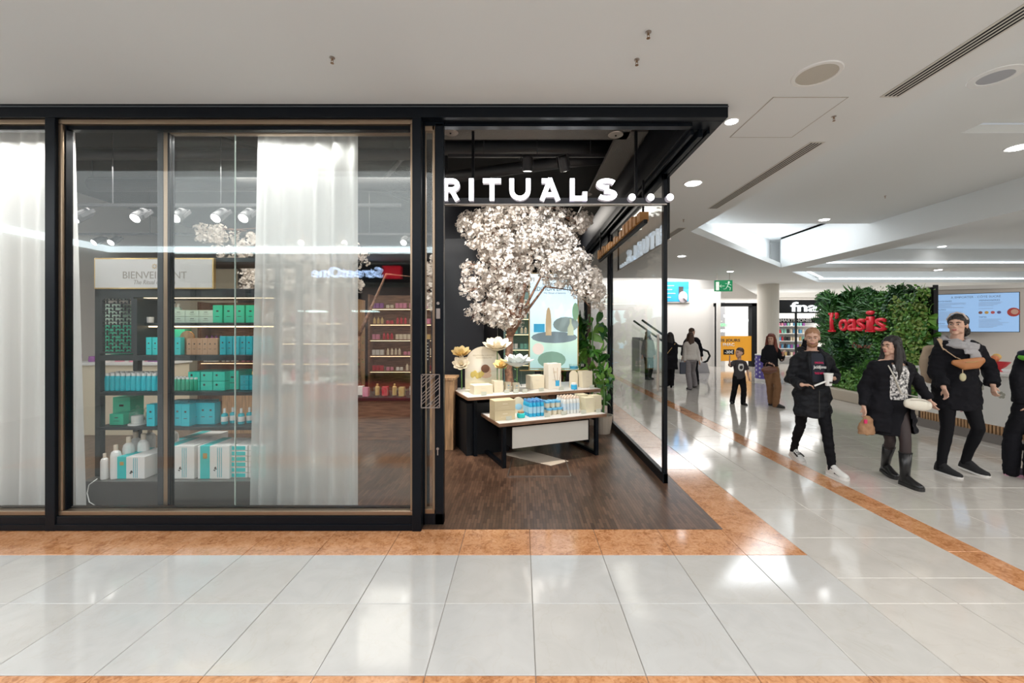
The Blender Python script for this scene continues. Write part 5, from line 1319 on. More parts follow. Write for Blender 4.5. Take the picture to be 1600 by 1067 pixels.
for k, (y_, c) in enumerate(((6.35, (.6, .06, .04)), (6.25, (.62, .3, .1)), (5.65, (.6, .3, .1)), (5.5, (.5, .08, .06)))):
    t = thing('sauce_bottle', '%s sauce bottle on the snack counter %s the red bowl' % (('red', 'amber', 'orange', 'dark red')[k], 'left of' if k < 2 else 'right of'), 'bottle', (KX+.25, y_, 1.001))
    MB().lathe((0, 0, 0), [(.04, 0), (.042, .16), (.02, .2)], 14).build('body', mat('sauce_%d' % k, c, .35), t); MB().lathe((0, 0, 0), [(.02, .2), (.006, .26)], 10).build('nozzle', wplast, t)
t = thing('cash_register', 'dark cash register on the snack counter below the screen', 'till', (KX+.35, 5.2, 1.001)); MB().bx(-.15, .15, -.2, .2, 0, .1).build('base', matteb, t); MB().box((0, 0, .2), (.03, .3, .2), Matrix.Rotation(.3, 3, 'Y')).build('display', matteb, t)
# blue poster on the far wall
bp_ = thing('wall_poster', 'bright blue poster of a hand holding a phone high on the far white wall', 'poster')
W8 = lambda p, d=18.1: (p-814)/650*d
Z8 = lambda p, d=18.1: 1.6-(p-515)/650*d
MB().bx(W8(1036), W8(1078.5), 18.12, 18.19, Z8(473), Z8(437)).build('frame', mat('pale_frame', (.6, .58, .54), .5), bp_)
MB().bx(W8(1037), W8(1076), 18.1, 18.12, Z8(471), Z8(440)).build('print', mat('blue_poster', (.02, .28, .62), .5, emis=(.02, .3, .7), es=.4), bp_)
m = MB(); m.box((W8(1064), 18.09, Z8(456)), (.2, .01, .46)); m.build('phone_print', ink, bp_)
m = MB(); m.ell((W8(1067), 18.085, Z8(464)), (.2, .005, .25)); m.bar((W8(1067), 18.085, Z8(466)), (W8(1073), 18.085, Z8(471)), .2, .005); m.build('hand_print', mat('pale_skin_print', (.45, .40, .42), .6), bp_)
m = MB()
for i, (a, b) in enumerate(((1042, 1053), (1042, 1050), (1042, 1055), (1042, 1048))): m.bx(W8(a), W8(b), 18.085, 18.1, Z8(447+i*6), Z8(446+i*6))
m.build('text_lines', wcard, bp_)
# exit sign
ED = 13.2
ex = thing('exit_sign', 'green emergency exit sign with a white running figure hanging from the ceiling', 'sign', (W8(1130.5, ED), ED, 1.6+68.5/650*ED), -.1)
wE = 27/650*ED/2; hE = 17.5/650*ED/2
grn = mat('exit_green', (.01, .26, .10), .4, emis=(.01, .3, .12), es=.3); wl = mat('exit_white', (.9, .95, .9), .4, emis=(.9, 1, .9), es=.5)
MB().bx(-wE, wE, 0, .05, -hE, hE).build('panel', grn, ex)
m = MB(); m.bx(-wE*.85, -wE*.5, -.006, 0, -hE*.8, hE*.7); m.build('door_symbol', wl, ex)
m = MB(); m.bar((-wE*.42, -.004, -hE*.05), (wE*.1, -.004, -hE*.05), .035, .006); m.bar((-wE*.42, -.004, -hE*.05), (-wE*.25, -.004, hE*.2), .03, .006); m.bar((-wE*.42, -.004, -hE*.05), (-wE*.25, -.004, -hE*.3), .03, .006); m.build('arrow_symbol', wl, ex)
m = MB(); m.ell((wE*.58, -.005, hE*.62), (.03, .004, .03)); m.bar((wE*.55, -.004, hE*.45), (wE*.4, -.004, -hE*.1), .05, .006); m.bar((wE*.4, -.004, -hE*.1), (wE*.75, -.004, -hE*.35), .03, .006); m.bar((wE*.75, -.004, -hE*.35), (wE*.7, -.004, -hE*.8), .03, .006)
m.bar((wE*.4, -.004, -hE*.1), (wE*.25, -.004, -hE*.55), .03, .006); m.bar((wE*.25, -.004, -hE*.55), (wE*.0, -.004, -hE*.6), .03, .006); m.bar((wE*.55, -.004, hE*.35), (wE*.2, -.004, hE*.4), .025, .006); m.bar((wE*.55, -.004, hE*.35), (wE*.85, -.004, hE*.1), .025, .006)
m.build('runner_symbol', wl, ex)
m = MB(); m.bar((-wE*.7, .025, hE), (-wE*.7, .025, 3.395-ex.location.z), .012); m.bar((wE*.7, .025, hE), (wE*.7, .025, 3.395-ex.location.z), .012); m.build('hanger', silv, ex)
# white column
cl_ = thing('mall_column', 'thick round cream column beside the bookshop entrance', 'column', (W8(1200, 16.5), 16.5, 0)); cl_['kind'] = 'structure'
MB().lathe((0, 0, 0), [(.38, 0), (.38, 3.39)], 32).build('shaft', mat('cream_paint', (.70, .66, .58), .6), cl_, smooth=False); MB().lathe((0, 0, 0), [(.40, 0), (.40, .12), (.38, .13)], 32).build('base_ring', silv, cl_)
# electronics shop with orange banner
es = thing('electronics_shop', 'dark-framed electronics shop front with an orange sale banner and white lit words', 'shop front')
d0 = 18.0
MB().bx(W8(1118, d0), W8(1186, d0), d0, d0+.3, Z8(474, d0)-.12, Z8(474, d0)+.02).build('header', matteb, es); MB().bx(W8(1175, d0), W8(1186, d0), d0, d0+.3, 0, Z8(474, d0)).build('pillar', matteb, es)
MB().bx(W8(1118, d0), W8(1120, d0), d0, d0+.1, 0, Z8(474, d0)).build('pillar', matteb, es)
MB().bx(W8(1118, d0), W8(1186, d0), d0+3.0, d0+3.1, 0, 3.0).build('inner_wall', mat('shop_inner', (.35, .36, .38), .6), es)
MB().bx(W8(1120, d0), W8(1175, d0), d0+.04, d0+.07, Z8(564, d0), Z8(525, d0)).build('banner', mat('orange_banner', (.62, .28, .02), .5, emis=(.6, .27, .02), es=.35), es)
text('lettering', 'LES JOURS', ink, es, W8(1122, d0), W8(1157, d0), Z8(535, d0), Z8(529.5, d0), d0+.035, .01, .02)
text('lettering', 'FNAC', wcard, es, W8(1130, d0), W8(1148, d0), Z8(541, d0), Z8(536, d0), d0+.035, .01, .02)
MB().bx(W8(1131, d0), W8(1148, d0), d0+.03, d0+.04, Z8(554, d0), Z8(546, d0)).build('price_tag', matteb, es); text('lettering', '-30€', wcard, es, W8(1133, d0), W8(1146, d0), Z8(552.5, d0), Z8(547.5, d0), d0+.028, .008, .02)
MB().bx(W8(1120, d0), W8(1175, d0), d0+.1, d0+.12, 0, Z8(525, d0)).build('glass_pane', glassw, es)
lw_ = mat('white_lit_word', (1, 1, 1), .4, emis=(.9, .97, 1), es=1.6)
for s_, a, b, y_, mt in (('LIVRES', 1131, 1143, 496, lw_), ('SMARTPHONES', 1138, 1174, 503, lw_), ('PHOTO', 1122, 1136, 510, mat('green_lit', (.1, .8, .2), .4, emis=(.2, .9, .3), es=1.2)), ('VIDEO', 1138, 1148, 510, lw_), ('HIGH TECH', 1121, 1157, 519, lw_)):
    text('lit_word', s_, mt, es, W8(a, d0+1), W8(b, d0+1), Z8(y_, d0+1), Z8(y_-4.5, d0+1), d0+1.0, .02, .02)
for k in range(4): MB().bx(W8(1122, d0)+.0, W8(1174, d0), d0+2.6, d0+2.95, .5+k*.5, .53+k*.5).build('shelf', wcard, es)
for k in range(5): MB().bx(W8(1123+k*10, d0+1.2), W8(1130+k*10, d0+1.2), d0+1.6, d0+1.9, 2.72, 2.75).build('lamp_panel', lw_, es)
# bookshop
fs_ = thing('bookshop', 'bookshop front with big white lit letters on a dark fascia beyond the column', 'shop front')
d1 = 17.6
xa, xb = W8(1215, d1), W8(1330, d1)
MB().bx(xa, xb, d1, d1+.25, Z8(489, d1), Z8(468.5, d1)).build('fascia', matteb, fs_)
text('lit_letters', 'fnac', lw_, fs_, W8(1235, d1), W8(1292, d1), Z8(487, d1), Z8(472, d1), d1-.001, .06, .012)
MB().bx(xa, xb, d1+.6, d1+.65, Z8(504, d1), Z8(497, d1)).build('sub_fascia', matteb, fs_); text('lettering', 'SMARTPHONES', wcard, fs_, W8(1216, d1+.6), W8(1268, d1+.6), Z8(503, d1+.6), Z8(498.3, d1+.6), d1+.598, .01, .01)
MB().bx(xa, xb, d1+2.2, d1+2.3, 0, 3.0).build('inner_wall', mat('shop_inner_white', (.7, .7, .7), .6), fs_)
for k in range(6): MB().bx(xa+.1, xb-.1, d1+1.8, d1+2.2, .35+k*.35, .38+k*.35).build('shelf', wcard, fs_)
MB().bx(xa+.1, xb-.1, d1+1.9, d1+2.0, 2.5, 2.55).build('lamp_panel', lw_, fs_)
MB().bx(W8(1244, d1), W8(1245.5, d1), d1, d1+.1, 0, Z8(489, d1)).build('mullion', matteb, fs_)
rr = random.Random(3)
for k in range(5):
    for i in range(16):
        mi = rr.randrange(10); kd = rr.randint(0, 1)
        o = link(('goods_box', 'goods_bottle')[kd], goods(mi, kd), None, (xa+.3+i*.14, d1+1.95, .381+k*.35)); o.scale = (1.3, 1.3, 1.3)
        tag(o, '%s package, %s from left on bookshop shelf level %s' % (GC[mi].name[6:], ORD[i], ('one', 'two', 'three', 'four', 'five')[k]), 'package', 'packages on the bookshop shelves')
# patterned drum
pd = thing('promo_drum', 'violet drum-shaped stand with white pattern behind the red-haired walker', 'stand', (W8(1197, 13), 13, 0))
MB().lathe((0, 0, 0), [(.30, .08), (.30, .80)], 28).build('drum', mat('violet_print', (.13, .10, .42), .5), pd); MB().lathe((0, 0, 0), [(.31, 0), (.31, .08)], 28).build('base', wcard, pd); MB().lathe((0, 0, 0), [(.31, .80), (.31, .83)], 28).build('lid', wcard, pd)
m = MB()
for k in range(14):
    for j in range(5): a = 2*PI*k/14; m.ell((.302*math.cos(a), .302*math.sin(a), .15+j*.13+(k % 2)*.06), (.01, .035, .035), Matrix.Rotation(a, 3, 'Z'), 6, 4)
m.build('pattern', mat('violet_white', (.6, .6, .72), .5), pd)
# escalator
el = thing('escalator', 'escalator balustrades with black handrails rising behind the walking couple', 'escalator')
for dx in (0, 1.15):
    pts = []
    for p in [(1003, 500), (1060, 540)]: pts.append(P(p[0], p[1], 15.5)+Vector((0, dx, 0)))
    pts += [P(1096, 545, 15.5)+Vector((0, dx, 0)), P(1106, 549, 15.5)+Vector((0, dx, 0)), P(1109, 556, 15.5)+Vector((0, dx, 0)), P(1105, 564, 15.5)+Vector((0, dx, 0)), P(1098, 567, 15.5)+Vector((0, dx, 0))]
    MB().tube(pts, [.04]*7, 8).build('handrail', matteb, el, smooth=True)
    a, b, c, d = P(1000, 505, 15.5), P(1060, 543, 15.5), P(1104, 548, 15.5), P(1104, 566, 15.5)
    MB().prism([(a.x, a.z), (b.x, b.z), (c.x, c.z), (d.x, d.z), (b.x-.2, .5), (a.x, 1.2)], -.006, .006, Matrix.Rotation(PI/2, 3, 'X'), (0, 15.5+dx, 0)).build('glass_balustrade', acryl, el)
    MB().prism([(a.x, 1.2), (b.x-.2, .5), (d.x, .36), (d.x+.1, 0), (a.x, 0)], -.05, .05, Matrix.Rotation(PI/2, 3, 'X'), (0, 15.5+dx, 0)).build('skirt_panel', mat('brushed_steel', (.5, .5, .5), .35, .7), el)
a = P(1000, 505, 15.5); b = P(1060, 543, 15.5)
for k in range(10):
    t_ = k/10; MB().bx(a.x+(b.x-a.x)*t_, a.x+(b.x-a.x)*(t_+.1), 15.56, 16.6, 0, 1.2*(1-t_)+.1).build('step', mat('step_grey', (.15, .15, .16), .5, .5), el)
# side sign whose letters face the concourse, and the timber battens on the inner rail
ss = thing('side_sign', 'lit letter sign facing the concourse, read mirrored from inside through the side glass', 'sign')
MS = Matrix(((0, -1, 0), (1, 0, 0), (0, 0, 1)))
MB().bx(1.608, 1.622, 4.5, 7.0, 2.574, 2.586).build('bar', silv, ss)
for y_ in (4.55, 6.9): MB().bx(1.605, 1.625, y_-.01, y_+.01, 2.585, 3.285).build('rod', matteb, ss)
slm = mat('side_sign_face', (.5, .55, .6), .4, emis=(.8, .9, 1), es=.35)
y_ = 4.62
for ch, wd in (('R', .19), ('I', .06), ('T', .2), ('U', .2), ('A', .22), ('L', .18), ('S', .2)):
    mb = MB()
    for st_ in LET[ch](wd, .20, .042): ribbon(mb, st_, .042, -.02, .02)
    o = mb.build('letter', slm, ss, (1.615, y_, 2.59)); o.rotation_euler.z = PI/2; y_ += wd+.075
for k in range(3):
    o = MB().tube([(1.60, y_+.05, 2.62), (1.64, y_+.05, 2.62)], [.03, .03], 16).build('dot', slm, ss); y_ += .14
br_ = thing('batten_rail', 'black rail carrying short pale timber blocks under the roof edge beside the side glass', 'rail')
MB().bx(1.36, 1.40, 4.6, 7.3, 2.78, 2.82).build('rail', matteb, br_)
for y_ in (4.7, 7.2): MB().bx(1.37, 1.39, y_-.01, y_+.01, 2.82, 3.285).build('rod', matteb, br_)
rr = random.Random(12)
for k in range(15):
    y_ = 4.66+k*.175; MB().bx(1.33, 1.43, y_, y_+.12, 2.82, 2.82+rr.choice((.06, .10, .14))).build('timber_block', mat('amber_wood', (.50, .24, .07), .5), br_)
# wooden display posts with goods near the inner end of the glass wall (seen through it)
for k, (x_, y_) in enumerate(((1.62, 9.68), (1.62, 13.95))):
    o = MB().bx(x_-.08, x_+.0, y_-.06, y_+.06, 0, 3.28).build('timber_post', woodd); tag(o, 'dark timber post standing in the glass shop wall, %s' % ('nearer one', 'farther one')[k], 'post')
# =================================================================== PEOPLE
def remesh(mb, name, voxel, mt, smooth=3, wr=0., wfreq=9., wst=(1, 1, 1), seed=0):
    me = mb.mesh('tmp', mt)
    bm = bmesh.new(); bm.from_mesh(me); bmesh.ops.recalc_face_normals(bm, faces=bm.faces[:]); bm.to_mesh(me); bm.free()
    o = bpy.data.objects.new('tmp', me); COL.objects.link(o)
    r = o.modifiers.new('r', 'REMESH'); r.mode = 'VOXEL'; r.voxel_size = voxel; r.use_smooth_shade = True
    s = o.modifiers.new('s', 'SMOOTH'); s.factor = .5; s.iterations = smooth
    bpy.context.view_layer.update()
    dg = bpy.context.evaluated_depsgraph_get()
    out = bpy.data.meshes.new_from_object(o.evaluated_get(dg)); out.name = name
    bpy.data.objects.remove(o); bpy.data.meshes.remove(me)
    if wr:
        ns = [v.normal.copy() for v in out.vertices]
        for v, n_ in zip(out.vertices, ns):
            c = v.co; q = Vector((c.x*wfreq*wst[0]+seed, c.y*wfreq*wst[1], c.z*wfreq*wst[2]))
            v.co = c+n_*wr*(noise.noise(q)+.5*noise.noise(q*2.3))
    return out
def lerp(a, b, t): return a+(b-a)*t
SKIN = mat('skin_light', (.62, .38, .28), .5, noise_amt=.06, nscale=12)
eyew = mat('eye_white', (.50, .46, .43), .35); iris = mat('iris_dark', (.03, .025, .02), .2)
lipm = mat('lips', (.45, .14, .13), .45)
clothb = mat('black_cloth', (.010, .010, .013), .9, bump=.2, bscale=180, spec=.15)
sockm = mat('sock_black', (.008, .008, .01), .9)
TORSO = [(.84, .150, .10, .01), (.90, .165, .112, .012), (.96, .165, .115, .012), (1.05, .142, .10, .005), (1.13, .138, .098, 0), (1.22, .150, .106, 0), (1.31, .165, .112, .0), (1.38, .172, .106, .005), (1.435, .150, .085, .01), (1.475, .085, .065, .012)]
class Fig:
    def __init__(s, label, x, y, H, rz, feet, arms, hyaw=0., hpitch=0., female=False, vox=.007, lean=(0, 0), group=None, hs=1., kneef=None, skin=None, width=1.):
        s.k = H/1.75; s.vox = vox; s.fem = female; s.hs = hs; s.skin = skin or SKIN; s.wd = width
        s.t = thing('person', label, 'person', (x, y, 0), rz, group)
        s.Mi = (Matrix.Translation((x, y, 0)) @ Matrix.Rotation(rz, 4, 'Z')).inverted()
        k = s.k; s.lean = Vector((lean[0], lean[1], 0))
        s.feet = []
        for i, f in enumerate(feet):           # world foot point, world toe heading, heel lift
            p = s.Mi @ Vector((f[0], f[1], f[2] if len(f) > 4 else 0)); yaw = f[3]-rz
            lift = f[2]
            p.z = 0
            sd = -1 if i == 0 else 1
            hip = Vector((sd*.088*k*s.wd, .01*k, .90*k)); toe = Vector((math.sin(yaw), -math.cos(yaw), 0))
            an = p+Vector((0, 0, .085*k+lift)) 
            d = an-hip; D = min(d.length, .838*k); a_, b_ = .425*k, .415*k
            u = d.normalized(); ca = (a_*a_+D*D-b_*b_)/(2*a_*D); ca = max(-1, min(1, ca)); sa = math.sqrt(1-ca*ca)
            fw = Vector((0, -1, 0)) if kneef is None else Vector(kneef)
            pn = (fw-u*fw.dot(u)).normalized()
            knee = hip+u*a_*ca+pn*a_*sa
            an = hip+u*D
            s.feet.append((hip, knee, an, toe, lift))
        s.arms = []
        for i, (el, wr, hd, cu) in enumerate(arms):
            sd = -1 if i == 0 else 1
            sh = Vector((sd*.152*k*s.wd, .012*k, 1.392*k))+s.lean
            E = s.Mi @ Vector(el); W_ = s.Mi @ Vector(wr)
            E = sh+(E-sh).normalized()*.29*k; W_ = E+(W_-E).normalized()*.25*k
            s.arms.append((sh, E, W_, (s.Mi.to_3x3() @ Vector(hd)).normalized(), cu))
        s.hc = Vector((0, -.005*k, 1.635*k))+s.lean*1.15
        s.HM = Matrix.Rotation(hyaw-rz, 3, 'Z') @ Matrix.Rotation(hpitch, 3, 'X')
    def h(s, x, y, z): return s.hc+s.HM @ (Vector((x, y, z))*s.k*s.hs)
    def hr(s, *r): return tuple(q*s.k*s.hs for q in r)
    def ln(s, z): return s.lean*max(0, min(1, (z/s.k-.9)/.5))
    def body(s, bare_legs=False):
        k = s.k; m = MB()
        pts, rad = [], []
        for z, a, b, yo in TORSO: pts.append(Vector((0, yo*k, z*k))+s.ln(z*k)); rad.append((a*k*s.wd, b*k))
        m.tube(pts, rad, 18, (1, 0, 0))
        m.tube([Vector((0, .015*k, 1.44*k))+s.lean, s.h(0, .01, -.06)], [.058*k, .052*k], 12, (1, 0, 0))
        # head
        m.ell(s.h(0, .012, .03), s.hr(.074, .093, .088), s.HM, 18, 12); m.ell(s.h(0, -.018, -.032), s.hr(.060, .068, .076), s.HM, 16, 10)
        m.ell(s.h(0, -.062, -.092), s.hr(.026, .024, .020), s.HM); m.ell(s.h(0, -.075, .028), s.hr(.048, .014, .012), s.HM)
        for q in (-1, 1):
            m.ell(s.h(q*.036, -.056, -.016), s.hr(.024, .024, .022), s.HM); m.ell(s.h(q*.074, .012, -.005), s.hr(.010, .020, .032), s.HM)
            m.ell(s.h(q*.040, -.018, -.068), s.hr(.018, .040, .024), s.HM)
        m.tube([s.h(0, -.080, .022), s.h(0, -.097, -.008), s.h(0, -.106, -.022)], [s.k*s.hs*.007, s.k*s.hs*.009, s.k*s.hs*.011], 8)
        for q in (-1, 1): m.ell(s.h(q*.010, -.092, -.025), s.hr(.008, .009, .007), s.HM, 8, 6)
        m.ell(s.h(0, -.080, -.057), s.hr(.024, .012, .012), s.HM)
        # arms and hands
        for i, (sh, E, W_, hd, cu) in enumerate(s.arms):
            m.tube([sh, lerp(sh, E, .3), E, lerp(E, W_, .3), W_], [.042*k, .038*k, .032*k, .032*k, .024*k], 12, dome=True)
            s.hand(m, W_, hd, cu, -1 if i == 0 else 1)
        for hip, kn, an, toe, lift in s.feet:
            m.tube([hip, lerp(hip, kn, .5), kn, lerp(kn, an, .35), an], [.072*k, .058*k, .042*k, .042*k, .028*k], 14, dome=True)
            m.tube([an, an+toe*(.08*k-lift*.4)-Vector((0, 0, .048*k+lift*.55))], [.028*k, .020*k], 10, dome=True)
        me = remesh(m, 'body', s.vox, s.skin, 2)
        link('body', me, s.t)
        s.face()
    def hand(s, m, W_, hd, cu, sd):
        k = s.k*.88; d = hd
        side = d.cross(Vector((0, 0, 1)))
        if side.length < .3: side = Vector((0, 1, 0)) if abs(d.z) > .8 else Vector((1, 0, 0))
        side.normalize(); n = side.cross(d).normalized()
        if abs(d.z) > .8: n = Vector((-sd, 0, 0)); side = d.cross(n).normalized()
        knk = W_+d*.088*k
        m.tube([W_-d*.01*k, W_+d*.03*k, knk], [(.026*k, .02*k), (.036*k, .016*k), (.040*k, .014*k)], 10, side)
        r = max(.0082*k, s.vox*.95)
        fwd = -n if cu >= 0 else n; c = abs(cu)
        for j, (o_, L) in enumerate(((-.031, .066), (-.0105, .076), (.0105, .072), (.031, .058))):
            b = knk+side*o_*k; a1 = c*.8; a2 = c*1.7
            p1 = b+(d*math.cos(a1)+fwd*math.sin(a1))*L*.5*k; p2 = p1+(d*math.cos(a2)+fwd*math.sin(a2))*L*.5*k
            m.tube([b-d*.015*k, p1, p2], [r*1.05, r, r*.85], 8, dome=True)
        tb = W_+d*.025*k; td = (d*.9+fwd*.5-side*.3).normalized()
        m.tube([tb-side*.02*k, tb-side*.03*k+td*.035*k, tb-side*.03*k+td*.035*k+(td+d*.5).normalized()*.03*k], [r*1.5, r*1.2, r], 8, dome=True)
    def face(s):
        t = s.t
        for q in (-1, 1):
            e = MB().ell(s.h(q*.030, -.081, .004), s.hr(.0125, .006, .0055), s.HM, 12, 8).build('eye', eyew, t, smooth=True)
            MB().ell(s.h(q*.030, -.0865, .004), s.hr(.0058, .003, .0055), s.HM, 10, 6).build('iris', iris, e)
            m = MB(); m.tube([s.h(q*.014, -.090, .024), s.h(q*.032, -.089, .029), s.h(q*.050, -.078, .022)], [s.k*.004, s.k*.005, s.k*.003], 6)
            m.build('eyebrow', s.browm, t, smooth=True)
        m = MB(); m.ell(s.h(0, -.0905, -.053), s.hr(.022, .005, .0045), s.HM); m.ell(s.h(0, -.0900, -.061), s.hr(.019, .006, .006), s.HM)
        m.build('lips', s.lips, t, smooth=True)
    browm = mat('brow_dark', (.05, .03, .02), .8); lips = lipm
    def garment(s, name, mt, zlo, zhi, infl, flare=0., sleeves=1., sl=.05, wr=.006, collar=0., seed=0, vox=None, hemy=0., label=None, depth=0.):
        k = s.k; m = MB(); pts, rad = [], []
        prof = TORSO
        zs = sorted(set([zlo, zhi]+[p[0] for p in prof if zlo < p[0] < zhi]+([zlo+(.84-zlo)*f for f in (.33, .66)] if zlo < .84 else [])))
        for z in zs:
            zz = max(.84, min(1.475, z))
            for i in range(len(prof)-1):
                if prof[i][0] <= zz <= prof[i+1][0]+1e-6: break
            f = (zz-prof[i][0])/(prof[i+1][0]-prof[i][0]); a, b, yo = [prof[i][j]+(prof[i+1][j]-prof[i][j])*f for j in (1, 2, 3)]
            w_ = max(.145, a) if (z < 1.3 and flare > 0) else a
            ex = infl+flare*max(0, (1.05-z)/.5)
            pts.append(Vector((0, (yo+hemy*max(0, (1.0-z)))*k, z*k))+s.ln(z*k)); rad.append(((w_+ex)*k*s.wd, (b+ex*.9+depth)*k))
        m.tube(pts, rad, 20, (1, 0, 0))
        if sleeves:
            for sh, E, W_, hd, cu in s.arms:
                en = lerp(E, W_, min(1, sleeves)) if sleeves > .5 else lerp(sh, E, sleeves*2)
                if sleeves > .5:
                    m.tube([lerp(sh, Vector((0, 0, sh.z+.035*k)), .5), lerp(sh, Vector((0, 0, sh.z+.02*k)), .12), lerp(sh, E, .14), lerp(sh, E, .5), E, lerp(E, W_, .5*min(1, sleeves)), en], [(.036+infl*.5)*k, (.042+infl*.55)*k, (.046+infl*.7)*k, (.042+infl*.8)*k, (.038+infl*.85)*k, (.034+infl*.8)*k, (.030+infl*.75)*k], 14)
                else: m.tube([lerp(sh, Vector((0, 0, sh.z)), .3), sh, en], [(.048+infl)*k, (.050+infl)*k, (.05+infl)*k], 14)
        if collar: m.tube([Vector((0, .02*k, 1.43*k))+s.lean, Vector((0, .02*k, (1.43+collar)*k))+s.lean], [(.10*k, .085*k), (.075*k, .07*k)], 16, (1, 0, 0))
        me = remesh(m, name, vox or max(.009, s.vox), mt, 3, wr*k, 9, (1, 1, 1.4), seed)
        o = link(name, me, s.t)
        if label: o['label'] = label
        return o
    def legs(s, name, mt, infl, top=.95, ank=.0, wr=.004, to=1., flare=0., seed=0, frm=0., label=None):
        k = s.k; m = MB()
        if frm == 0: m.tube([Vector((0, .012*k, z*k)) for z in (.84, .90, top)], [((.150+infl)*k*s.wd, (.10+infl)*k), ((.162+infl*.6)*k*s.wd, (.110+infl*.6)*k), ((.158+infl*.4)*k*s.wd, (.110+infl*.4)*k)], 18, (1, 0, 0))
        for hip, kn, an, toe, lift in s.feet:
            P_ = [hip, lerp(hip, kn, .5), kn, lerp(kn, an, .35), lerp(kn, an, .75), an-Vector((0, 0, (.035 if frm == 0 and to == 1 else 0)*k))]
            R_ = [.086+infl, .071+infl, .054+infl+flare*.4, .053+infl+flare*.7, .042+infl+flare, .038+infl+ank+flare]
            i0 = {0: 0, .5: 1, 1: 2}.get(frm, 0)
            P_, R_ = P_[i0:], R_[i0:]
            if to < 1: P_[-1] = lerp(kn, an, to)
            m.tube(P_, [r*k for r in R_], 14, dome=(frm == 0))
        me = remesh(m, name, max(.009, s.vox), mt, 3, wr*k, 10, (1, 1, 2.0), seed)
        o = link(name, me, s.t)
        if label: o['label'] = label
        return o
    def shoes(s, mt, solem, high=0., label=None, solet=.022, name='shoe', bulk=1., heel=0.):
        k = s.k
        for hip, kn, an, toe, lift in s.feet:
            L = .27*k; sid = Vector((-toe.y, toe.x, 0)); pitch = min(.9, lift*3.2)
            base = Vector((an.x, an.y, 0))-toe*.06*k
            fr = base+toe*L
            def q(u, v, z):
                p = base+toe*(u*L)+sid*v*k+Vector((0, 0, z*k))
                if pitch:
                    piv = base+toe*(L*.72); r_ = p-piv; al = r_.dot(toe); 
                    if al < 0: p = piv+sid*r_.dot(sid)+toe*(al*math.cos(pitch)+r_.z*math.sin(pitch))+Vector((0, 0, -al*math.sin(pitch)+r_.z*math.cos(pitch)))
                return p
            prof = ((0, .018, .06), (.06, .034, .10), (.25, .038, .115), (.40, .040, .098), (.62, .045, .062), (.82, .045, .045), (.95, .032, .034), (1.0, .012, .02))
            sk = MB(); sk.tube([lerp(an, kn, .22), an, an+toe*.03*k-Vector((0, 0, .02*k+lift*.25)), an+toe*(.08*k-lift*.35)-Vector((0, 0, .048*k+lift*.5))], [.034*k, .036*k, .040*k, .032*k], 10, dome=True); sk.build('sock', sockm, s.t, smooth=True)
            up = MB(); up.rings([[q(u, w_*bulk*math.cos(a), solet+max(0, h_*math.sin(a)) if math.sin(a) > 0 else solet-.004) for a in [2*PI*j/14 for j in range(14)]] for u, w_, h_ in prof])
            o = up.build(name, mt, s.t, smooth=True)
            if label: o['label'] = label
            so = MB(); so.rings([[q(u, (w_+.005)*bulk*c, z) for c, z in ((-1, .0), (1, .0), (1, solet), (-1, solet))] for u, w_, h_ in prof]); so.build('sole', solem, o)
            if high:
                m = MB(); m.tube([an+Vector((0, 0, -.03*k)), lerp(an, kn, .3), lerp(an, kn, high)], [.046*k, .052*k, .064*k], 14); m.build('boot_shaft', mt, o, smooth=True)
                mm = MB(); mm.tube([lerp(an, kn, high)-Vector((0, 0, .004)), lerp(an, kn, high)+Vector((0, 0, .004))], [.067*k, .067*k], 14); mm.build('boot_hem', mt, o)
    def hair(s, mt, style, seed=0):
        k = s.k*s.hs; m = MB()
        if style == 'short':
            m.ell(s.h(0, .022, .048), s.hr(.080, .098, .084), s.HM, 18, 12); m.ell(s.h(0, .06, -.0), s.hr(.070, .055, .06), s.HM)
        else:
            m.ell(s.h(0, .020, .045), s.hr(.086, .100, .090), s.HM, 18, 12); m.ell(s.h(0, .05, -.02), s.hr(.080, .065, .09), s.HM)
            if style in ('long', 'mid'):
                L = -.42 if style == 'long' else -.24
                for q in (-1, 1):
                    m.tube([s.h(q*.06, -.02, .07), s.h(q*.082, .0, -.02), s.h(q*.09, -.005, -.12), s.h(q*.10, -.04, L*.65), s.h(q*.105, -.055, L)], [(.03*k), .034*k, .04*k, .045*k, .022*k], 10)
                m.tube([s.h(0, .06, .02), s.h(0, .085, -.12), s.h(0, .10, L*.7), s.h(0, .10, L)], [(.075*k, .04*k), (.095*k, .045*k), (.10*k, .045*k), (.06*k, .02*k)], 14, s.HM @ Vector((1, 0, 0)))
            if style == 'bun': m.ell(s.h(0, .10, .06), s.hr(.05, .05, .05), s.HM); m.ell(s.h(.0, .09, -.06), s.hr(.085, .05, .07), s.HM)
        # trim the hair away from the face
        me = remesh(m, 'hair', max(.006, s.vox*.8), mt, 2, .006*k, 55, (1, 1, .15), seed)
        Mi = s.HM.inverted(); bm = bmesh.new(); bm.from_mesh(me); dele = []
        for v in bm.verts:
            l = (Mi @ (v.co-s.hc))/k
            top = .062 if style == 'short' else .060
            if l.y < -.035 and abs(l.x) < (.062 if style != 'long' else .058) and -.13 < l.z < top-.012*(abs(l.x)/.05)**2: dele.append(v)
            elif style == 'short' and (l.y < .0 and l.z < .012 and l.y < -.012): dele.append(v)
            elif l.z < -.13 and l.y < -.02 and abs(l.x) < .045: dele.append(v)
        bmesh.ops.delete(bm, geom=dele, context='VERTS'); bm.to_mesh(me); bm.free()
        return link('hair', me, s.t)
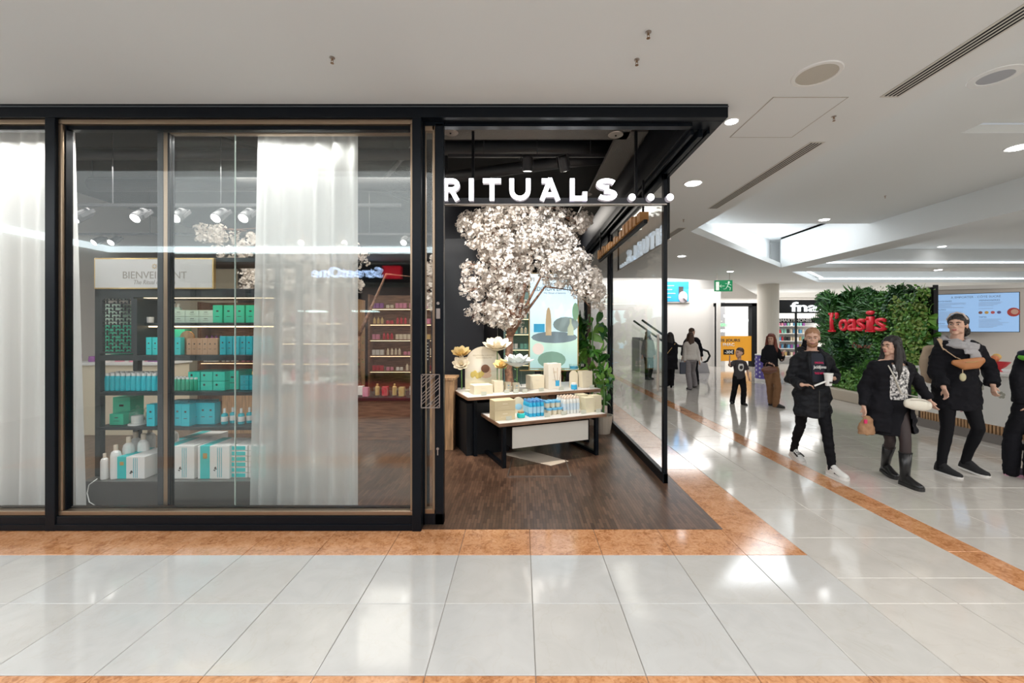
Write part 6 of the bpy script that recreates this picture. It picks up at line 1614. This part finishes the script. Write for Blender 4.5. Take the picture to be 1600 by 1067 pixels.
    def patch(s, name, mt, zs, hw, off, infl, th=.004, x0=0.):
        """a cloth panel that follows the front of the torso; hw may be (left, right) pairs"""
        k = s.k; vs = []; n = 10
        for z, w_ in zip(zs, hw):
            a_, b_ = (w_ if isinstance(w_, tuple) else (-w_, w_))
            zz = max(.84, min(1.47, z))
            for i in range(len(TORSO)-1):
                if TORSO[i][0] <= zz <= TORSO[i+1][0]+1e-6: break
            f = (zz-TORSO[i][0])/(TORSO[i+1][0]-TORSO[i][0]); A, B, yo = [TORSO[i][j]+(TORSO[i+1][j]-TORSO[i][j])*f for j in (1, 2, 3)]
            A = (A+infl)*s.wd; B = B+infl*.9+off
            for j in range(n+1):
                x_ = a_+(b_-a_)*j/n; y_ = yo-B*math.sqrt(max(.05, 1-(x_/A)**2))
                vs.append(Vector((x_*k, y_*k, z*k))+s.ln(z*k))
        N = len(vs); vs += [v+Vector((0, th, 0)) for v in vs]; fs = []
        for i in range(len(zs)-1):
            for j in range(n):
                q = i*(n+1)+j; fs.append((q, q+1, q+n+2, q+n+1)); fs.append((N+q, N+q+n+1, N+q+n+2, N+q+1))
        m = MB(); m.add(vs, fs); return m.build(name, mt, s.t, smooth=True)
    def frontpt(s, x_, z, infl, off):
        k = s.k; zz = max(.84, min(1.47, z))
        for i in range(len(TORSO)-1):
            if TORSO[i][0] <= zz <= TORSO[i+1][0]+1e-6: break
        f = (zz-TORSO[i][0])/(TORSO[i+1][0]-TORSO[i][0]); A, B, yo = [TORSO[i][j]+(TORSO[i+1][j]-TORSO[i][j])*f for j in (1, 2, 3)]
        return Vector((x_*k, (yo-(B+infl*.9+off)*math.sqrt(max(.05, 1-(x_/(A+infl))**2)))*k, z*k))+s.ln(z*k)
def hairm(n, c): return mat(n, c, .55, bump=.4, bscale=90)
darkhair = hairm('hair_black', (.012, .009, .009)); brownhair = hairm('hair_brown', (.07, .035, .02)); redhair = hairm('hair_auburn', (.16, .035, .02)); ginger = hairm('hair_ginger', (.30, .14, .06)); blond = hairm('hair_sandy', (.28, .16, .08))
rubw = mat('rubber_white', (.72, .70, .68), .5); rubb = mat('rubber_black', (.02, .02, .02), .5)
denim = mat('black_denim', (.007, .007, .009), .8, bump=.2, bscale=150, spec=.15)
# ---------------------------------------------------------------- man with the cup
Y0 = 4.80
g = Fig('bearded man in a black parka walking forward with a white paper cup in his hand', 3.36, Y0, 1.61, R(-12),
        [(*F(1240, 717)[:2], .06, R(-2)), (*F(1300, 742)[:2], 0, R(8))],
        [(P(1230, 604, 4.85), P(1262, 606, 4.52), (.75, -.3, .05), .7), (P(1310, 601, 4.85), P(1303, 595, 4.5), (-.7, -.35, .1), -1.1)], R(-34), R(4), vox=.006)
g.lips = mat('lips_pale', (.48, .22, .19), .5); g.browm = ginger
g.body()
g.hair(hairm('hair_cropped', (.33, .17, .09)), 'short', 1)
m = MB(); m.ell(g.h(0, -.030, -.070), g.hr(.060, .066, .050), g.HM, 18, 12); m.ell(g.h(0, -.064, -.094), g.hr(.030, .026, .022), g.HM)
me = remesh(m, 'beard', .005, hairm('beard_ginger', (.30, .15, .08)), 2, .003, 80)
Mi = g.HM.inverted(); bm = bmesh.new(); bm.from_mesh(me)
dv = [v for v in bm.verts if (lambda l: (abs(l.x) < .024 and -.070 < l.z < -.046) or l.z > -.035-(.02 if abs(l.x) < .04 else 0) or l.y > .02)((Mi @ (v.co-g.hc))/g.k)]
bmesh.ops.delete(bm, geom=dv, context='VERTS'); bm.to_mesh(me); bm.free(); link('beard', me, g.t)
g.garment('parka', mat('black_parka', (.009, .010, .013), .65, bump=.4, bscale=40, spec=.22), .66, 1.46, .040, .03, .97, wr=.022, seed=2)
g.garment('tshirt', mat('navy_tee', (.012, .016, .028), .8), 1.0, 1.47, .012, 0, 0, wr=.003)
g.legs('trousers', denim, .004, wr=.010, seed=4)
g.shoes(mat('white_leather', (.66, .66, .64), .45), rubw, name='sneaker', solet=.03, bulk=1.1)
for hip, kn, an, toe, lift in g.feet:
    m = MB(); sid = Vector((-toe.y, toe.x, 0)); b0 = an+toe*.05*g.k-Vector((0, 0, .01))
    for j in range(4): c = b0+toe*.022*j-Vector((0, 0, .011*j)); m.bar(c-sid*.022, c+sid*.022, .007)
    for q in (-1, 1): m.bar(b0+sid*q*.036+toe*.02-Vector((0, 0, .03)), b0+sid*q*.040+toe*.09-Vector((0, 0, .055)), .012)
    m.build('laces', rubb, g.t)
g.patch('tshirt_front', mat('navy_tee'), (1.10, 1.18, 1.26, 1.34, 1.41, 1.45), ((-.055, .075), (-.06, .08), (-.068, .088), (-.075, .09), (-.07, .08), (-.05, .055)), .016, .040)
def tee_text(fg, s, x0, x1, z0, z1, mt, infl=.040, off=.022, name='tshirt_print'):
    c = fg.frontpt((x0+x1)/2, (z0+z1)/2, infl, off); k = fg.k
    sl = fg.frontpt(x1, (z0+z1)/2, infl, off)-fg.frontpt(x0, (z0+z1)/2, infl, off); a = math.atan2(sl.y, sl.x)
    M_ = Matrix.Translation(c) @ Matrix.Rotation(a, 4, 'Z')
    text(name, s, mt, fg.t, -(x1-x0)/2*k, (x1-x0)/2*k, -(z1-z0)/2*k, (z1-z0)/2*k, 0, .002, .02, M_)
pk = mat('tee_pink', (.62, .03, .12), .6)
tee_text(g, 'ORIGINAL', -.045, .055, 1.325, 1.35, pk); tee_text(g, 'Jack&Jones', -.06, .082, 1.255, 1.305, wcard, off=.024); tee_text(g, 'TRADE MARK', -.045, .058, 1.195, 1.222, pk)
m = MB()
for q in (-1, 1): m.tube([Vector((q*.05, -.07, 1.47))*g.k, Vector((q*.095, -.135, 1.40))*g.k, Vector((q*.098, -.165, 1.28))*g.k, Vector((q*.085, -.172, 1.15))*g.k, Vector((q*.03, -.172, 1.02))*g.k], [.028*g.k, .026*g.k, .018*g.k, .014*g.k, .010*g.k], 8)
m.tube([Vector((-.12, -.02, 1.44))*g.k, Vector((-.10, .08, 1.49))*g.k, Vector((0, .12, 1.50))*g.k, Vector((.10, .08, 1.49))*g.k, Vector((.12, -.02, 1.44))*g.k], [.03*g.k, .045*g.k, .055*g.k, .045*g.k, .03*g.k], 10)
link('parka_hood', remesh(m, 'parka_hood', .01, mat('black_parka'), 3, .006, 12), g.t)
m = MB(); m.tube([Vector((.0, -.178, 1.0))*g.k, Vector((.0, -.185, .68))*g.k], [.006, .006], 6); m.build('parka_zip', rubb, g.t)
W_ = g.t.matrix_world
bpy.context.view_layer.update()
def hw(fg, i, d=.09):
    sh, E, Wr, hd, cu = fg.arms[i]; return fg.t.matrix_world @ (Wr+hd*d*fg.k)
c = hw(g, 1, .10)+Vector((-.03, -.025, -.02))
cup = thing('paper_cup', 'white paper cup with a dark printed mark held by the bearded man', 'cup', c)
MB().lathe((0, 0, -.06), [(.030, 0), (.042, .12), (.044, .122), (.044, .126)], 20).build('body', wcard, cup, smooth=False); MB().lathe((0, 0, -.06), [(.041, .126), (.046, .128), (.044, .138), (.02, .14)], 20).build('lid', wcard, cup)
MB().bx(-.016, .012, -.041, -.036, -.03, -.012).build('print', ink, cup)
h0 = hw(g, 0, .12)
o = MB().bar(h0+Vector((0, -.01, -.01)), c+Vector((-.035, -.01, -.01)), .010, .016).build('wooden_stirrer', wcard); tag(o, 'pale straw wrapper between the fingers of the bearded man', 'straw')
# ---------------------------------------------------------------- woman in black coat with white bag
g = Fig('dark-haired woman in open black coat, speckled blouse and tall black boots', 3.93, 4.42, 1.525, R(-8),
        [(*F(1383, 741)[:2], .05, R(-6)), (*F(1414, 758)[:2], 0, R(4))],
        [(P(1345, 620, 4.55), P(1348, 655, 4.40), (0, -.25, -1), .5), (P(1450, 618, 4.55), P(1465, 645, 4.40), (.3, -.3, -1), .5)], R(-82), R(2), True, vox=.006, width=1.14)
g.browm = darkhair
g.body()
g.hair(darkhair, 'long', 3)
blouse = mat('blouse_print', (.78, .76, .74), .7, c2=(.02, .02, .025), nscale=48)
g.garment('blouse', blouse, .98, 1.40, .010, 0, 0, wr=.003)
g.garment('skirt', clothb, .56, 1.04, .016, .02, 0, wr=.006, seed=3)
g.legs('tights', mat('sheer_tights', (.03, .018, .018), .6), .002, wr=0)
g.shoes(mat('black_leather', (.010, .010, .011), .3), rubb, high=.72, name='boot', solet=.035, bulk=1.05, label='black leather knee boot')
co = g.garment('coat', mat('black_wool', (.009, .009, .012), .9, bump=.2, bscale=200, spec=.18), .60, 1.455, .034, .07, .96, wr=.020, seed=7)
bm = bmesh.new(); bm.from_mesh(co.data)
dv = [v for v in bm.verts if v.co.y < -.02 and abs(v.co.x-.02) < (.075 if v.co.z > .95*g.k else .075+.12*(.95*g.k-v.co.z)) and v.co.z < 1.44*g.k]
bmesh.ops.delete(bm, geom=dv, context='VERTS'); bm.to_mesh(co.data); bm.free()
g.patch('blouse_front', blouse, (1.0, 1.08, 1.16, 1.24, 1.32, 1.38, 1.42), ((-.085, .12), (-.085, .12), (-.085, .12), (-.09, .12), (-.095, .12), (-.085, .10), (-.08, -.045)), .004, .030)
m = MB()
for q in (-1, 1): m.tube([g.h(q*.030-.016, -.094, .004), g.h(q*.030, -.097, .014), g.h(q*.030+.016, -.094, .004), g.h(q*.030, -.096, -.010), g.h(q*.030-.016, -.094, .004)], [.0012]*5, 5)
m.tube([g.h(-.014, -.095, .006), g.h(.014, -.095, .006)], [.0012]*2, 5); m.build('glasses', gold, g.t)
k = g.k
bpy.context.view_layer.update()
WM = g.t.matrix_world
bg = thing('shoulder_bag', 'cream rounded shoulder bag hanging at the hip of the woman in boots', 'bag', WM @ Vector((.085, -.235, .985*k)), R(-8))
m = MB(); m.tube([(-.095, 0, .0), (-.05, -.01, 0), (.05, -.01, -.015), (.095, 0, -.02)], [(.045, .03), (.062, .036), (.062, .036), (.045, .03)], 16, (0, 0, 1), dome=True)
link('bag_body', remesh(m, 'bag_body', .008, mat('cream_leather', (.72, .68, .58), .45), 3), bg)
MB().tube([(-.09, -.036, .040), (0, -.048, .045), (.09, -.036, .022)], [.003]*3, 6).build('zip', silv, bg)
pA = Vector((-.13, -.04, .06)); 
inv = bg.matrix_basis.inverted()
sp = [inv @ (WM @ (g.frontpt(x_, z_, .036, .022))) for x_, z_ in ((-.105, 1.41), (-.075, 1.30), (-.03, 1.18), (.01, 1.08))]+[Vector((-.02, -.02, .07))]
m = MB()
for i in range(len(sp)-1): m.bar(sp[i], sp[i+1], .022, .006)
m.build('strap', mat('cream_strap', (.60, .58, .52), .5), bg)
h0 = hw(g, 0, .10)
pb2 = thing('paper_bag', 'crumpled brown paper bag with a pink mark held by the woman in boots', 'bag', h0+Vector((.0, -.02, -.11)))
m = MB(); m.tube([(0, 0, .10), (0, 0, .06), (0, 0, -.02), (0, 0, -.09)], [(.03, .02), (.055, .035), (.085, .05), (.085, .05)], 12, (1, 0, 0))
link('bag_body', remesh(m, 'bag_body', .008, mat('kraft_paper', (.34, .19, .10), .8), 1, .012, 22), pb2)
MB().box((-.05, -.045, .05), (.03, .01, .04)).build('sticker', pinkp, pb2)
# ---------------------------------------------------------------- tall woman with scarf
g = Fig('tall woman in a black coat with a grey scarf striding past the screen', 4.95, 4.72, 1.765, R(-14),
        [(*F(1470, 738)[:2], 0, R(4)), (*F(1508, 736)[:2], .05, R(14))],
        [(P(1462, 590, 4.75), P(1480, 618, 4.5), (.15, -.3, -1), .5), (P(1560, 592, 4.7), P(1555, 618, 4.5), (-.3, -.3, -.8), .6)], R(-62), R(-4), True, vox=.006)
g.browm = darkhair
g.body()
g.hair(darkhair, 'bun', 5)
m = MB(); m.tube([g.h(-.085, -.02, .06), g.h(-.05, -.03, .125), g.h(0, -.03, .142), g.h(.05, -.03, .125), g.h(.085, -.02, .06)], [.009]*5, 8); m.build('hairband', mat('silk_cream', (.6, .5, .45), .5), g.t)
g.garment('coat', mat('black_wool'), .70, 1.46, .042, .05, .96, wr=.020, seed=11)
g.legs('leggings', denim, .003, wr=.002)
g.shoes(mat('black_canvas', (.012, .012, .014), .8), rubw, name='plimsoll', solet=.018)
k = g.k
m = MB()
for j, (rx, ry, z) in enumerate(((.105, .10, 1.475), (.12, .115, 1.445), (.135, .13, 1.41))):
    pts = [Vector((rx*math.cos(a)*k, (.015+ry*math.sin(a)-.02*j)*k, (z-.03*(-math.sin(a))*.6+.01*math.sin(3*a+j))*k)) for a in [2*PI*i/16 for i in range(17)]]
    m.tube(pts, [.030*k]*17, 8)
m.tube([Vector((.03, -.14, 1.40))*k, Vector((.05, -.17, 1.33))*k, Vector((.06, -.175, 1.24))*k], [(.04*k, .02*k), (.05*k, .018*k), (.06*k, .014*k)], 10, (1, 0, 0))
m.tube([Vector((.0, -.14, 1.40))*k, Vector((-.0, -.175, 1.32))*k], [(.04*k, .02*k), (.05*k, .016*k)], 10, (1, 0, 0))
sc_ = link('scarf', remesh(m, 'scarf', .008, mat('grey_knit', (.38, .37, .38), .9, bump=.5, bscale=160), 2, .006, 26), g.t); sc_['label'] = 'soft light grey wrapped scarf'
WM = g.t.matrix_basis
fb_ = thing('waist_bag', 'tan leather waist bag strapped across the chest of the tall woman', 'bag', WM @ Vector((-.02, -.205, 1.20*k)), R(-14))
m = MB(); m.tube([(-.13, .02, .03), (-.06, -.01, .01), (.06, -.01, .03), (.13, .02, .06)], [(.03, .02), (.062, .03), (.062, .03), (.035, .02)], 14, (0, 0, 1), dome=True)
link('bag_body', remesh(m, 'bag_body', .008, mat('tan_leather', (.42, .17, .06), .5), 3), fb_); MB().tube([(-.06, -.042, .035), (0, -.046, .04), (.05, -.042, .05)], [.004]*3, 6).build('zip', gold, fb_)
inv = fb_.matrix_basis.inverted(); m = MB()
sp = [inv @ (WM @ g.frontpt(x_, z_, .048, .01)) for x_, z_ in ((.0, 1.22), (-.10, 1.28), (-.17, 1.36))]+[inv @ (WM @ Vector((-.19, -.02, 1.46))*1.0) if False else inv @ (WM @ Vector((-.17*k, .0, 1.485*k)))]
for i in range(len(sp)-1): m.bar(sp[i], sp[i+1], .04, .008)
m.build('strap', mat('beige_strap', (.48, .34, .22), .7), fb_)
pc = thing('pouch', 'small pale round pouch dangling below the tan waist bag', 'pouch', WM @ Vector((-.10, -.235, 1.075*k)))
MB().ell((0, 0, 0), (.035, .018, .045)).build('body', mat('pale_felt', (.48, .44, .28), .8), pc, smooth=True); MB().tube([(0, 0, .04), (.02, .02, .09)], [.004, .004], 5).build('cord', mat('beige_strap'), pc)
bpk = thing('backpack', 'beige backpack behind the left shoulder of the tall woman', 'bag', WM @ Vector((-.10, .20, 1.2*k)), R(-14))
m = MB(); m.tube([(0, 0, -.2), (0, .01, 0), (0, 0, .16)], [(.12, .05), (.14, .07), (.11, .05)], 14, (1, 0, 0), dome=True); link('bag_body', remesh(m, 'bag_body', .012, mat('beige_canvas', (.50, .38, .27), .8), 3, .008, 14), bpk)
# ---------------------------------------------------------------- person at the right border, seen from behind
g = Fig('person with a green-lined navy hood seen from behind at the right border', 5.56, 4.5, 1.60, R(172),
        [(*F(1612, 752)[:2], 0, R(60)), (*F(1580, 743)[:2], 0, R(62))],
        [(P(1660, 600, 4.6), P(1660, 640, 4.6), (0, 0, -1), .4), (P(1588, 600, 4.5), P(1596, 640, 4.5), (.1, -.1, -1), .4)], R(172), 0, vox=.008, lean=(-.13, -.10))
g.body(); g.hair(brownhair, 'short', 4)
g.garment('hooded_sweater', clothb, .88, 1.45, .05, .0, .96, wr=.010, seed=21)
g.legs('wide_trousers', clothb, .016, wr=.008, flare=.02, seed=8)
g.shoes(mat('mauve_trainer', (.05, .04, .06), .7), mat('pink_sole', (.60, .32, .42), .5), name='trainer', solet=.03)
k = g.k
m = MB(); pts = [Vector((.12*math.cos(a)*k, (.03+.11*math.sin(a))*k, (1.47+.015*math.sin(a))*k)) for a in [2*PI*i/16 for i in range(17)]]; m.tube(pts, [.045*k]*17, 8)
m.tube([Vector((0, .08, 1.53))*k, Vector((0, .15, 1.47))*k, Vector((0, .16, 1.38))*k], [(.09*k, .04*k), (.12*k, .05*k), (.06*k, .03*k)], 12, (1, 0, 0)); link('hood', remesh(m, 'hood', .01, mat('navy_cloth', (.012, .02, .045), .8), 3, .006, 14), g.t)
m = MB(); pts = [Vector((.155*math.cos(a)*k, (.045+.14*math.sin(a))*k, (1.415-.02*math.sin(a))*k)) for a in [PI*i/12 for i in range(-2, 15)]]; m.tube(pts, [(.03*k, .022*k)]*17, 8, (0, 0, 1))
l = link('hood_lining', remesh(m, 'hood_lining', .01, mat('lime_cloth', (.12, .45, .03), .7), 3, .004, 14), g.t); l['label'] = 'bright green hood lining'
Rb = Matrix.Rotation(PI, 3, 'Z'); m = MB(); rr = random.Random(6)
tx = mat('print_grey', (.45, .45, .45), .7)
for j in range(6):
    for i, (a, b) in enumerate(((-.12, -.02), (.01, .12))): text('back_print', ''.join(rr.choice('AEHILMNORSTU') for _ in range(5)), tx, g.t, a*k, b*k, (1.30-j*.045)*k, (1.325-j*.045)*k, -.158*k-.012, .003, .01, Rb.to_4x4())
# ---------------------------------------------------------------- child
g = Fig('small boy in a grey printed T-shirt raising one hand on the bright floor', 4.67, 8.9, 1.13, R(-5),
        [(*F(1144, 630)[:2], .0, R(-30)), (*F(1161, 632)[:2], 0, R(5))],
        [(P(1139, 572, 8.8), P(1140, 556, 8.7), (0, -.2, 1), .3), (P(1168, 580, 8.85), P(1170, 590, 8.75), (.1, -.2, -1), .4)], R(-70), 0, vox=.009, hs=1.42)
g.hc.z += .045
g.body(); g.hair(brownhair, 'short', 6)
g.garment('tshirt', mat('charcoal_tee', (.05, .045, .05), .8), .84, 1.47, .03, 0, .45, wr=.006); g.legs('trousers', denim, .03, wr=.01, flare=.01)
g.shoes(rubb, rubb, name='shoe')
g.patch('tshirt_print', wcard, (1.12, 1.16, 1.20, 1.26, 1.32, 1.36), (.03, .07, .085, .09, .08, .05), .014, .03)
g.patch('tshirt_print', mat('charcoal_tee'), (1.18, 1.22, 1.26, 1.30), (.02, .05, .05, .03), .024, .03)
# ---------------------------------------------------------------- auburn-haired woman
g = Fig('auburn-haired woman in a black sweater and brown corduroy trousers beyond the bearded man', 5.18, 8.62, 1.51, R(5),
        [(*F(1205, 633)[:2], 0, R(20)), (*F(1212, 636)[:2], .0, R(30))],
        [(P(1192, 562, 8.6), P(1204, 568, 8.35), (.5, -.4, -.2), .6), (P(1222, 562, 8.6), P(1224, 551, 8.35), (0, -.2, 1), .7)], R(-45), R(8), True, vox=.008)
g.body(); g.hair(redhair, 'long', 7); g.browm = redhair
g.garment('sweater', clothb, .98, 1.49, .022, 0, .96, wr=.008, collar=.03); g.legs('corduroy_trousers', mat('brown_corduroy', (.20, .10, .045), .85), .018, wr=.008, flare=.016, top=1.06); g.shoes(rubb, rubb)
hb = thing('handbag', 'brown leather handbag carried by the auburn-haired woman', 'bag', P(1202, 578, 8.3))
m = MB(); m.tube([(-.11, 0, 0), (0, 0, 0), (.11, 0, 0)], [(.05, .05), (.085, .06), (.05, .05)], 12, (0, 0, 1), dome=True); link('bag_body', remesh(m, 'bag_body', .01, mat('brown_leather', (.13, .05, .03), .45), 3), hb)
MB().tube([(-.09, 0, .05), (-.06, 0, .14), (.06, 0, .14), (.09, 0, .05)], [.008]*4, 6).build('bag_handle', mat('brown_leather'), hb)
# ---------------------------------------------------------------- group walking away
g = Fig('woman in a long black coat walking away just right of the side glass', 4.02, 11.2, 1.52, R(172),
        [(*F(1050, 607)[:2], .0, R(190)), (*F(1045, 606)[:2], .03, R(185))], [(P(1055, 565, 11.2), P(1054, 580, 11.1), (0, 0, -1), .4), (P(1036, 565, 11.2), P(1037, 580, 11.1), (0, 0, -1), .4)], R(150), 0, True, vox=.011)
g.body(); g.hair(darkhair, 'long', 8); g.garment('coat', clothb, .62, 1.47, .045, .04, .96, wr=.01); g.legs('trousers', clothb, .02, wr=.006); g.shoes(rubw, rubw, name='trainer')
m = MB(); m.bar(Vector((-.12, .12, 1.42))*g.k, Vector((.15, .18, 1.08))*g.k, .014); m.build('bag_strap', gold, g.t)
g = Fig('woman with long brown hair in a white jumper and grey trousers walking away', 4.60, 11.3, 1.52, R(176),
        [(*F(1086, 606)[:2], .04, R(180)), (*F(1078, 609)[:2], 0, R(180))], [(P(1094, 565, 11.3), P(1095, 578, 11.2), (0, 0, -1), .4), (P(1069, 565, 11.3), P(1069, 578, 11.2), (0, 0, -1), .4)], R(178), 0, True, vox=.011)
g.body(); g.hair(brownhair, 'long', 9); g.garment('jumper', mat('white_knit', (.66, .62, .58), .9), .90, 1.47, .035, 0, .96, wr=.008); g.legs('trousers', mat('grey_wool', (.24, .22, .23), .8), .022, wr=.006, flare=.015); g.shoes(rubb, rubb)
sbg = thing('shopping_bag', 'small dark grey shopping bag carried by the woman in the white jumper', 'bag', P(1067, 575, 11.25)); MB().bx(-.08, .08, -.04, .04, -.16, .16).build('bag_body', mat('slate_fabric', (.08, .09, .12), .7), sbg, bev=.01); MB().tube([(-.05, 0, .16), (-.03, 0, .28), (.03, 0, .28), (.05, 0, .16)], [.006]*4, 6).build('bag_handle', rubb, sbg)
g = Fig('man in a dark jacket walking away ahead of the woman in the white jumper', 4.98, 12.1, 1.64, R(170),
        [(*F(1090, 601)[:2], .0, R(170)), (*F(1080, 601)[:2], 0, R(170))], [(P(1097, 556, 12), P(1098, 572, 12), (0, 0, -1), .4), (P(1064, 556, 12), P(1064, 572, 12), (0, 0, -1), .4)], R(110), 0, vox=.011)
g.body(); g.hair(brownhair, 'short', 10); g.garment('jacket', clothb, .88, 1.47, .045, 0, .96, wr=.01); g.legs('trousers', clothb, .015, wr=.006); g.shoes(rubb, rubb)
g = Fig('dark-haired passer-by in a grey coat seen through the side glass', 4.1, 13.4, 1.55, R(120),
        [(*F(1015, 593)[:2], .0, R(120)), (*F(1010, 594)[:2], .03, R(120))], [(P(1022, 553, 13.4), P(1024, 566, 13.4), (0, 0, -1), .4), (P(1004, 553, 13.4), P(1002, 566, 13.4), (0, 0, -1), .4)], R(100), 0, True, vox=.012)
g.body(); g.hair(darkhair, 'mid', 12); g.garment('coat', mat('grey_coat', (.25, .25, .27), .8), .8, 1.47, .045, .02, .96, wr=.01); g.legs('trousers', clothb, .02, wr=.006); g.shoes(rubb, rubb)
g = Fig('dark-clothed shopper standing before the bookshop shelves', 11.0, 16.0, 1.5, R(200),
        [(10.9, 16.0, 0, R(190)), (11.1, 16.0, 0, R(200))], [((10.75, 16, 1.0), (10.75, 16, .8), (0, 0, -1), .4), ((11.25, 16, 1.0), (11.25, 16, .8), (0, 0, -1), .4)], R(200), 0, True, vox=.014)
g.body(); g.hair(darkhair, 'bun', 13); g.garment('coat', clothb, .8, 1.47, .045, .02, .96, wr=.01); g.legs('trousers', clothb, .02, wr=.006); g.shoes(rubb, rubb)
